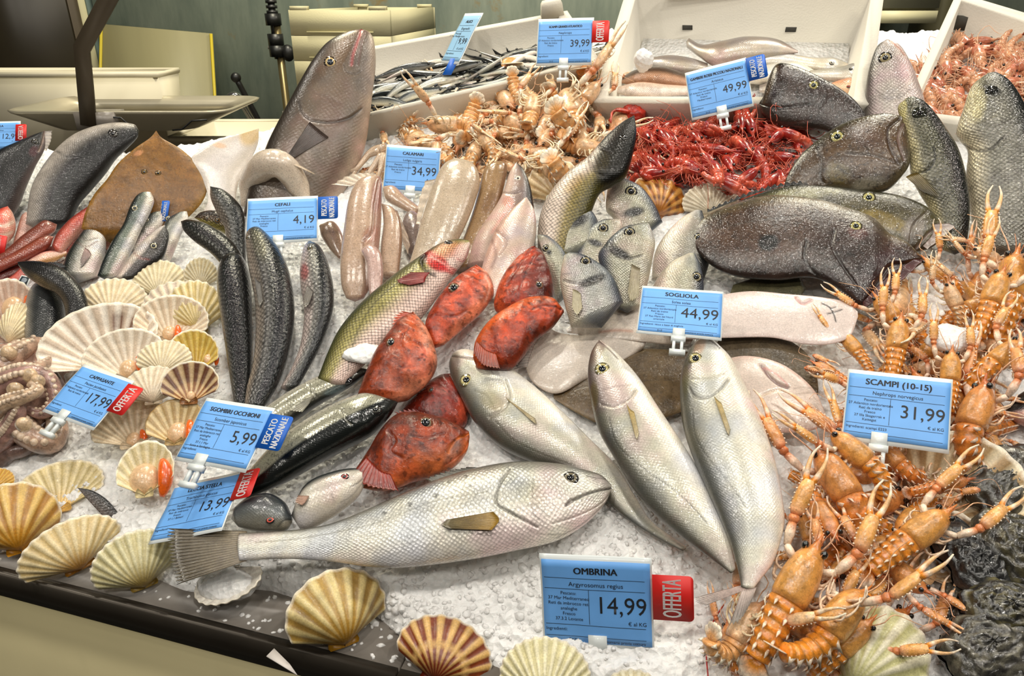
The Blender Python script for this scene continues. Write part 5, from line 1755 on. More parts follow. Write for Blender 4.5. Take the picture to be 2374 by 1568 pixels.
f.fin([(850, 1060), (880, 1090), (905, 1100)], [(818, 1098), (850, 1128), (925, 1140)], (150, 44, 22), (110, 30, 18), 10, lift=.006)
f.fin([(1000, 965), (960, 957), (925, 962)], [(985, 958), (950, 948), (915, 955)], (110, 30, 16), None, 7, off=0, name='dorsal_fin', jag=.3)

# mackerels
def mack(lab, D, V, eye=None, k=.18, h=.035, th=.8, b=(.05, .2), c=(.1, .9), back=(26, 32, 30), side=(176, 174, 156), belly=(214, 208, 196), lines=(), pats=(), mat=S_MACK, r=9, iris=(60, 58, 52)):
    f = Fish('mackerel', lab, 'fish', D, V, k=k, h=h, th=th, back=back, side=side, belly=belly, mat=mat, group='mackerels by the SGOMBRI OCCHIONI tag', b=b, c=c, lines=lines, patches=pats)
    if eye:
        f.eye(*eye, r, iris, (8, 8, 10), (26, 26, 26), squash=.8, ang=-20)
    return f


f = mack('upper mackerel with a dark-rimmed eye under the orange scorpionfish', [(850, 866), (820, 890), (780, 914), (740, 936), (690, 970), (630, 1010)], [(851, 856), (820, 852), (770, 864), (720, 884), (660, 918), (600, 960)], None, h=.035, b=(.55, .9),
         lines=[([(715, 890), (722, 905), (735, 922)], 2, (130, 126, 116), .6, .002)], pats=[(808, 875, 24, 16, -10, (44, 44, 44), .85), (838, 862, 16, 9, -20, (30, 30, 32), .9), (775, 905, 26, 8, -20, (120, 136, 140), .7)])
f.eye(803, 878, 12, (30, 30, 32), (6, 6, 8), (20, 20, 20), squash=.85)
f.fin([(728, 918), (722, 926), (716, 936)], [(680, 936), (670, 952), (700, 956)], (120, 116, 100), (150, 146, 130), 7)
f = mack('long mackerel, white belly up and black back down, behind the SGOMBRI OCCHIONI tag', [(930, 918), (905, 962), (862, 1006), (800, 1040), (740, 1072), (660, 1118), (575, 1155)], [(928, 911), (880, 908), (830, 919), (770, 944), (700, 984), (640, 1028), (590, 1078), (545, 1130)], (872, 951), h=.05, r=12, b=(.18, .26), c=(.3, .95),
         lines=[([(790, 950), (800, 972), (815, 985)], 2, (140, 136, 120), .6, .002), ([(850, 985), (760, 1040), (640, 1105)], 2.5, (96, 96, 90), .6)], pats=[(905, 935, 30, 10, -35, (90, 92, 88), .4)])
f = mack('small silver mackerel with a reddish eye above the big silver fish', [(851, 1091), (820, 1087), (780, 1094), (735, 1110), (708, 1130), (696, 1150)], [(853, 1102), (832, 1148), (790, 1184), (745, 1212), (712, 1228), (694, 1226)], (800, 1105), h=.06, mat=S_SMOOTH, b=(.3, .7), back=(52, 58, 62), side=(200, 196, 192), belly=(222, 212, 204), iris=(176, 90, 84),
         lines=[([(762, 1130), (770, 1150), (775, 1170)], 2, (140, 136, 132), .6), ([(852, 1100), (830, 1120), (812, 1130)], 2, (110, 104, 104), .7), ([(845, 1115), (815, 1150), (790, 1165)], 2, (130, 124, 120), .5)])
f.fin([(716, 1150), (712, 1158), (706, 1166)], [(690, 1150), (684, 1164), (700, 1172)], (176, 140, 120), None, 6)
f = mack('blue-grey mackerel with a red eye behind the LECCIA STELLA tag', [(677, 1196), (662, 1166), (632, 1147), (600, 1148), (568, 1160), (545, 1178)], [(677, 1212), (660, 1230), (620, 1232), (580, 1229), (552, 1222)], (625, 1207), h=.060, mat=S_SMOOTH, b=(-.2, .7), back=(52, 58, 66), side=(110, 114, 118), belly=(150, 146, 136), iris=(206, 92, 76),
         lines=[([(676, 1205), (660, 1206), (645, 1220)], 2.5, (40, 40, 44), .7)], pats=[(662, 1215, 12, 7, -20, (176, 168, 156), .7)])

# the big silver ombrina in front
f = Fish('meagre', 'biggest silver fish in front, lying full length above the OMBRINA tag', 'fish', [(1417, 1124), (1392, 1101), (1350, 1088), (1290, 1075), (1200, 1071), (1110, 1084), (1020, 1110), (930, 1146), (840, 1186), (760, 1216), (680, 1229), (600, 1234), (556, 1236)],
         [(1418, 1134), (1402, 1170), (1370, 1206), (1330, 1236), (1280, 1259), (1200, 1277), (1100, 1297), (1000, 1311), (920, 1318), (850, 1315), (780, 1305), (700, 1298), (630, 1297), (556, 1302)],
         k=.14, h=.066, th=.5, back=(100, 98, 90), side=(208, 206, 202), belly=(234, 228, 224), mat=S_SILVER, b=(.45, 1.), c=(.3, .9), end=.2,
         lines=[([(1180, 1088), (1160, 1120), (1150, 1150), (1152, 1170), (1185, 1190), (1245, 1222)], 3, (92, 88, 76), .8, .003), ([(1237, 1110), (1234, 1150), (1236, 1190), (1250, 1205)], 2, (120, 116, 106), .5), ([(1416, 1132), (1385, 1138), (1345, 1152), (1312, 1172)], 2.6, (84, 80, 74), .85, .003),
                ([(1417, 1140), (1390, 1170), (1340, 1196), (1280, 1215)], 2.2, (130, 122, 114), .6, .002), ([(1405, 1165), (1350, 1215), (1290, 1248)], 2, (120, 112, 108), .6, .0015), ([(1190, 1195), (1240, 1235), (1300, 1240)], 2, (140, 132, 124), .5), ([(1130, 1140), (1000, 1165), (860, 1215), (700, 1248), (590, 1258)], 1.6, (140, 136, 120), .5),
                ([(1312, 1172), (1322, 1160), (1345, 1152)], 2, (100, 94, 88), .6, .0015), ([(1410, 1112), (1380, 1108), (1360, 1104)], 2, (70, 66, 62), .5)],
         patches=[(1040, 1118, 4, 4, 0, (60, 58, 50), .8), (1010, 1150, 5, 4, 0, (60, 58, 50), .7), (1090, 1128, 4, 3, 0, (60, 58, 50), .7), (950, 1170, 4, 4, 0, (60, 58, 50), .7), (1080, 1105, 4, 4, 0, (60, 58, 50), .7), (890, 1190, 4, 3, 0, (60, 58, 50), .6),
                  (1230, 1145, 40, 26, 30, (150, 146, 110), .35), (1180, 1110, 22, 12, -30, (110, 110, 84), .4)])
f.eye(1323, 1108, 17, (120, 112, 92), (14, 14, 16), (46, 44, 42), pr=.55, squash=.85)
f.fin([(1144, 1187), (1157, 1206), (1140, 1229)], [(1034, 1206), (1022, 1218), (1036, 1226)], (150, 116, 44), (104, 96, 66), 12, lift=.004)
f.fin([(572, 1232), (566, 1262), (572, 1300)], [(388, 1226), (392, 1290), (410, 1356)], (136, 124, 104), (58, 50, 32), 16, off=0, name='tail_fin', amp=.0009)
f.fin([(1110, 1084), (1050, 1100), (1000, 1118)], [(1080, 1084), (1030, 1094), (985, 1110)], (70, 66, 54), (60, 56, 46), 8, off=0, name='dorsal_fin', jag=.12)

# three greater amberjack-like silver fish
def leccia(lab, D, V, eye, r, h, k=.22, lines=(), pats=(), th=.5, back=(98, 96, 90), side=(194, 192, 184), belly=(234, 228, 222)):
    f = Fish('silver_jack', lab, 'fish', D, V, k=k, h=h, th=th, back=back, side=side, belly=belly, mat=S_SMOOTH, group='three silver jacks fanned out', b=(.15, .95), c=(-.1, .8), lines=lines, patches=pats, end=.3)
    f.eye(*eye, r, (186, 174, 120), (16, 20, 26), (96, 90, 66), pr=.55)
    return f


f = leccia('silver jack with its dark snout beside the scorpionfish, first of the fanned trio', [(1048, 823), (1041, 846), (1047, 882), (1067, 922), (1102, 985), (1162, 1040), (1232, 1072), (1310, 1096), (1390, 1150), (1455, 1205), (1530, 1252), (1582, 1278)], [(1049, 820), (1064, 812), (1092, 812), (1150, 834), (1220, 879), (1300, 949), (1370, 1019), (1430, 1080), (1472, 1150), (1512, 1210), (1572, 1254), (1592, 1268)],
           (1080, 882), 15, .022, k=.16, lines=[([(1046, 826), (1070, 828), (1098, 832)], 2.2, (96, 84, 74), .8, .002), ([(1172, 880), (1182, 915), (1172, 945), (1135, 968)], 2.6, (110, 104, 84), .7, .0025), ([(1148, 975), (1190, 1020), (1250, 1050), (1330, 1080)], 1.6, (84, 82, 66), .7), ([(1100, 905), (1130, 920), (1150, 950)], 2.5, (130, 124, 96), .5)],
           pats=[(1052, 850, 14, 40, 0, (92, 76, 64), .7), (1140, 930, 30, 20, 30, (160, 146, 96), .4)])
f.fin([(1172, 920), (1180, 930), (1192, 936)], [(1232, 976), (1246, 986), (1242, 972)], (196, 176, 130), (190, 178, 146), 8)
f.fin([(1420, 1068), (1440, 1092), (1452, 1110)], [(1440, 1062), (1462, 1078), (1466, 1096)], (196, 190, 180), None, 6, off=0, name='anal_fin')
f = leccia('silver jack with pinkish snout, middle of the fanned trio', [(1388, 789), (1369, 820), (1361, 870), (1368, 930), (1386, 1000), (1421, 1062), (1462, 1130), (1512, 1190), (1574, 1242), (1642, 1292), (1694, 1330)], [(1394, 789), (1432, 820), (1482, 875), (1532, 950), (1582, 1025), (1622, 1090), (1662, 1170), (1692, 1240), (1706, 1318)],
           (1396, 857), 16, .06, lines=[([(1388, 792), (1410, 808), (1432, 830)], 2.4, (110, 90, 84), .8, .002), ([(1392, 938), (1425, 942), (1455, 926), (1474, 905)], 2.4, (120, 114, 104), .7, .0025), ([(1412, 968), (1430, 1030), (1490, 1085), (1580, 1150), (1640, 1215)], 1.7, (80, 80, 76), .75), ([(1400, 905), (1440, 895), (1470, 890)], 2, (150, 146, 140), .5)],
           pats=[(1386, 810, 14, 36, 20, (120, 84, 76), .6), (1378, 915, 10, 34, 0, (110, 104, 40), .55), (1500, 1140, 30, 70, -40, (96, 98, 98), .4)])
f.fin([(1452, 935), (1460, 948), (1470, 955)], [(1472, 1012), (1477, 1022), (1482, 1008)], (190, 164, 96), (196, 184, 156), 8)
f = leccia('silver jack under the SOGLIOLA tag clip, last of the fanned trio, tail over the ice', [(1631, 777), (1598, 810), (1578, 860), (1574, 920), (1581, 990), (1600, 1052), (1630, 1122), (1662, 1190), (1692, 1260), (1712, 1330), (1718, 1362)], [(1640, 777), (1672, 805), (1702, 840), (1742, 920), (1777, 1000), (1802, 1080), (1817, 1160), (1820, 1220), (1796, 1300), (1766, 1342), (1748, 1364)],
           (1612, 832), 15, .07, lines=[([(1634, 780), (1652, 792), (1668, 806)], 2.2, (120, 104, 92), .8, .002), ([(1598, 900), (1612, 920), (1640, 922), (1668, 905), (1690, 880)], 2.4, (120, 114, 104), .7, .0025), ([(1605, 950), (1612, 1010), (1640, 1060), (1690, 1120), (1730, 1180)], 1.7, (96, 94, 88), .7), ([(1600, 880), (1640, 878), (1680, 868)], 2, (160, 156, 150), .5)],
           pats=[(1622, 800, 12, 26, 20, (190, 140, 100), .5), (1590, 880, 8, 40, 0, (110, 104, 60), .5), (1700, 1190, 20, 70, -20, (150, 146, 144), .4)], back=(112, 110, 102), side=(206, 204, 198))
f.fin([(1655, 918), (1664, 928), (1672, 934)], [(1684, 1002), (1690, 1012), (1694, 998)], (196, 172, 110), (200, 188, 160), 8)
f.fin([(1716, 1358), (1726, 1362), (1738, 1364)], [(1612, 1386), (1616, 1398), (1636, 1404)], (196, 170, 160), (176, 164, 158), 8, off=0, name='tail_fin', amp=.0006)
f.fin([(1722, 1362), (1736, 1364), (1754, 1362)], [(1690, 1452), (1716, 1440), (1742, 1396)], (196, 176, 166), (110, 104, 96), 8, off=0, name='tail_fin', amp=.0006)

# soles and turbots under the SOGLIOLA tag
def sole(lab, D, V, k=.12, h=.02, col=(210, 200, 190), rim=(196, 184, 172), mat=S_FLATW, th=.13, lines=(), pats=(), name='sole'):
    return Fish(name, lab, 'fish', D, V, k=k, h=h, th=th, back=rim, side=col, belly=rim, mat=mat, group='soles by the SOGLIOLA tag', b=(.7, 1.), c=(.7, 1.), lines=lines, patches=pats)


f = sole('brown sole stretched under the middle and last silver jacks', [(1282, 905), (1330, 858), (1390, 824), (1450, 807), (1540, 808), (1640, 820)], [(1284, 925), (1330, 955), (1390, 985), (1460, 992), (1560, 965), (1640, 930)], h=.022, col=(110, 92, 66), rim=(130, 112, 84), mat=S_FLATB, lines=[([(1300, 910), (1400, 890), (1560, 880)], 2, (80, 66, 46), .6)])
f = sole('white-sided sole with a dark fringed fin next to the bushy orange scorpionfish', [(1268, 757), (1300, 772), (1350, 776), (1410, 772), (1500, 790)], [(1262, 763), (1236, 800), (1216, 840), (1235, 890), (1290, 915), (1360, 880), (1440, 840)], h=.03)
f.fin([(1268, 762), (1240, 800), (1222, 850)], [(1240, 756), (1206, 800), (1192, 856)], (206, 196, 186), (70, 66, 62), 16, off=.004, name='anal_fin', jag=.15)
f = sole('pale sole behind the SOGLIOLA tag, grey fringe along its top', [(1312, 764), (1360, 724), (1420, 704), (1500, 692), (1600, 688)], [(1316, 772), (1380, 784), (1450, 790), (1540, 800), (1600, 800)], h=.036, lines=[([(1390, 770), (1430, 766), (1465, 768)], 4, (176, 120, 96), .6)])
f.fin([(1322, 752), (1362, 724), (1420, 705), (1490, 694)], [(1310, 748), (1352, 714), (1414, 696), (1488, 688)], (176, 170, 162), (110, 106, 100), 18, off=.002, name='dorsal_fin', jag=.2)
f = sole('white sole with a black twig-shaped mark by its mouth', [(1988, 722), (1962, 700), (1905, 688), (1820, 680), (1740, 674), (1660, 684), (1560, 700)], [(1989, 736), (1972, 780), (1930, 799), (1862, 800), (1790, 785), (1700, 785), (1560, 790)], k=.2, h=.045, col=(218, 206, 200), rim=(212, 196, 190),
         lines=[([(1906, 704), (1922, 712), (1932, 726), (1938, 746)], 2.2, (26, 24, 30), .95), ([(1918, 728), (1934, 724), (1952, 718)], 2, (26, 24, 30), .95), ([(1924, 716), (1938, 712)], 1.6, (26, 24, 30), .9), ([(1845, 690), (1860, 704), (1880, 696)], 3, (190, 130, 130), .7, .003)])
f = sole('brown sole between the twig-marked white sole and the white turbot head', [(1690, 756), (1745, 758), (1802, 774), (1860, 808), (1890, 850), (1898, 900)], [(1660, 800), (1700, 850), (1760, 880), (1820, 910), (1880, 930)], h=.026, col=(104, 92, 74), rim=(120, 108, 88), mat=S_FLATB)
f = sole('thick white turbot head with a pinched slit eye, beside the SCAMPI tag', [(1916, 965), (1892, 910), (1852, 868), (1802, 838), (1742, 824), (1690, 830), (1640, 860)], [(1914, 985), (1872, 1002), (1802, 1006), (1750, 1000), (1700, 980), (1640, 950)], k=.25, h=.038, th=.2, col=(214, 200, 190), rim=(214, 190, 180), name='turbot',
         lines=[([(1766, 848), (1784, 872), (1806, 890), (1828, 898)], 4, (120, 76, 80), .8, .005), ([(1772, 852), (1800, 868), (1826, 892)], 2, (220, 150, 150), .6), ([(1765, 918), (1790, 908), (1812, 904)], 2.5, (206, 176, 130), .6, .002)])
f = sole('dark fin and flank of a sole peeping out above the pale soles', [(1700, 660), (1760, 640), (1810, 628), (1850, 640)], [(1690, 690), (1750, 690), (1810, 688), (1855, 690)], h=.03, col=(92, 88, 66), rim=(80, 76, 58), mat=S_FLATB)

# John Dories
def dory(lab, D, V, eye, r, k=.45, h=.04, th=.3, back=(50, 44, 34), side=(84, 74, 58), belly=(70, 60, 48), lines=(), pats=(), b=(.5, 1.), c=(.5, 1.), mat=S_DORY):
    f = Fish('john_dory', lab, 'fish', D, V, k=k, h=h, th=th, back=back, side=side, belly=belly, mat=mat, group='dark dories', b=b, c=c, lines=lines, patches=pats)
    f.eye(*eye, r, (176, 168, 110), (14, 22, 20), (60, 56, 40), pr=.5)
    return f


f = dory('blackish dory at the back, mouth against the 49,99 tag', [(1770, 225), (1782, 180), (1802, 147), (1840, 150), (1900, 176), (1960, 212), (2000, 252), (2030, 310)], [(1760, 240), (1770, 270), (1800, 292), (1850, 302), (1910, 306), (1980, 330)], (1887, 198), 11, k=.6, h=.05, back=(40, 28, 18), side=(56, 38, 26), belly=(44, 34, 26),
         lines=[([(1760, 240), (1800, 250), (1850, 246), (1885, 240)], 3, (30, 22, 18), .7, .002), ([(1802, 150), (1785, 200), (1772, 236)], 4, (106, 88, 62), .5), ([(1900, 250), (1915, 220), (1905, 190)], 3, (36, 28, 22), .6, .002), ([(1780, 280), (1830, 285), (1880, 280)], 3, (80, 40, 30), .5)])
f = dory('olive dory with its wide mouth toward the dark-backed bass', [(2088, 268), (2050, 262), (2000, 270), (1942, 290), (1892, 325), (1852, 362), (1822, 412), (1812, 460)], [(2104, 300), (2112, 372), (2092, 412), (2052, 446), (1985, 446), (1910, 440), (1850, 470)], (1941, 318), 15, k=.5, h=.06, back=(64, 54, 30), side=(88, 68, 42), belly=(92, 82, 60),
         lines=[([(2085, 275), (2060, 300), (2064, 340), (2085, 380)], 4, (56, 42, 40), .7, .004), ([(2096, 280), (2082, 320), (2096, 370)], 3, (120, 96, 92), .6, .003), ([(1895, 345), (1905, 375), (1902, 410), (1910, 425)], 3.5, (48, 42, 30), .7, .003), ([(1960, 355), (2020, 360), (2080, 378)], 3, (60, 50, 42), .6, .002)],
         pats=[(1942, 402, 30, 24, 20, (116, 104, 56), .7), (2010, 425, 34, 14, -10, (150, 144, 128), .6), (2010, 320, 40, 24, 20, (84, 66, 60), .5)])
f = dory('dory with pale open lips and yellow cheek, lying behind the black-spotted one', [(2178, 515), (2150, 480), (2085, 452), (2000, 440), (1910, 430), (1820, 432), (1740, 455), (1640, 500)], [(2180, 560), (2150, 580), (2090, 590), (2000, 590), (1900, 560), (1780, 560), (1640, 540)], (2015, 460), 14, k=.4, h=.045, back=(52, 52, 30), side=(82, 76, 46), belly=(76, 66, 46),
         lines=[([(2178, 518), (2150, 545), (2125, 575)], 3.5, (150, 136, 130), .7, .003), ([(2150, 490), (2120, 520), (2110, 560)], 3, (140, 132, 124), .5, .003)], pats=[(2050, 510, 50, 18, 20, (140, 122, 52), .7), (2120, 530, 22, 34, 20, (150, 142, 134), .55), (1860, 450, 80, 12, -4, (150, 148, 110), .5)])
f.fin([(1640, 492), (1740, 452), (1830, 430), (1930, 428)], [(1640, 484), (1740, 443), (1830, 421), (1930, 420)], (40, 40, 36), (26, 26, 26), 20, off=0, name='dorsal_fin', jag=.3)
f.fin([(2165, 520), (2160, 545), (2140, 570)], [(2200, 518), (2212, 528), (2150, 578)], (140, 124, 118), (176, 166, 160), 5, off=.01, name='lower_jaw', amp=.0002)
f = dory('big dark dory with a round black spot on its flank and a maroon mouth', [(2140, 598), (2102, 560), (2062, 540), (2022, 502), (1962, 480), (1902, 462), (1802, 451), (1722, 464), (1640, 498), (1600, 540)], [(2136, 612), (2082, 652), (2032, 692), (1996, 717), (1942, 672), (1882, 646), (1802, 652), (1702, 642), (1640, 610), (1600, 560)], (1985, 525), 13, k=.3, h=.065, th=.24,
         back=(108, 96, 70), side=(78, 58, 42), belly=(50, 34, 26), b=(.55, .95), c=(.6, 1.),
         lines=[([(1870, 560), (1866, 600), (1895, 640), (1945, 672)], 3.5, (40, 32, 28), .8, .004), ([(1935, 530), (1930, 570), (1950, 610), (1985, 660)], 3.5, (48, 36, 32), .7, .003), ([(2140, 602), (2100, 610), (2060, 620), (2010, 700)], 4, (40, 20, 22), .7, .004), ([(1660, 530), (1760, 510), (1860, 500)], 2, (64, 58, 48), .6), ([(1955, 500), (1990, 508), (2060, 552), (2120, 590)], 3, (110, 100, 84), .4)],
         pats=[(1782, 563, 23, 21, 0, (8, 8, 8), .97, .25), (1782, 563, 9, 8, 0, (52, 46, 40), .6), (2050, 640, 80, 56, -35, (58, 20, 22), .95), (1960, 590, 90, 90, 0, (40, 24, 22), .6), (1990, 540, 24, 14, 10, (110, 70, 64), .5), (1905, 600, 26, 40, 20, (64, 54, 46), .5)])
f.fin([(2120, 600), (2060, 640), (2000, 700)], [(2140, 604), (2086, 656), (2002, 718)], (66, 34, 36), (84, 50, 50), 6, off=.012, name='lower_jaw', amp=.0003)

# big basses at the right
f = Fish('large_bass', 'dark olive bass rising behind the dories, wet shining eye', 'fish', [(2118, 223), (2150, 240), (2190, 290), (2226, 350), (2246, 430), (2250, 500), (2240, 580)], [(2098, 230), (2080, 252), (2095, 300), (2105, 360), (2110, 410), (2130, 450), (2160, 500), (2185, 580)], k=.6, h=.04, th=.5,
         back=(34, 34, 26), side=(92, 90, 72), belly=(176, 166, 130), mat=S_BASS, group='large bass at the end of the counter', b=(.0, .7), c=(.35, 1.),
         lines=[([(2165, 340), (2168, 370), (2150, 395), (2115, 405)], 3, (30, 28, 22), .8, .003), ([(2085, 300), (2120, 320), (2150, 330)], 2, (70, 64, 50), .5)], patches=[(2092, 255, 10, 22, 0, (196, 186, 130), .6)])
f.eye(2131, 262, 14, (44, 44, 36), (8, 8, 8), (30, 30, 26))
f.fin([(2100, 410), (2112, 404), (2128, 400)], [(2140, 446), (2178, 458), (2176, 446)], (110, 92, 40), (60, 54, 30), 8, lift=.01)
f = Fish('large_bass', 'largest silver-grey bass at the frame edge, dark eye patch', 'fish', [(2292, 169), (2312, 168), (2345, 190), (2378, 240), (2404, 300), (2424, 400), (2410, 580)], [(2288, 171), (2252, 200), (2232, 250), (2214, 312), (2240, 352), (2235, 420), (2245, 482), (2262, 580)], k=.6, h=.045, th=.45,
         back=(36, 38, 36), side=(124, 122, 112), belly=(196, 186, 160), mat=S_BASS, group='large bass at the end of the counter', b=(.2, .8), c=(.3, 1.),
         lines=[([(2325, 320), (2300, 345), (2265, 350), (2235, 335)], 2.6, (56, 52, 44), .8, .003), ([(2226, 300), (2270, 285), (2310, 268)], 2, (110, 104, 84), .6)], patches=[(2300, 210, 22, 12, 20, (24, 24, 24), .8), (2285, 185, 20, 12, 20, (120, 116, 90), .5), (2262, 240, 24, 40, 10, (206, 196, 150), .45)])
f.eye(2300, 211, 12, (40, 40, 36), (6, 6, 6), (22, 22, 20))
f = Fish('croaker', 'silvery lilac croaker head between the two right foam boxes', 'fish', [(2054, 92), (2031, 110), (2013, 160), (2005, 210), (2000, 300)], [(2062, 92), (2090, 108), (2115, 150), (2131, 190), (2146, 235), (2150, 300)], k=.65, h=.04, th=.5,
         back=(110, 106, 104), side=(176, 168, 166), belly=(212, 196, 194), mat=S_SILVER, group='large bass at the end of the counter', b=(.5, 1.), c=(.1, .7),
         lines=[([(2064, 94), (2085, 112), (2098, 128)], 2.4, (190, 140, 120), .8, .002), ([(2030, 212), (2050, 226), (2085, 226), (2110, 205)], 2.4, (130, 120, 120), .6, .002)])
f.eye(2052, 135, 13, (150, 138, 104), (20, 20, 20), (40, 38, 36), pr=.5)
f = Fish('large_bass', 'black-backed fish with pink belly cut off beside the SCAMPI pile', 'fish', [(2328, 958), (2345, 930), (2378, 905), (2440, 885)], [(2328, 964), (2374, 988), (2440, 1010)], k=.3, h=.03, th=.6, back=(28, 30, 32), side=(70, 70, 74), belly=(206, 166, 160), mat=S_SMOOTH, b=(-.2, .2), c=(.1, .5))
def lump(name, lab, u, v, r, h, cols, seed, cat='ice'):
    rg = np.random.default_rng(seed)
    P0 = on(u, v, h)
    r_ = empty(name, P0, lab, cat)
    nu, nv = 18, 12
    mb = MB()
    mb.ball((0, 0, 0), np.array(r), cols, nu, nv, np.stack([RIGHT, unit(np.cross(BN, RIGHT)), BN], 1))
    w = mb.v[0]
    mb.v[0] = w * (1 + .16 * np.sin(w[:, :1] * 150 + seed) * np.sin(w[:, 1:2] * 170 + 2 * seed) + rg.uniform(-.07, .07, (len(w), 1)))
    mb.build('chunk', M_ICE, r_, flat=True)


# ------------------------------------------------------------------ scallop shells
CRM, TAN, GLD, BRN = (222, 208, 184), (196, 172, 132), (196, 150, 62), (96, 44, 14)
G1 = 'scallops laid out in the heap above the CAPPASANTE tag'
shell('scallop', 'scallop shell at the top of the heap, plain cream, next to the small bass', (370, 690), (372, 604), .6, .012, 1.05, out=True, c_rib=(226, 212, 178), c_gap=(206, 190, 150), group=G1, dome=.16, ribs=15)
shell('scallop', 'small scallop edge poking out behind the heap beside the long dark mullet', (468, 668), (462, 598), .6, .010, .8, out=True, c_rib=(216, 204, 172), c_gap=(190, 172, 132), group=G1, dome=.16)
shell('scallop', 'broad cream scallop second in the heap, left of the middle', (262, 740), (268, 646), .55, .022, 1.15, out=True, c_rib=(222, 206, 176), c_gap=(204, 184, 146), group=G1, dome=.16, ribs=15)
shell('scallop', 'greyish scallop behind the one with an orange roe, dark spot at its hinge side', (420, 758), (392, 655), .55, .018, 1.05, out=True, c_rib=(222, 206, 178), c_gap=(186, 168, 150), group=G1, dome=.16, spot=((.5, .9, .75, 1., (70, 44, 16), .8),))
shell('scallop', 'yellowish scallop at the right-hand rim of the heap', (462, 770), (440, 652), .55, .014, .8, out=True, c_rib=(214, 196, 150), c_gap=(190, 166, 104), group=G1, dome=.16)
shell('scallop', 'large scallop with two brown marks on its hollow side', (252, 855), (200, 712), .5, .035, 1.25, out=False, c_rib=(232, 222, 206), c_gap=(198, 178, 156), group=G1, dome=.2, ribs=14, spot=((.62, .86, .22, .36, (88, 40, 14), .9), (.62, .84, .42, .52, (104, 54, 22), .8), (.1, .5, -1, -.7, (150, 110, 60), .5)))
shell('scallop', 'scallop with a thin crack line and orange roe at its hinge', (392, 795), (404, 684), .5, .030, 1.1, out=False, c_rib=(228, 212, 186), c_gap=(206, 182, 152), group=G1, dome=.2, meat=(-.05, .12, 1, .7), ribs=15)
shell('scallop', 'pale scallop with orange roe tucked under the two brown-marked one', (296, 878), (278, 764), .5, .048, 1.15, out=False, c_rib=(230, 218, 198), c_gap=(206, 188, 164), group=G1, dome=.2, meat=(.02, .10, 1, .9), ribs=14)
shell('scallop', 'yellow scallop with an orange roe facing the long dark mullet', (450, 868), (440, 765), .55, .030, .85, out=False, c_rib=(214, 186, 96), c_gap=(188, 152, 60), group=G1, dome=.2, meat=(.3, .2, 1, .6))
shell('scallop', 'cream scallop in the middle of the heap, right above the brown-striped half shell', (378, 868), (384, 789), .5, .050, 1.15, out=True, c_rib=(224, 210, 180), c_gap=(204, 186, 148), group=G1, dome=.16, ribs=15)
shell('scallop', 'small pale scallop touching the red OFFERTA sticker', (356, 935), (350, 850), .5, .055, 1.1, out=True, c_rib=(222, 208, 184), c_gap=(202, 184, 156), group=G1, dome=.16)
shell('scallop', 'brown-striped half shell at the lower right of the scallop heap', (438, 935), (444, 838), .5, .052, 1.0, out=False, c_rib=(206, 178, 132), c_gap=(136, 88, 46), group=G1, dome=.2, ribs=9, bands=((.55, .98, (80, 36, 12), .8),), meat=(0, .1, 0, .5))
shell('scallop', 'cream scallop with orange roe lying between the two lowest price tags', (308, 1036), (300, 930), .45, .030, 1.2, out=False, c_rib=(222, 206, 178), c_gap=(204, 182, 150), group=G1, dome=.2, meat=(.0, .06, 1, .8), ribs=15)
shell('scallop', 'brown-rimmed scallop beside the SGOMBRI OCCHIONI tag', (404, 1030), (412, 925), .45, .036, .95, out=False, c_rib=(214, 192, 146), c_gap=(176, 146, 96), group=G1, dome=.2, meat=(.02, .16, 1, 1.1), ribs=11, edge=(150, 120, 70))
shell('scallop', 'open scallop with big beige meat and long orange roe, nearest of the heap', (335, 1150), (340, 1022), .45, .035, .75, out=False, c_rib=(228, 214, 176), c_gap=(206, 188, 140), group=G1, dome=.22, meat=(-.05, .22, 1.1, 1.35), ribs=11)
shell('scallop', 'half-open scallop with orange meat at the frame edge above the octopus', (14, 790), (16, 645), .5, .04, .62, out=False, c_rib=(226, 200, 180), c_gap=(206, 172, 150), dome=.25, meat=(.05, .45, 1, .9))
shell('scallop', 'pale outer scallop valve beside the half-open one above the octopus', (22, 800), (50, 702), .5, .045, .5, out=True, c_rib=(222, 206, 170), c_gap=(206, 186, 146), dome=.2)
G2 = 'scallop shells along the steel edge'
shell('scallop_shell', 'large cream fan shell lying open on the ice above the edge row', (132, 1188), (136, 1072), .25, .012, 1.25, out=False, c_rib=(226, 208, 160), c_gap=(204, 184, 130), c_hinge=(226, 176, 92), group=G2, dome=.12, ribs=15)
shell('scallop_shell', 'golden ribbed shell standing at the frame edge of the steel ledge', (50, 1278), (18, 1130), .6, .010, .98, out=True, c_rib=(212, 176, 100), c_gap=(160, 112, 40), c_hinge=(206, 140, 30), group=G2, dome=.3, ribs=9, lean=.25)
shell('scallop_shell', 'orange sliver of shell at the frame edge behind the golden ribbed one', (-10, 1140), (2, 1086), .5, .02, 1.0, out=True, c_rib=(214, 170, 70), c_gap=(196, 140, 40), group=G2, dome=.2)
shell('scallop_shell', 'yellow-bottomed tilted shell, second along the steel edge', (188, 1318), (136, 1216), .7, .006, 1.5, out=True, c_rib=(214, 196, 152), c_gap=(198, 172, 116), c_hinge=(180, 120, 24), group=G2, dome=.34, ribs=14, lean=.45)
shell('scallop_shell', 'pale greenish upright shell below the black fin', (336, 1360), (300, 1236), .7, .006, 1.18, out=True, c_rib=(206, 198, 156), c_gap=(190, 178, 128), c_hinge=(172, 140, 60), group=G2, dome=.32, ribs=15, lean=.4)
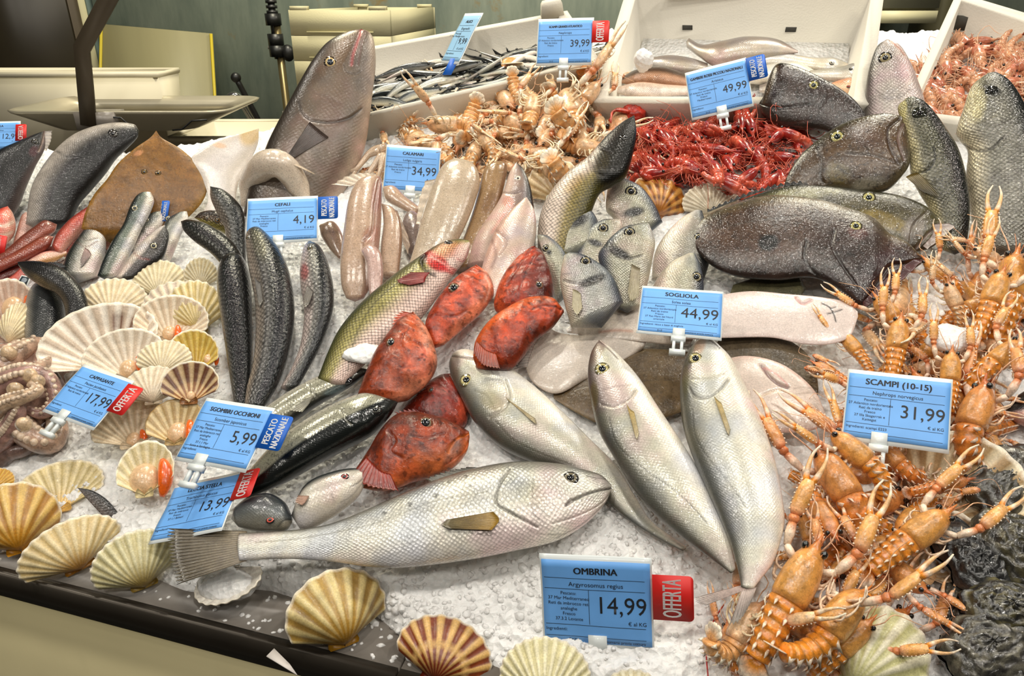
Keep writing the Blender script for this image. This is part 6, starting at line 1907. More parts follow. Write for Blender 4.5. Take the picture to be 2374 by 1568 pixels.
shell('scallop_shell', 'white shell lying flat under the big fish tail, filled with crushed ice', (534, 1318), (524, 1398), -.25, .030, 1.45, out=False, c_rib=(232, 226, 214), c_gap=(222, 214, 202), group=G2, dome=.34, ribs=12)
lump('ice_chunk', 'heap of crushed ice in the white shell under the big fish tail', 530, 1352, (.036, .022, .010), .026, (230, 230, 226), 11)
shell('scallop_shell', 'stout yellow-brown shell in the middle of the steel edge', (798, 1495), (752, 1326), .75, .008, 1.12, out=True, c_rib=(206, 186, 128), c_gap=(166, 132, 62), c_hinge=(170, 120, 24), group=G2, dome=.36, ribs=10, turn=.25, lean=.2,
      spot=((.6, .95, .2, 1., (96, 70, 30), .6), (.3, .9, -.8, -.5, (80, 54, 20), .5)))
shell('scallop_shell', 'deep brown shell with cream rays near the frame bottom', (1006, 1582), (1060, 1436), .7, .008, 1.28, out=True, c_rib=(206, 164, 96), c_gap=(116, 48, 12), c_hinge=(96, 26, 4), group=G2, dome=.3, ribs=11, turn=.1,
      bands=((.48, .58, (206, 164, 100), .8),))
shell('scallop_shell', 'pale green-cream shell in front of the OMBRINA tag', (1262, 1640), (1266, 1478), .75, .012, 1.15, out=True, c_rib=(220, 212, 176), c_gap=(198, 188, 140), group=G2, dome=.3, ribs=16, lean=.15)
shell('scallop_shell', 'shell rim just showing at the frame bottom under the OMBRINA tag', (1470, 1680), (1462, 1552), .75, .012, 1.1, out=True, c_rib=(214, 206, 176), c_gap=(196, 184, 146), group=G2, dome=.3, ribs=14)
G3 = 'scallop shells among the langoustines'
shell('scallop_shell', 'big brown-rayed shell cradling a langoustine right under the SCAMPI tag', (2150, 1205), (2325, 1040), .5, .03, .95, out=False, c_rib=(222, 206, 172), c_gap=(176, 146, 104), group=G3, dome=.24, ribs=11)
shell('scallop_shell', 'shell with dark rim spots behind the langoustine facing the oysters', (2130, 1330), (2268, 1215), .5, .02, .95, out=False, c_rib=(222, 200, 172), c_gap=(186, 150, 110), group=G3, dome=.24, ribs=10, bands=((.85, .97, (70, 46, 26), .8),))
shell('scallop_shell', 'pale green upright shell at the frame bottom among the langoustines', (1968, 1600), (2104, 1432), .65, .02, .8, out=True, c_rib=(220, 214, 186), c_gap=(188, 184, 130), group=G3, dome=.3, ribs=9)
G4 = 'scallop shells by the red shrimps'
shell('scallop_shell', 'cream-tan shell half hidden left of the black-headed croaker', (1295, 470), (1275, 372), .6, .012, 1.0, out=True, c_rib=(214, 190, 148), c_gap=(182, 150, 104), group=G4, dome=.2, ribs=10)
shell('scallop_shell', 'brown and orange banded shell between the large-eyed bream and red shrimps', (1520, 505), (1530, 410), .5, .012, 1.05, out=True, c_rib=(206, 150, 74), c_gap=(160, 96, 34), group=G4, dome=.26, ribs=9, bands=((.3, .42, (70, 34, 12), .8), (.6, .75, (76, 38, 14), .8)), turn=.3)
shell('scallop_shell', 'plain white ribbed shell beside the dark dory back fin', (1650, 500), (1642, 424), .55, .012, 1.25, out=True, c_rib=(216, 206, 182), c_gap=(186, 172, 146), group=G4, dome=.22, ribs=15)

# ------------------------------------------------------------------ octopus
oc = empty('octopus', on(60, 1040, .0), 'pinkish octopus in a heap of curled arms at the frame edge', 'octopus')
o0 = np.array(oc.location)
M_OCT = skin('octopus_skin', 0, 0, .6, .22, 0, .9, .35, 70, .35, 120, sss=.15)
hb = MB()
th = np.linspace(0, 2 * math.pi, 40, endpoint=False)
phs = np.linspace(0, math.pi, 26)
c0 = on(30, 900, .02)
Mo = np.stack([RIGHT, unit(np.cross(BN, RIGHT)), BN], 1)
V = []
for b_ in phs:
    for a_ in th:
        d = np.array([math.sin(b_) * math.cos(a_), math.sin(b_) * math.sin(a_), math.cos(b_)])
        r = 1 + .10 * math.sin(5 * a_ + 3 * b_) * math.sin(b_) + .06 * math.sin(9 * a_ - 7 * b_)
        V.append(d * r * np.array([.075, .085, .06]))
V = np.array(V)
hb.add(V @ Mo.T + c0, [(i * 40 + j, (i + 1) * 40 + j, (i + 1) * 40 + (j + 1) % 40, i * 40 + (j + 1) % 40) for i in range(25) for j in range(40)], (176, 140, 126))
hb.build('body', M_OCT, oc, o0)


def arm(pts, r0, r1, suck=True, col=(190, 156, 134), turn=0.):
    p = cr([on(u, v, h) for u, v, h in pts], 44)
    t = np.linspace(0, 1, 44)
    r = r0 + (r1 - r0) * t
    cc = np.array([col]) * (1 - .15 * np.sin(t * 25)[:, None] ** 2)
    o = MB().sweep(p, r, np.clip(cc, 0, 255), 14).build('arm', M_OCT, oc, o0)
    if suck:
        sb = MB()
        for i in range(3, 40, 2):
            d = unit(p[i + 1] - p[i - 1])
            s = unit(np.cross(d, BN))
            for sg in (-1, 1):
                q = p[i] + (BN * math.cos(.55 + turn) + s * sg * .55) * r[i] * .97
                sb.ball(q, (r[i] * .34,) * 3, (214, 190, 166), 8, 6)
        sb.build('sucker', M_OCT, o, None)
        sb_o = [c for c in o.children][0]
        for v_ in sb_o.data.vertices:
            v_.co = v_.co - Vector(o0)


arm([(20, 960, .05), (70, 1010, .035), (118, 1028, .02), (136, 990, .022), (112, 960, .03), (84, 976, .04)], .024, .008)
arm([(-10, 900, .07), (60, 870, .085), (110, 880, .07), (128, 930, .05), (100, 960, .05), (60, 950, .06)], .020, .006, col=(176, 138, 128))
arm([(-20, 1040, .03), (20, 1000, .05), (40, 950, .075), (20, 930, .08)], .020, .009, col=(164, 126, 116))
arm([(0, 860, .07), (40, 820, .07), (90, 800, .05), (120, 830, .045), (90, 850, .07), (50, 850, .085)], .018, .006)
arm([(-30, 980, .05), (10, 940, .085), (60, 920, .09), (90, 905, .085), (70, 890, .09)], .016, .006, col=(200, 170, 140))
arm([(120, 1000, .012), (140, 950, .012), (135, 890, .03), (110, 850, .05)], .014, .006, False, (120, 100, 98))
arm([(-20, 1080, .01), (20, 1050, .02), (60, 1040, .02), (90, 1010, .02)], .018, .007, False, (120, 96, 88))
for (u, v, r) in ((70, 872, .012), (88, 884, .010), (36, 905, .012), (55, 985, .011), (20, 820, .012)):
    MB().ball(on(u, v, .088), (r, r * .8, r), (206, 178, 144), 12, 8).build('skin_fold', M_OCT, oc, o0)

# black tail fin sticking out of the ice, and other small bits
fo = Fish('tail_fin_tip', 'curved black tail fin sticking up out of the ice near the edge row', 'fish', [(180, 1131), (215, 1138), (250, 1160), (280, 1198), (292, 1225)], [(180, 1132), (202, 1158), (222, 1180), (245, 1204), (262, 1226)], k=.45, h=.006, th=.1, back=(34, 32, 32), side=(74, 66, 60), belly=(96, 84, 76), mat=S_DARK, body='fin')
for (uv, lab) in (([(298, 614), (322, 604), (328, 622), (308, 644)], 'small dark plastic fish label with white rim beside the top scallop'), ([(36, 662), (50, 638), (72, 642), (62, 664)], 'small dark plastic fish label beside the black arched fish')):
    P0 = on(*uv[3], .03)
    n = unit(.5 * BN + .5 * unit(CAM - P0))
    q = hit(uv, P0, n)
    r = empty('fish_label', P0, lab, 'label')
    c = q.mean(0)
    pf = [(0, 1, 2, 3), (7, 6, 5, 4), (0, 4, 5, 1), (1, 5, 6, 2), (2, 6, 7, 3), (3, 7, 4, 0)]
    MB().add(np.vstack([q, q - n * .002]) - P0, pf).build('rim', M_PLASTIC, r, flat=True)
    MB().add(np.vstack([c + (q - c) * .8 + n * .0008, c + (q - c) * .8]) - P0, pf).build('face', plain('slate_face', (44, 54, 62), .3), r, flat=True)
    e = c + n * .0012
    MB().ball(e - P0, np.array([.006, .006, .0008]), (150, 160, 168), 10, 6, np.stack([RIGHT, np.cross(n, RIGHT), n], 1)).build('emblem', plain('slate_print', (130, 140, 150), .4), r)


lump('ice_chunk', 'whitish lump of ice lying on the langoustines behind the SCAMPI tag', 2212, 785, (.036, .022, .012), .075, (220, 210, 200), 3)
lump('ice_chunk', 'clear slab of ice standing in the middle foam box', 1492, 140, (.020, .016, .022), .10, (220, 216, 206), 5)
lump('ice_chunk', 'rough clump of crushed ice on the belly of the olive sea bass', 855, 820, (.034, .018, .008), .062, (220, 220, 216), 9)

P0 = on(1468, 262, .05)
r_ = empty('red_crab', P0, 'red knobbly crab shell between the paler heap and the red shrimps', 'crab')
Rm = np.stack([RIGHT, unit(np.cross(BN, RIGHT)), BN], 1)
mb = MB()
mb.ball((0, 0, 0), np.array([.024, .026, .017]), (170, 44, 28), 40, 26, Rm)
w = mb.v[0]
mb.v[0] = w * (1 + .05 * np.sin(w[:, :1] * 700) * np.sin(w[:, 1:2] * 760) + .04 * np.sin(w[:, 2:] * 500))
mb.build('carapace', S_RED, r_)
for i in range(3):
    MB().sweep(cr([(-.01, -.01 - .004 * i, .004), (-.035 - .004 * i, -.012 - .01 * i, .008), (-.05, -.03 - .014 * i, -.01)], 12), np.linspace(.004, .0012, 12), (180, 56, 36), 8).build('leg', S_RED, r_)

# ------------------------------------------------------------------ oysters
M_OY = skin('oyster_shell', 0, 0, 1., .3, 0, .8, .75, 45, .5, 110)


def oyster(lab, u, v, rx, ry, rz, rot, h, seed, col=(70, 66, 52), col2=(46, 44, 40)):
    P0 = on(u, v, h)
    rgo = random.Random(seed)
    r_ = empty('oyster', P0, lab, 'oyster', 'dark oysters by the langoustines')
    e1 = RIGHT * math.cos(rot) + np.cross(BN, RIGHT) * math.sin(rot)
    Mx = np.stack([unit(e1 - BN * (e1 @ BN)), unit(np.cross(BN, e1)), BN], 1)
    for k_, nm in ((1, 'upper_valve'), (-1, 'lower_valve')):
        nu, nv = 44, 18
        V, Cc = [], []
        for i in range(nv + 1):
            t = i / nv
            for j in range(nu):
                a = 2 * math.pi * j / nu
                R = 1 + .10 * math.sin(2 * a + seed) + .07 * math.sin(5 * a + seed * 2) + .04 * math.sin(11 * a + seed)
                z = k_ * (1 - t ** 2.2) ** .7 + rgo.gauss(0, .06) + .09 * math.sin(t * 24 + 5 * math.sin(a * 2 + seed) + 2 * math.sin(a * 5)) + .10 * math.sin(a * 7 + seed) * t * math.sin(t * 9 + seed)
                V.append((R * t * math.cos(a) * rx * (1 + .2 * t * math.cos(a)), R * t * math.sin(a) * ry, z * rz + k_ * .002))
                m = .5 + .5 * math.sin(t * 22 + 4 * math.sin(a * 1.5 + seed) + seed)
                m = min(1, max(0, m + rgo.gauss(0, .25)))
                Cc.append(np.array(col) * m + np.array(col2) * (1 - m))
        f = [(i * nu + j, i * nu + (j + 1) % nu, (i + 1) * nu + (j + 1) % nu, (i + 1) * nu + j) for i in range(nv) for j in range(nu)]
        MB().add(np.array(V) @ Mx.T, f if k_ > 0 else [q[::-1] for q in f], np.clip(Cc, 0, 255)).build(nm, M_OY, r_)


oyster('top oyster of the dark heap, beside the big brown-rayed shell', 2335, 1130, .062, .046, .022, .5, .03, 1.)
oyster('black weedy oyster pressed against the langoustine shell', 2260, 1310, .044, .034, .020, 2.0, .035, 2.2, (40, 40, 38), (16, 16, 18))
oyster('oyster at the frame edge below the topmost one', 2355, 1275, .048, .046, .022, .2, .04, 3.1, (84, 78, 52), (40, 38, 34))
oyster('oyster lying under the hanging langoustine claw', 2235, 1420, .034, .024, .016, 1.2, .018, 4.4, (78, 72, 58), (40, 38, 36))
oyster('greenish oyster with black streaks near the frame bottom', 2330, 1420, .052, .032, .020, -.4, .045, 5.7, (92, 86, 56), (18, 18, 20))
oyster('wet grey oyster at the frame bottom', 2280, 1510, .052, .036, .024, .1, .04, 6.3, (110, 106, 92), (40, 38, 36))
oyster('oyster in the lowest frame corner', 2370, 1540, .05, .04, .02, .7, .03, 7.9, (70, 66, 50), (26, 26, 26))

# ------------------------------------------------------------------ langoustines
OR = ((214, 154, 78), (236, 146, 44), (214, 124, 52), (240, 216, 190), (216, 132, 80), (238, 204, 172))
OR2 = ((208, 142, 76), (228, 134, 50), (206, 108, 52), (238, 208, 184), (212, 122, 72), (236, 196, 162))
PL = ((216, 178, 136), (222, 160, 96), (206, 130, 76), (238, 222, 196), (206, 128, 80), (228, 204, 166))
LP = {'a': langoustine(.06, OR, 1, .5, .35), 'b': langoustine(.22, OR, 2, .7, .8), 'c': langoustine(.42, OR2, 3, .4, .5), 'f': langoustine(.10, OR2, 4, .8, .3, True),
      'p': langoustine(.18, PL, 5, .6, .5), 'q': langoustine(.45, PL, 6, .4, .9), 'r': langoustine(.30, PL, 7, .7, .3, True)}
LL = (.155, .066)


def lang(kind, hu, hv, tu, tv, lab, h1=.05, h2=.035, roll=0., group='langoustines around the SCAMPI tag', sc=None):
    # head and tail seen at these places; curled ones span less than their stretched length
    span = {'a': .158, 'b': .148, 'c': .125, 'f': .156, 'p': .15, 'q': .12, 'r': .14}[kind]
    return place(LP[kind], on(hu, hv, h1), on(tu, tv, h2), roll, (span, .066), 'langoustine', lab, 'langoustine', group, sc)


lang('a', 1897, 1262, 1722, 1585, 'langoustine nearest the viewer, bright orange back up, head by the pointed white claw', .085, .045)
lang('b', 2000, 1362, 1822, 1600, 'belly-up langoustine with pale folded legs beside the nearest one', .085, .05, math.pi * .72)
lang('a', 2202, 1186, 1978, 1345, 'langoustine with two black eyes pointing at the rim-spotted shell', .08, .06)
lang('f', 1938, 1252, 1850, 1090, 'langoustine facing down between the last silver jack and the nearest langoustines', .065, .04)
lang('c', 1893, 1040, 2040, 1262, 'tan langoustine stretched from the turbot head down under the SCAMPI tag', .07, .06)
lang('b', 1922, 1000, 2118, 1160, 'greenish-headed langoustine directly under the SCAMPI tag clip', .08, .055, .5)
lang('c', 2030, 1020, 2140, 1130, 'langoustine tail with pointed plates just under the SCAMPI tag', .05, .05, -.9)
lang('c', 2290, 888, 2212, 1082, 'langoustine curled down into the big brown-rayed shell', .085, .05, -.8)
lang('a', 2206, 812, 2198, 985, 'langoustine standing upright behind the SCAMPI tag edge', .085, .05)
lang('b', 2372, 792, 2222, 905, 'langoustine at the frame edge facing right, dark eye, above the cut-off fish', .09, .07)
lang('a', 2088, 736, 2062, 915, 'langoustine upright behind the SCAMPI tag, head left of the ice lump', .075, .04)
lang('b', 2026, 688, 2136, 806, 'langoustine lying with its head at the maroon dory mouth', .06, .05)
lang('p', 2193, 655, 2250, 780, 'pale greenish langoustine head between raised claws, above the ice lump', .085, .05, .3)
lang('a', 2326, 628, 2256, 812, 'orange langoustine with two black eyes at the right of the ice lump', .10, .06)
lang('a', 2356, 588, 2306, 830, 'orange langoustine behind the two-eyed one, at the frame edge', .085, .05)
lang('f', 1882, 842, 2000, 905, 'langoustine peeping out beside the brown sole', .05, .04)
lang('b', 2022, 1438, 1850, 1590, 'langoustine low at the frame bottom, next to the pale green upright shell', .06, .03)
lang('q', 1765, 1392, 1660, 1565, 'pale belly-up langoustine under the last silver jack tail', .05, .03, math.pi * .8)
lang('c', 1690, 1440, 1700, 1580, 'langoustine tail at the frame bottom left of the nearest one', .035, .03, -.7)
lang('f', 2250, 1110, 2090, 1150, 'langoustine with white claws lying in the big brown-rayed shell', .07, .05, .6)
lang('p', 2250, 575, 2380, 640, 'langoustine lifting one claw straight up against the largest bass', .08, .06, .2)
lang('a', 1950, 770, 2040, 880, 'langoustine half buried behind the upright claws left of the SCAMPI tag', .045, .03, .4)
lang('b', 2140, 600, 2250, 690, 'langoustine with stretched claws below the open-lipped dory', .06, .045, -.3)
lang('a', 2330, 1060, 2240, 960, 'langoustine deep in the heap beside the SCAMPI tag edge', .03, .03, .6)
lang('b', 1860, 1190, 1900, 1330, 'langoustine in the shade right of the last silver jack flank', .03, .02, .2)
lang('a', 2080, 1240, 2170, 1130, 'langoustine under the one pointing at the rim-spotted shell', .035, .03, 1.)
lang('c', 2150, 1380, 2010, 1260, 'langoustine whose claws hang toward the oysters', .05, .04, -.4)
rg = random.Random(5)
for i in range(30):
    u, v = rg.uniform(1930, 2374), rg.uniform(650, 1000)
    if v < 840 and u < 2060:
        u += 150
    a = rg.uniform(0, 6.28)
    l = 80
    lang(rg.choice('abcfp'), u + l * math.cos(a), v + l * .8 * math.sin(a), u - l * math.cos(a), v - l * .8 * math.sin(a), 'orange langoustine buried among the others behind the SCAMPI tag', rg.uniform(.01, .045), rg.uniform(.01, .045), rg.uniform(-.8, .8), group='langoustines buried behind the SCAMPI tag')
for i in range(15):
    v = rg.uniform(1040, 1500)
    u = rg.uniform(1850, 2150 - max(0, v - 1250) * .35)
    a = rg.uniform(0, 6.28)
    l = 105
    lang(rg.choice('abcf'), u + l * math.cos(a), v + l * .8 * math.sin(a), u - l * math.cos(a), v - l * .8 * math.sin(a), 'orange langoustine buried among the others in front of the SCAMPI tag', rg.uniform(.0, .025), rg.uniform(.0, .025), rg.uniform(-.7, .7), group='langoustines buried in front of the SCAMPI tag')

# the paler heap at the back
lang('q', 985, 290, 1120, 292, 'pale orange langoustine arched in the back heap, white belly legs showing', .07, .06, math.pi * .5, 'paler langoustines in the back heap')
lang('r', 1110, 305, 1165, 380, 'pale langoustine curled down right behind the widest squid tube', .07, .05, .9, 'paler langoustines in the back heap')
lang('p', 1240, 215, 1220, 330, 'pale langoustine standing up at the top of the back heap', .09, .06, math.pi, 'paler langoustines in the back heap')
lang('q', 1310, 205, 1340, 330, 'pale langoustine upright in the back heap, under the 39,99 tag', .085, .06, math.pi * .8, 'paler langoustines in the back heap')
lang('p', 1390, 190, 1310, 290, 'pale langoustine leaning out of the back heap toward the middle foam box', .09, .06, .5, 'paler langoustines in the back heap')
lang('p', 1215, 355, 1335, 360, 'pale langoustine lying lowest in the back heap above the hake', .055, .045, .3, 'paler langoustines in the back heap')
lang('p', 1330, 290, 1390, 390, 'pale langoustine head beside the black-headed croaker', .06, .03, .2, 'paler langoustines in the back heap')
lang('r', 960, 330, 1070, 350, 'pale langoustine stretched above the CALAMARI tag', .06, .05, .2, 'paler langoustines in the back heap')
for i in range(46):
    while True:
        u, v = rg.uniform(870, 1475), rg.uniform(215, 405)
        if v > 235 + max(0, (1130 - u)) * .25 - 25 and v < 410 and not (u > 1380 and v > 320):
            break
    hmax = .055 * math.exp(-((u - 1230) / 330) ** 2)
    a = rg.uniform(0, 6.28)
    l = rg.uniform(48, 66)
    hq = rg.uniform(.1, 1) * hmax
    lang(rg.choice('pppqqr'), u + l * math.cos(a), v + l * .75 * math.sin(a), u - l * math.cos(a), v - l * .75 * math.sin(a), 'pale orange langoustine jumbled in the back heap between foam boxes and squids', hq + rg.uniform(0, .012), hq + rg.uniform(0, .012), rg.uniform(-.6, .6) + (math.pi if rg.random() < .35 else 0), group='pale langoustines jumbled in the back heap')

# ------------------------------------------------------------------ shrimps
RD = ((186, 62, 42), (140, 26, 20), (206, 92, 66))
RD2 = ((206, 92, 66), (150, 36, 28), (196, 84, 62))
SA = ((206, 150, 112), (186, 112, 84), (214, 164, 130))
SP = {'a': shrimp(.35, *RD, 1), 'b': shrimp(.55, *RD2, 2), 'c': shrimp(.15, *RD, 3), 's': shrimp(.3, *SA, 4), 't': shrimp(.55, *SA, 5)}
red = [(1525, 300, 1560, 345), (1600, 300, 1640, 345), (1550, 400, 1505, 405), (1625, 330, 1590, 300), (1700, 395, 1665, 340), (1720, 350, 1660, 420), (1780, 330, 1830, 295), (1800, 300, 1850, 320), (1510, 330, 1490, 300), (1640, 400, 1580, 390), (1690, 300, 1740, 280), (1760, 390, 1720, 420)]
SPAN = {'a': .074, 'b': .062, 'c': .082, 's': .074, 't': .062}


def shr(kd, hu, hv, tu, tv, h1, h2, roll, lab, group, sc):
    place(SP[kd], on(hu, hv, h1), on(tu, tv, h2), roll, (SPAN[kd], .034), 'shrimp', lab, 'shrimp', group, sc)


for i, q in enumerate(red):
    shr('ab'[i % 2], *q, .06, .05, rg.uniform(-1.2, 1.2), 'red shrimp on top of the heap under the 49,99 tag', 'red shrimps on top of the heap', 1.25)
for i in range(84):
    while True:
        u, v = rg.uniform(1470, 1880), rg.uniform(258, 432)
        if v < 440 - max(0, (u - 1790)) * .9 and v < 405 + max(0, (u - 1560)) * .3 and v > 262 + max(0, 1560 - u) * .2:
            break
    a = rg.uniform(0, 6.28)
    hq = .06 * math.exp(-((u - 1680) / 200) ** 2) * rg.random()
    shr(rg.choice('aabbc'), u + 30 * math.cos(a), v + 22 * math.sin(a), u - 30 * math.cos(a), v - 22 * math.sin(a), hq + rg.uniform(.005, .025), hq + rg.uniform(.005, .02), rg.uniform(-2.5, 2.5), 'red shrimp tangled in the heap under the 49,99 tag', 'red shrimps tangled in the heap', rg.uniform(1.1, 1.35))
for i in range(70):
    while True:
        u, v = rg.uniform(2100, 2400), rg.uniform(95, 300)
        if v > 95 + max(0, 2230 - u) * .8 and u > 2120 + (300 - v) * .15 - 40:
            break
    a = rg.uniform(0, 6.28)
    # they fill the tilted box: heights measured on its floor
    q = hit([(u + 30 * math.cos(a), v + 20 * math.sin(a)), (u - 30 * math.cos(a), v - 20 * math.sin(a))], bx3[3].mean(0) + bx3[2] * (.045 + .02 * rg.random()), bx3[2])
    place(SP['st'[i % 2]], q[0], q[1], rg.uniform(-2.5, 2.5), (.07, .034), 'shrimp', 'pale pinkish shrimp heaped in the right-hand foam box', 'shrimp', 'pale shrimps in the foam box', rg.uniform(1.15, 1.5), up=bx3[2])

for o in list(LP.values()) + list(SP.values()):
    kill(o)

# ------------------------------------------------------------------ small fish in the foam boxes
def small_fish(seed, back, side, belly, L=.13, r=.0085):
    root = empty('anchovy', (0, 0, 0), 'x', 'fish')
    t = np.linspace(0, 1, 16)
    bend = .012 * math.sin(seed)
    p = np.column_stack([-t * L, bend * np.sin(t * math.pi) ** 2, 0 * t])
    w = r * np.array([.25, .55, .78, .92, 1, 1, .98, .95, .9, .82, .72, .6, .48, .38, .3, .26])
    K = 12
    mb = MB()
    th_ = np.linspace(0, 2 * math.pi, K, endpoint=False)
    V, Cc = [], []
    for i in range(16):
        V += [p[i] + np.array([0, math.cos(a) * w[i], math.sin(a) * w[i] * .6]) for a in th_]
        for a in th_:
            q = math.cos(a)
            Cc.append(np.array(back) if q > .35 else np.array(side) if q > -.3 else np.array(belly))
    f = [(i * K + j, (i + 1) * K + j, (i + 1) * K + (j + 1) % K, i * K + (j + 1) % K) for i in range(15) for j in range(K)] + [tuple(range(K)), tuple(15 * K + j for j in range(K))[::-1]]
    mb.add(np.array(V), f, np.array(Cc, float)).build('body', S_SMOOTH, root)
    for s_ in (1, -1):
        MB().ball((-.012, .002, s_ * .0042), (.0024, .0024, .0012), (14, 14, 16), 8, 6).build('eye', M_EYE, root)
    e = p[-1]
    for s_ in (1, -1):
        MB().add([e + (.004, 0, .0006), e + (-.016, s_ * .012, .0006), e + (-.010, s_ * .002, .0006), e + (.004, 0, -.0006), e + (-.016, s_ * .012, -.0006), e + (-.010, s_ * .002, -.0006)],
                 [(0, 1, 2), (5, 4, 3), (0, 3, 4, 1), (1, 4, 5, 2), (2, 5, 3, 0)], back).build('tail_lobe', M_FIN, root)
    return root


AF = [small_fish(1, (40, 46, 50), (176, 176, 170), (222, 218, 208)), small_fish(-1.2, (30, 34, 36), (196, 192, 184), (226, 220, 210)), small_fish(.4, (24, 26, 28), (60, 64, 66), (150, 150, 146))]
n1, fl1 = bx1[2], bx1[3]
ex1 = unit(bx1[1][1] - bx1[1][0])
for i in range(120):
    u, v = rg.uniform(800, 1375), 0
    s = rg.random()
    top = 172 + (870 - u) * .12
    v = top + (250 - (u - 870) * .235 + 8 - top) * s
    q = hit([(u, v)], fl1.mean(0) + n1 * rg.uniform(.022, .045), n1)[0]
    a = rg.gauss(0, .35) + (math.pi if rg.random() < .4 else 0)
    d = ex1 * math.cos(a) + np.cross(n1, ex1) * math.sin(a)
    place(AF[(0 if s > .45 else 2) if rg.random() < .75 else 1], q + d * .065, q - d * .065, rg.uniform(-1., 1.) + (math.pi if rg.random() < .3 else 0), (.13, 0), 'anchovy', 'small silver or dark fish packed in the long foam box', 'fish', 'small fish in the long foam box', rg.uniform(.9, 1.25), up=n1)
for o in AF:
    kill(o)
tmp_on = on
n2, fl2 = bx2[2], bx2[3]


def on(u, v, h=0.0):
    return hit([[u, v]], fl2.mean(0) + n2 * (h + .02), n2)[0]


tmpB, BN_ = BN.copy(), BN


def boxfish(name, lab, D, V, h, th=.6, k=0., **kw):
    return Fish(name, lab, 'fish', D, V, k=k, h=h, th=th, group='mixed fish in the middle foam box', **kw)


GREY = dict(back=(110, 100, 98), side=(140, 128, 122), belly=(190, 180, 172), mat=S_SMOOTH)
f = boxfish('monkfish', 'long purplish-grey fish across the back of the middle foam box', [(1850, 118), (1800, 98), (1730, 96), (1680, 104), (1630, 108), (1598, 92)], [(1850, 122), (1790, 130), (1720, 140), (1660, 146), (1620, 128), (1592, 108)], .04, **GREY)
f = boxfish('hake', 'slim silver fish with open mouth at the right of the middle foam box', [(1965, 148), (1930, 140), (1880, 138), (1800, 126), (1720, 134)], [(1965, 156), (1930, 166), (1880, 160), (1800, 152), (1720, 156)], .035, back=(110, 106, 96), side=(190, 182, 172), belly=(222, 214, 204), mat=S_SMOOTH)
f.eye(1928, 147, 5, (170, 160, 140))
f = boxfish('hake', 'slim dark-eyed fish by the end wall of the middle foam box', [(2002, 172), (1980, 155), (1950, 160), (1880, 166)], [(2002, 180), (1980, 190), (1940, 186), (1870, 180)], .045, back=(90, 90, 82), side=(166, 160, 150), belly=(214, 206, 196), mat=S_SMOOTH)
f.eye(1973, 160, 4, (60, 60, 54))
f = boxfish('red_gurnard', 'small orange-pink fish with a red eye at the front of the middle foam box', [(1998, 196), (1970, 186), (1930, 194), (1900, 206)], [(1998, 204), (1970, 212), (1930, 212), (1900, 214)], .05, back=(176, 104, 62), side=(206, 150, 110), belly=(222, 190, 160), mat=S_PINK)
f.eye(1967, 200, 4, (170, 60, 40))
f = boxfish('brown_wrasse', 'dark brown fish lying across the front left of the middle foam box', [(1432, 188), (1470, 168), (1530, 162), (1590, 176), (1640, 190)], [(1434, 192), (1480, 194), (1540, 196), (1600, 202), (1640, 206)], .045, back=(50, 38, 30), side=(84, 62, 46), belly=(190, 150, 120), mat=S_PINK)
f = boxfish('red_gurnard', 'whitish-pink fish at the front left of the middle foam box', [(1420, 206), (1480, 196), (1550, 200), (1610, 202), (1660, 204)], [(1420, 214), (1480, 222), (1550, 220), (1610, 216), (1660, 212)], .05, back=(206, 160, 130), side=(222, 200, 184), belly=(226, 214, 204), mat=S_PINK)
f = boxfish('hake', 'grey spiny-finned fish touching the ice slab in the middle foam box', [(1640, 150), (1600, 140), (1550, 134), (1510, 136)], [(1640, 166), (1590, 166), (1540, 160), (1505, 148)], .03, **GREY)
f = boxfish('hake', 'white-bellied fish under the long purplish-grey one in the foam box', [(1900, 170), (1840, 150), (1770, 158), (1700, 166)], [(1900, 178), (1840, 186), (1770, 190), (1700, 186)], .04, back=(176, 170, 160), side=(214, 208, 198), belly=(226, 220, 210), mat=S_SMOOTH)
f = boxfish('hake', 'half-hidden grey fish behind the 49,99 tag in the middle foam box', [(1760, 200), (1800, 190), (1860, 196), (1900, 206)], [(1760, 212), (1800, 216), (1860, 216), (1900, 214)], .035, **GREY)
on = tmp_on
PI_ = MB()
qf = fl2 + (bx2[1] - fl2) * .0
icev = np.vstack([(fl2 + (bx2[1] - fl2) * .16 + (fl2.mean(0) - fl2) * .04), fl2 + n2 * .001])
tag(MB().add(icev, [(0, 1, 2, 3), (7, 6, 5, 4), (0, 4, 5, 1), (1, 5, 6, 2), (2, 6, 7, 3), (3, 7, 4, 0)]).build('box_ice', M_ICE), 'thin layer of ice on the floor of the middle foam box', 'ice', kind='stuff')

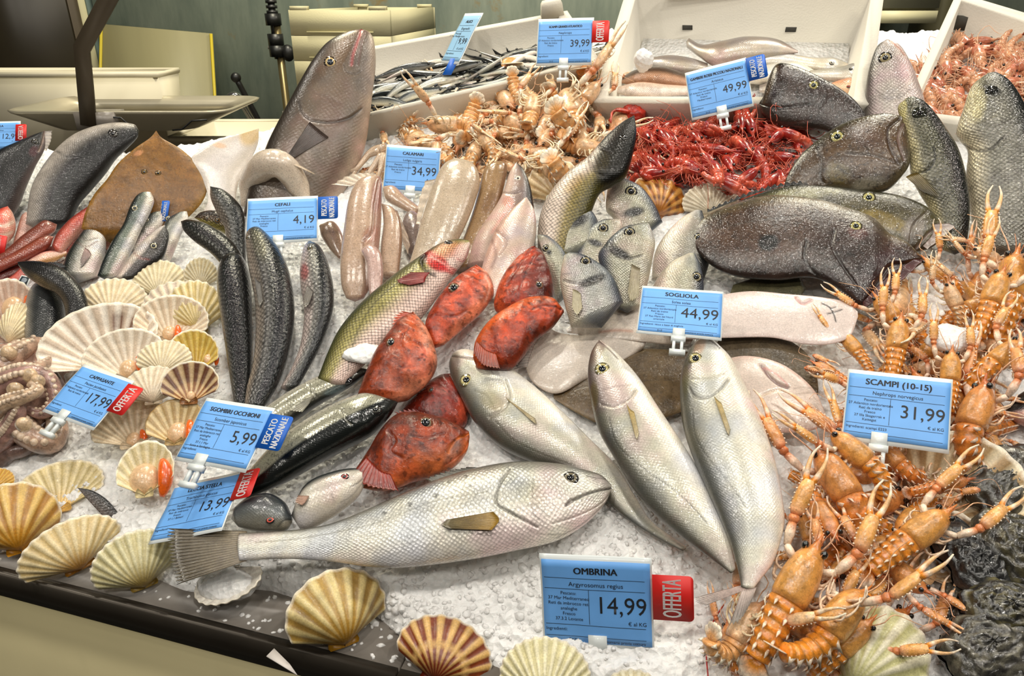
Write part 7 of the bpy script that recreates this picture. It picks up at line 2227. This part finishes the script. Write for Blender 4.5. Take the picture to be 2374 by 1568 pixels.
# ------------------------------------------------------------------ price tags
MED = ['Pescato:', '37 Mar Mediterraneo', 'Reti da imbrocco reti', 'analoghe', 'Fresco']
ATL = ['Pescato:', '27 Atlantico nordorientale', 'Reti da traino', 'Fresco']
price_tag('OMBRINA price tag at 14,99 with a red offer sticker', [(1252, 1289), (1508, 1303), (1518, 1508), (1255, 1490)], 'OMBRINA', 'Argyrosomus regius', '14,99', MED + ['37.3.2 Levante'], ('O', (.6, .36, .42, .50)), h=.008, tsize=.105)
price_tag('SCAMPI price tag at 31,99 standing in the langoustines', [(1965, 861), (2211, 884), (2196, 1048), (1948, 1012)], 'SCAMPI (10-15)', 'Nephrops norvegicus', '31,99', ATL + ['27 IIIa Skagerrak e', 'Kattegat'], None, h=.075, tsize=.125, ingr='Ingredienti: scampi E223', foot=False, clipx=.36, asp=1.3)
price_tag('SOGLIOLA price tag at 44,99 above the silver jacks', [(1486, 665), (1680, 679), (1670, 786), (1476, 768)], 'SOGLIOLA', 'Solea solea', '44,99', ATL + ['37 Fao Mare del Nord', 'orientale'], None, h=.115, tsize=.12, asp=1.4, psize=.31, ingr='Ingredienti: ittico a base di sogliola')
price_tag('CEFALI price tag at 4,19 with a blue origin sticker', [(572, 465), (738, 455), (736, 556), (570, 562)], 'CEFALI', 'Mugil cephalus', '4,19', MED, ('P', (.705, .45, .40, .53)), h=.075, tsize=.1, asp=1.4, clipx=.45)
price_tag('CALAMARI price tag at 34,99 half covered by a squid', [(893, 337), (1026, 348), (1012, 448), (889, 441)], 'CALAMARI', 'Loligo vulgaris', '34,99', ATL, None, h=.03, tsize=.095, foot=False)
price_tag('39,99 price tag with a red offer sticker, clipped before the long foam box', [(1248, 47), (1377, 43), (1371, 147), (1242, 150)], 'SCAMPI GRANDI ATLANTICO', 'Nephrops', '39,99', ATL, ('O', (.6, .46, .38, .48)), h=.13, tsize=.07, asp=1.25, tx=.8, psize=.22)
price_tag('49,99 price tag leaning over the red shrimps, blue origin sticker', [(1587, 176), (1730, 133), (1746, 246), (1603, 273)], 'GAMBERI ROSSI PICCOLI NAZIONALI', 'Aristeus', '49,99', ATL + ['Mediterraneo'], ('P', (.61, .50, .38, .50)), h=.10, tsize=.082, asp=1.25, tx=.78, psize=.24)
price_tag('LECCIA STELLA price tag at 13,99 with a red offer sticker', [(403, 1126), (567, 1098), (512, 1222), (344, 1262)], 'LECCIA STELLA', 'Trachinotus glaucus', '13,99', MED[:1] + ['37 Mar Mediterraneo', 'Reti da imbrocco', 'Fresco', '37.1.1 Baleari'], ('O', (.605, .47, .36, .53)), h=.070, tsize=.1, asp=1.3, clip=False, tx=.92)
price_tag('SGOMBRI OCCHIONI price tag at 5,99 with a blue origin sticker', [(473, 928), (640, 948), (566, 1094), (408, 1060)], 'SGOMBRI OCCHIONI', 'Scomber japonicus', '5,99', MED + ['37.1.1 Mar', 'Ionio e Sardegna'], ('P', (.58, .36, .40, .56)), h=.10, tsize=.1, tx=.9, asp=1.2, foot=False, clipx=.35)
price_tag('CAPPASANTE price tag at 17,99 with a red offer sticker', [(192, 848), (308, 884), (218, 996), (98, 948)], 'CAPPASANTE', 'Pecten jacobaeus', '17,99', ATL[:3], ('O', (.56, .36, .36, .58)), h=.085, tsize=.095, asp=1.2, clipx=.38)
price_tag('blue tag half hidden behind the small bass', [(272, 462), (366, 462), (350, 556), (256, 556)], 'SPIGOLE', 'Dicentrarchus labrax', '', MED, ('P', (.62, .45, .36, .5)), h=.015, clip=False)
price_tag('blue tag cut off by the frame above the dark open-mouthed fish', [(-60, 284), (48, 283), (46, 345), (-62, 348)], 'SPIGOLA', 'Dicentrarchus', '12,99', MED, ('O', (.6, .3, .36, .6)), h=.10, asp=1.5, clip=False)
price_tag('tag at the frame edge over the red mullets, only its red sticker showing', [(-118, 500), (-18, 510), (-34, 585), (-130, 570)], 'TRIGLIE', 'Mullus surmuletus', '19,99', MED, ('O', (.62, -.05, .52, .62)), h=.07, clip=False)
price_tag('pale blue tag seen edge-on, leaning on the long foam box, blue end at the bottom', [(1072, 38), (1121, 28), (1060, 150), (1024, 138)], 'ALICI', 'Engraulis', '9,99', MED[:2], None, h=.10, asp=.55, clip=False, cardmat=plain('pale_blue_card', (146, 188, 220), .4), psize=.16, foot=False, tsize=.08)
tb = [o for o in COL.objects if o.get('label', '').startswith('pale blue tag')][0]
c = at(1046, 160, 0)
Pb = np.array(tb.location)
dq = (Pb - CAM) @ FWD
q = np.array([at(1045, 136, dq - .006), at(1064, 138, dq - .006), at(1046, 174, dq - .012), at(1026, 174, dq - .012)]) - Pb
n = unit(np.cross(q[1] - q[0], q[3] - q[0]))
MB().add(np.vstack([q, q - n * .002]), [(0, 1, 2, 3), (7, 6, 5, 4), (0, 4, 5, 1), (1, 5, 6, 2), (2, 6, 7, 3), (3, 7, 4, 0)]).build('origin_sticker', M_BLUE, tb, flat=True)

# bright offcut of paper on the ledge and the thin red thread beside the langoustines
P0 = on(640, 1510, 0)
P0[2] = Z0 + .001
r = empty('paper_scrap', P0, 'small scrap of white paper on the steel ledge', 'paper')
q = hit([(618, 1524), (636, 1506), (672, 1542), (690, 1568)], np.array([0, 0, Z0 + .002]), UPZ) - P0
MB().add(np.vstack([q + (0, 0, .0015), q]), [(0, 1, 2, 3), (7, 6, 5, 4), (0, 4, 5, 1), (1, 5, 6, 2), (2, 6, 7, 3), (3, 7, 4, 0)]).build('sheet', plain('white_paper', (214, 206, 200), .8), r, flat=True)
P0 = on(1640, 1540, .01)
r = empty('red_feeler', P0, 'thin red feeler lying curved on the ice beside the pale belly-up langoustine', 'feeler')
MB().sweep(cr([on(u, v, .018) for u, v in ((1678, 1402), (1650, 1450), (1638, 1510), (1642, 1575))], 24) - P0, .0009, (190, 40, 40), 5).build('strand', M_SHRIMP, r)
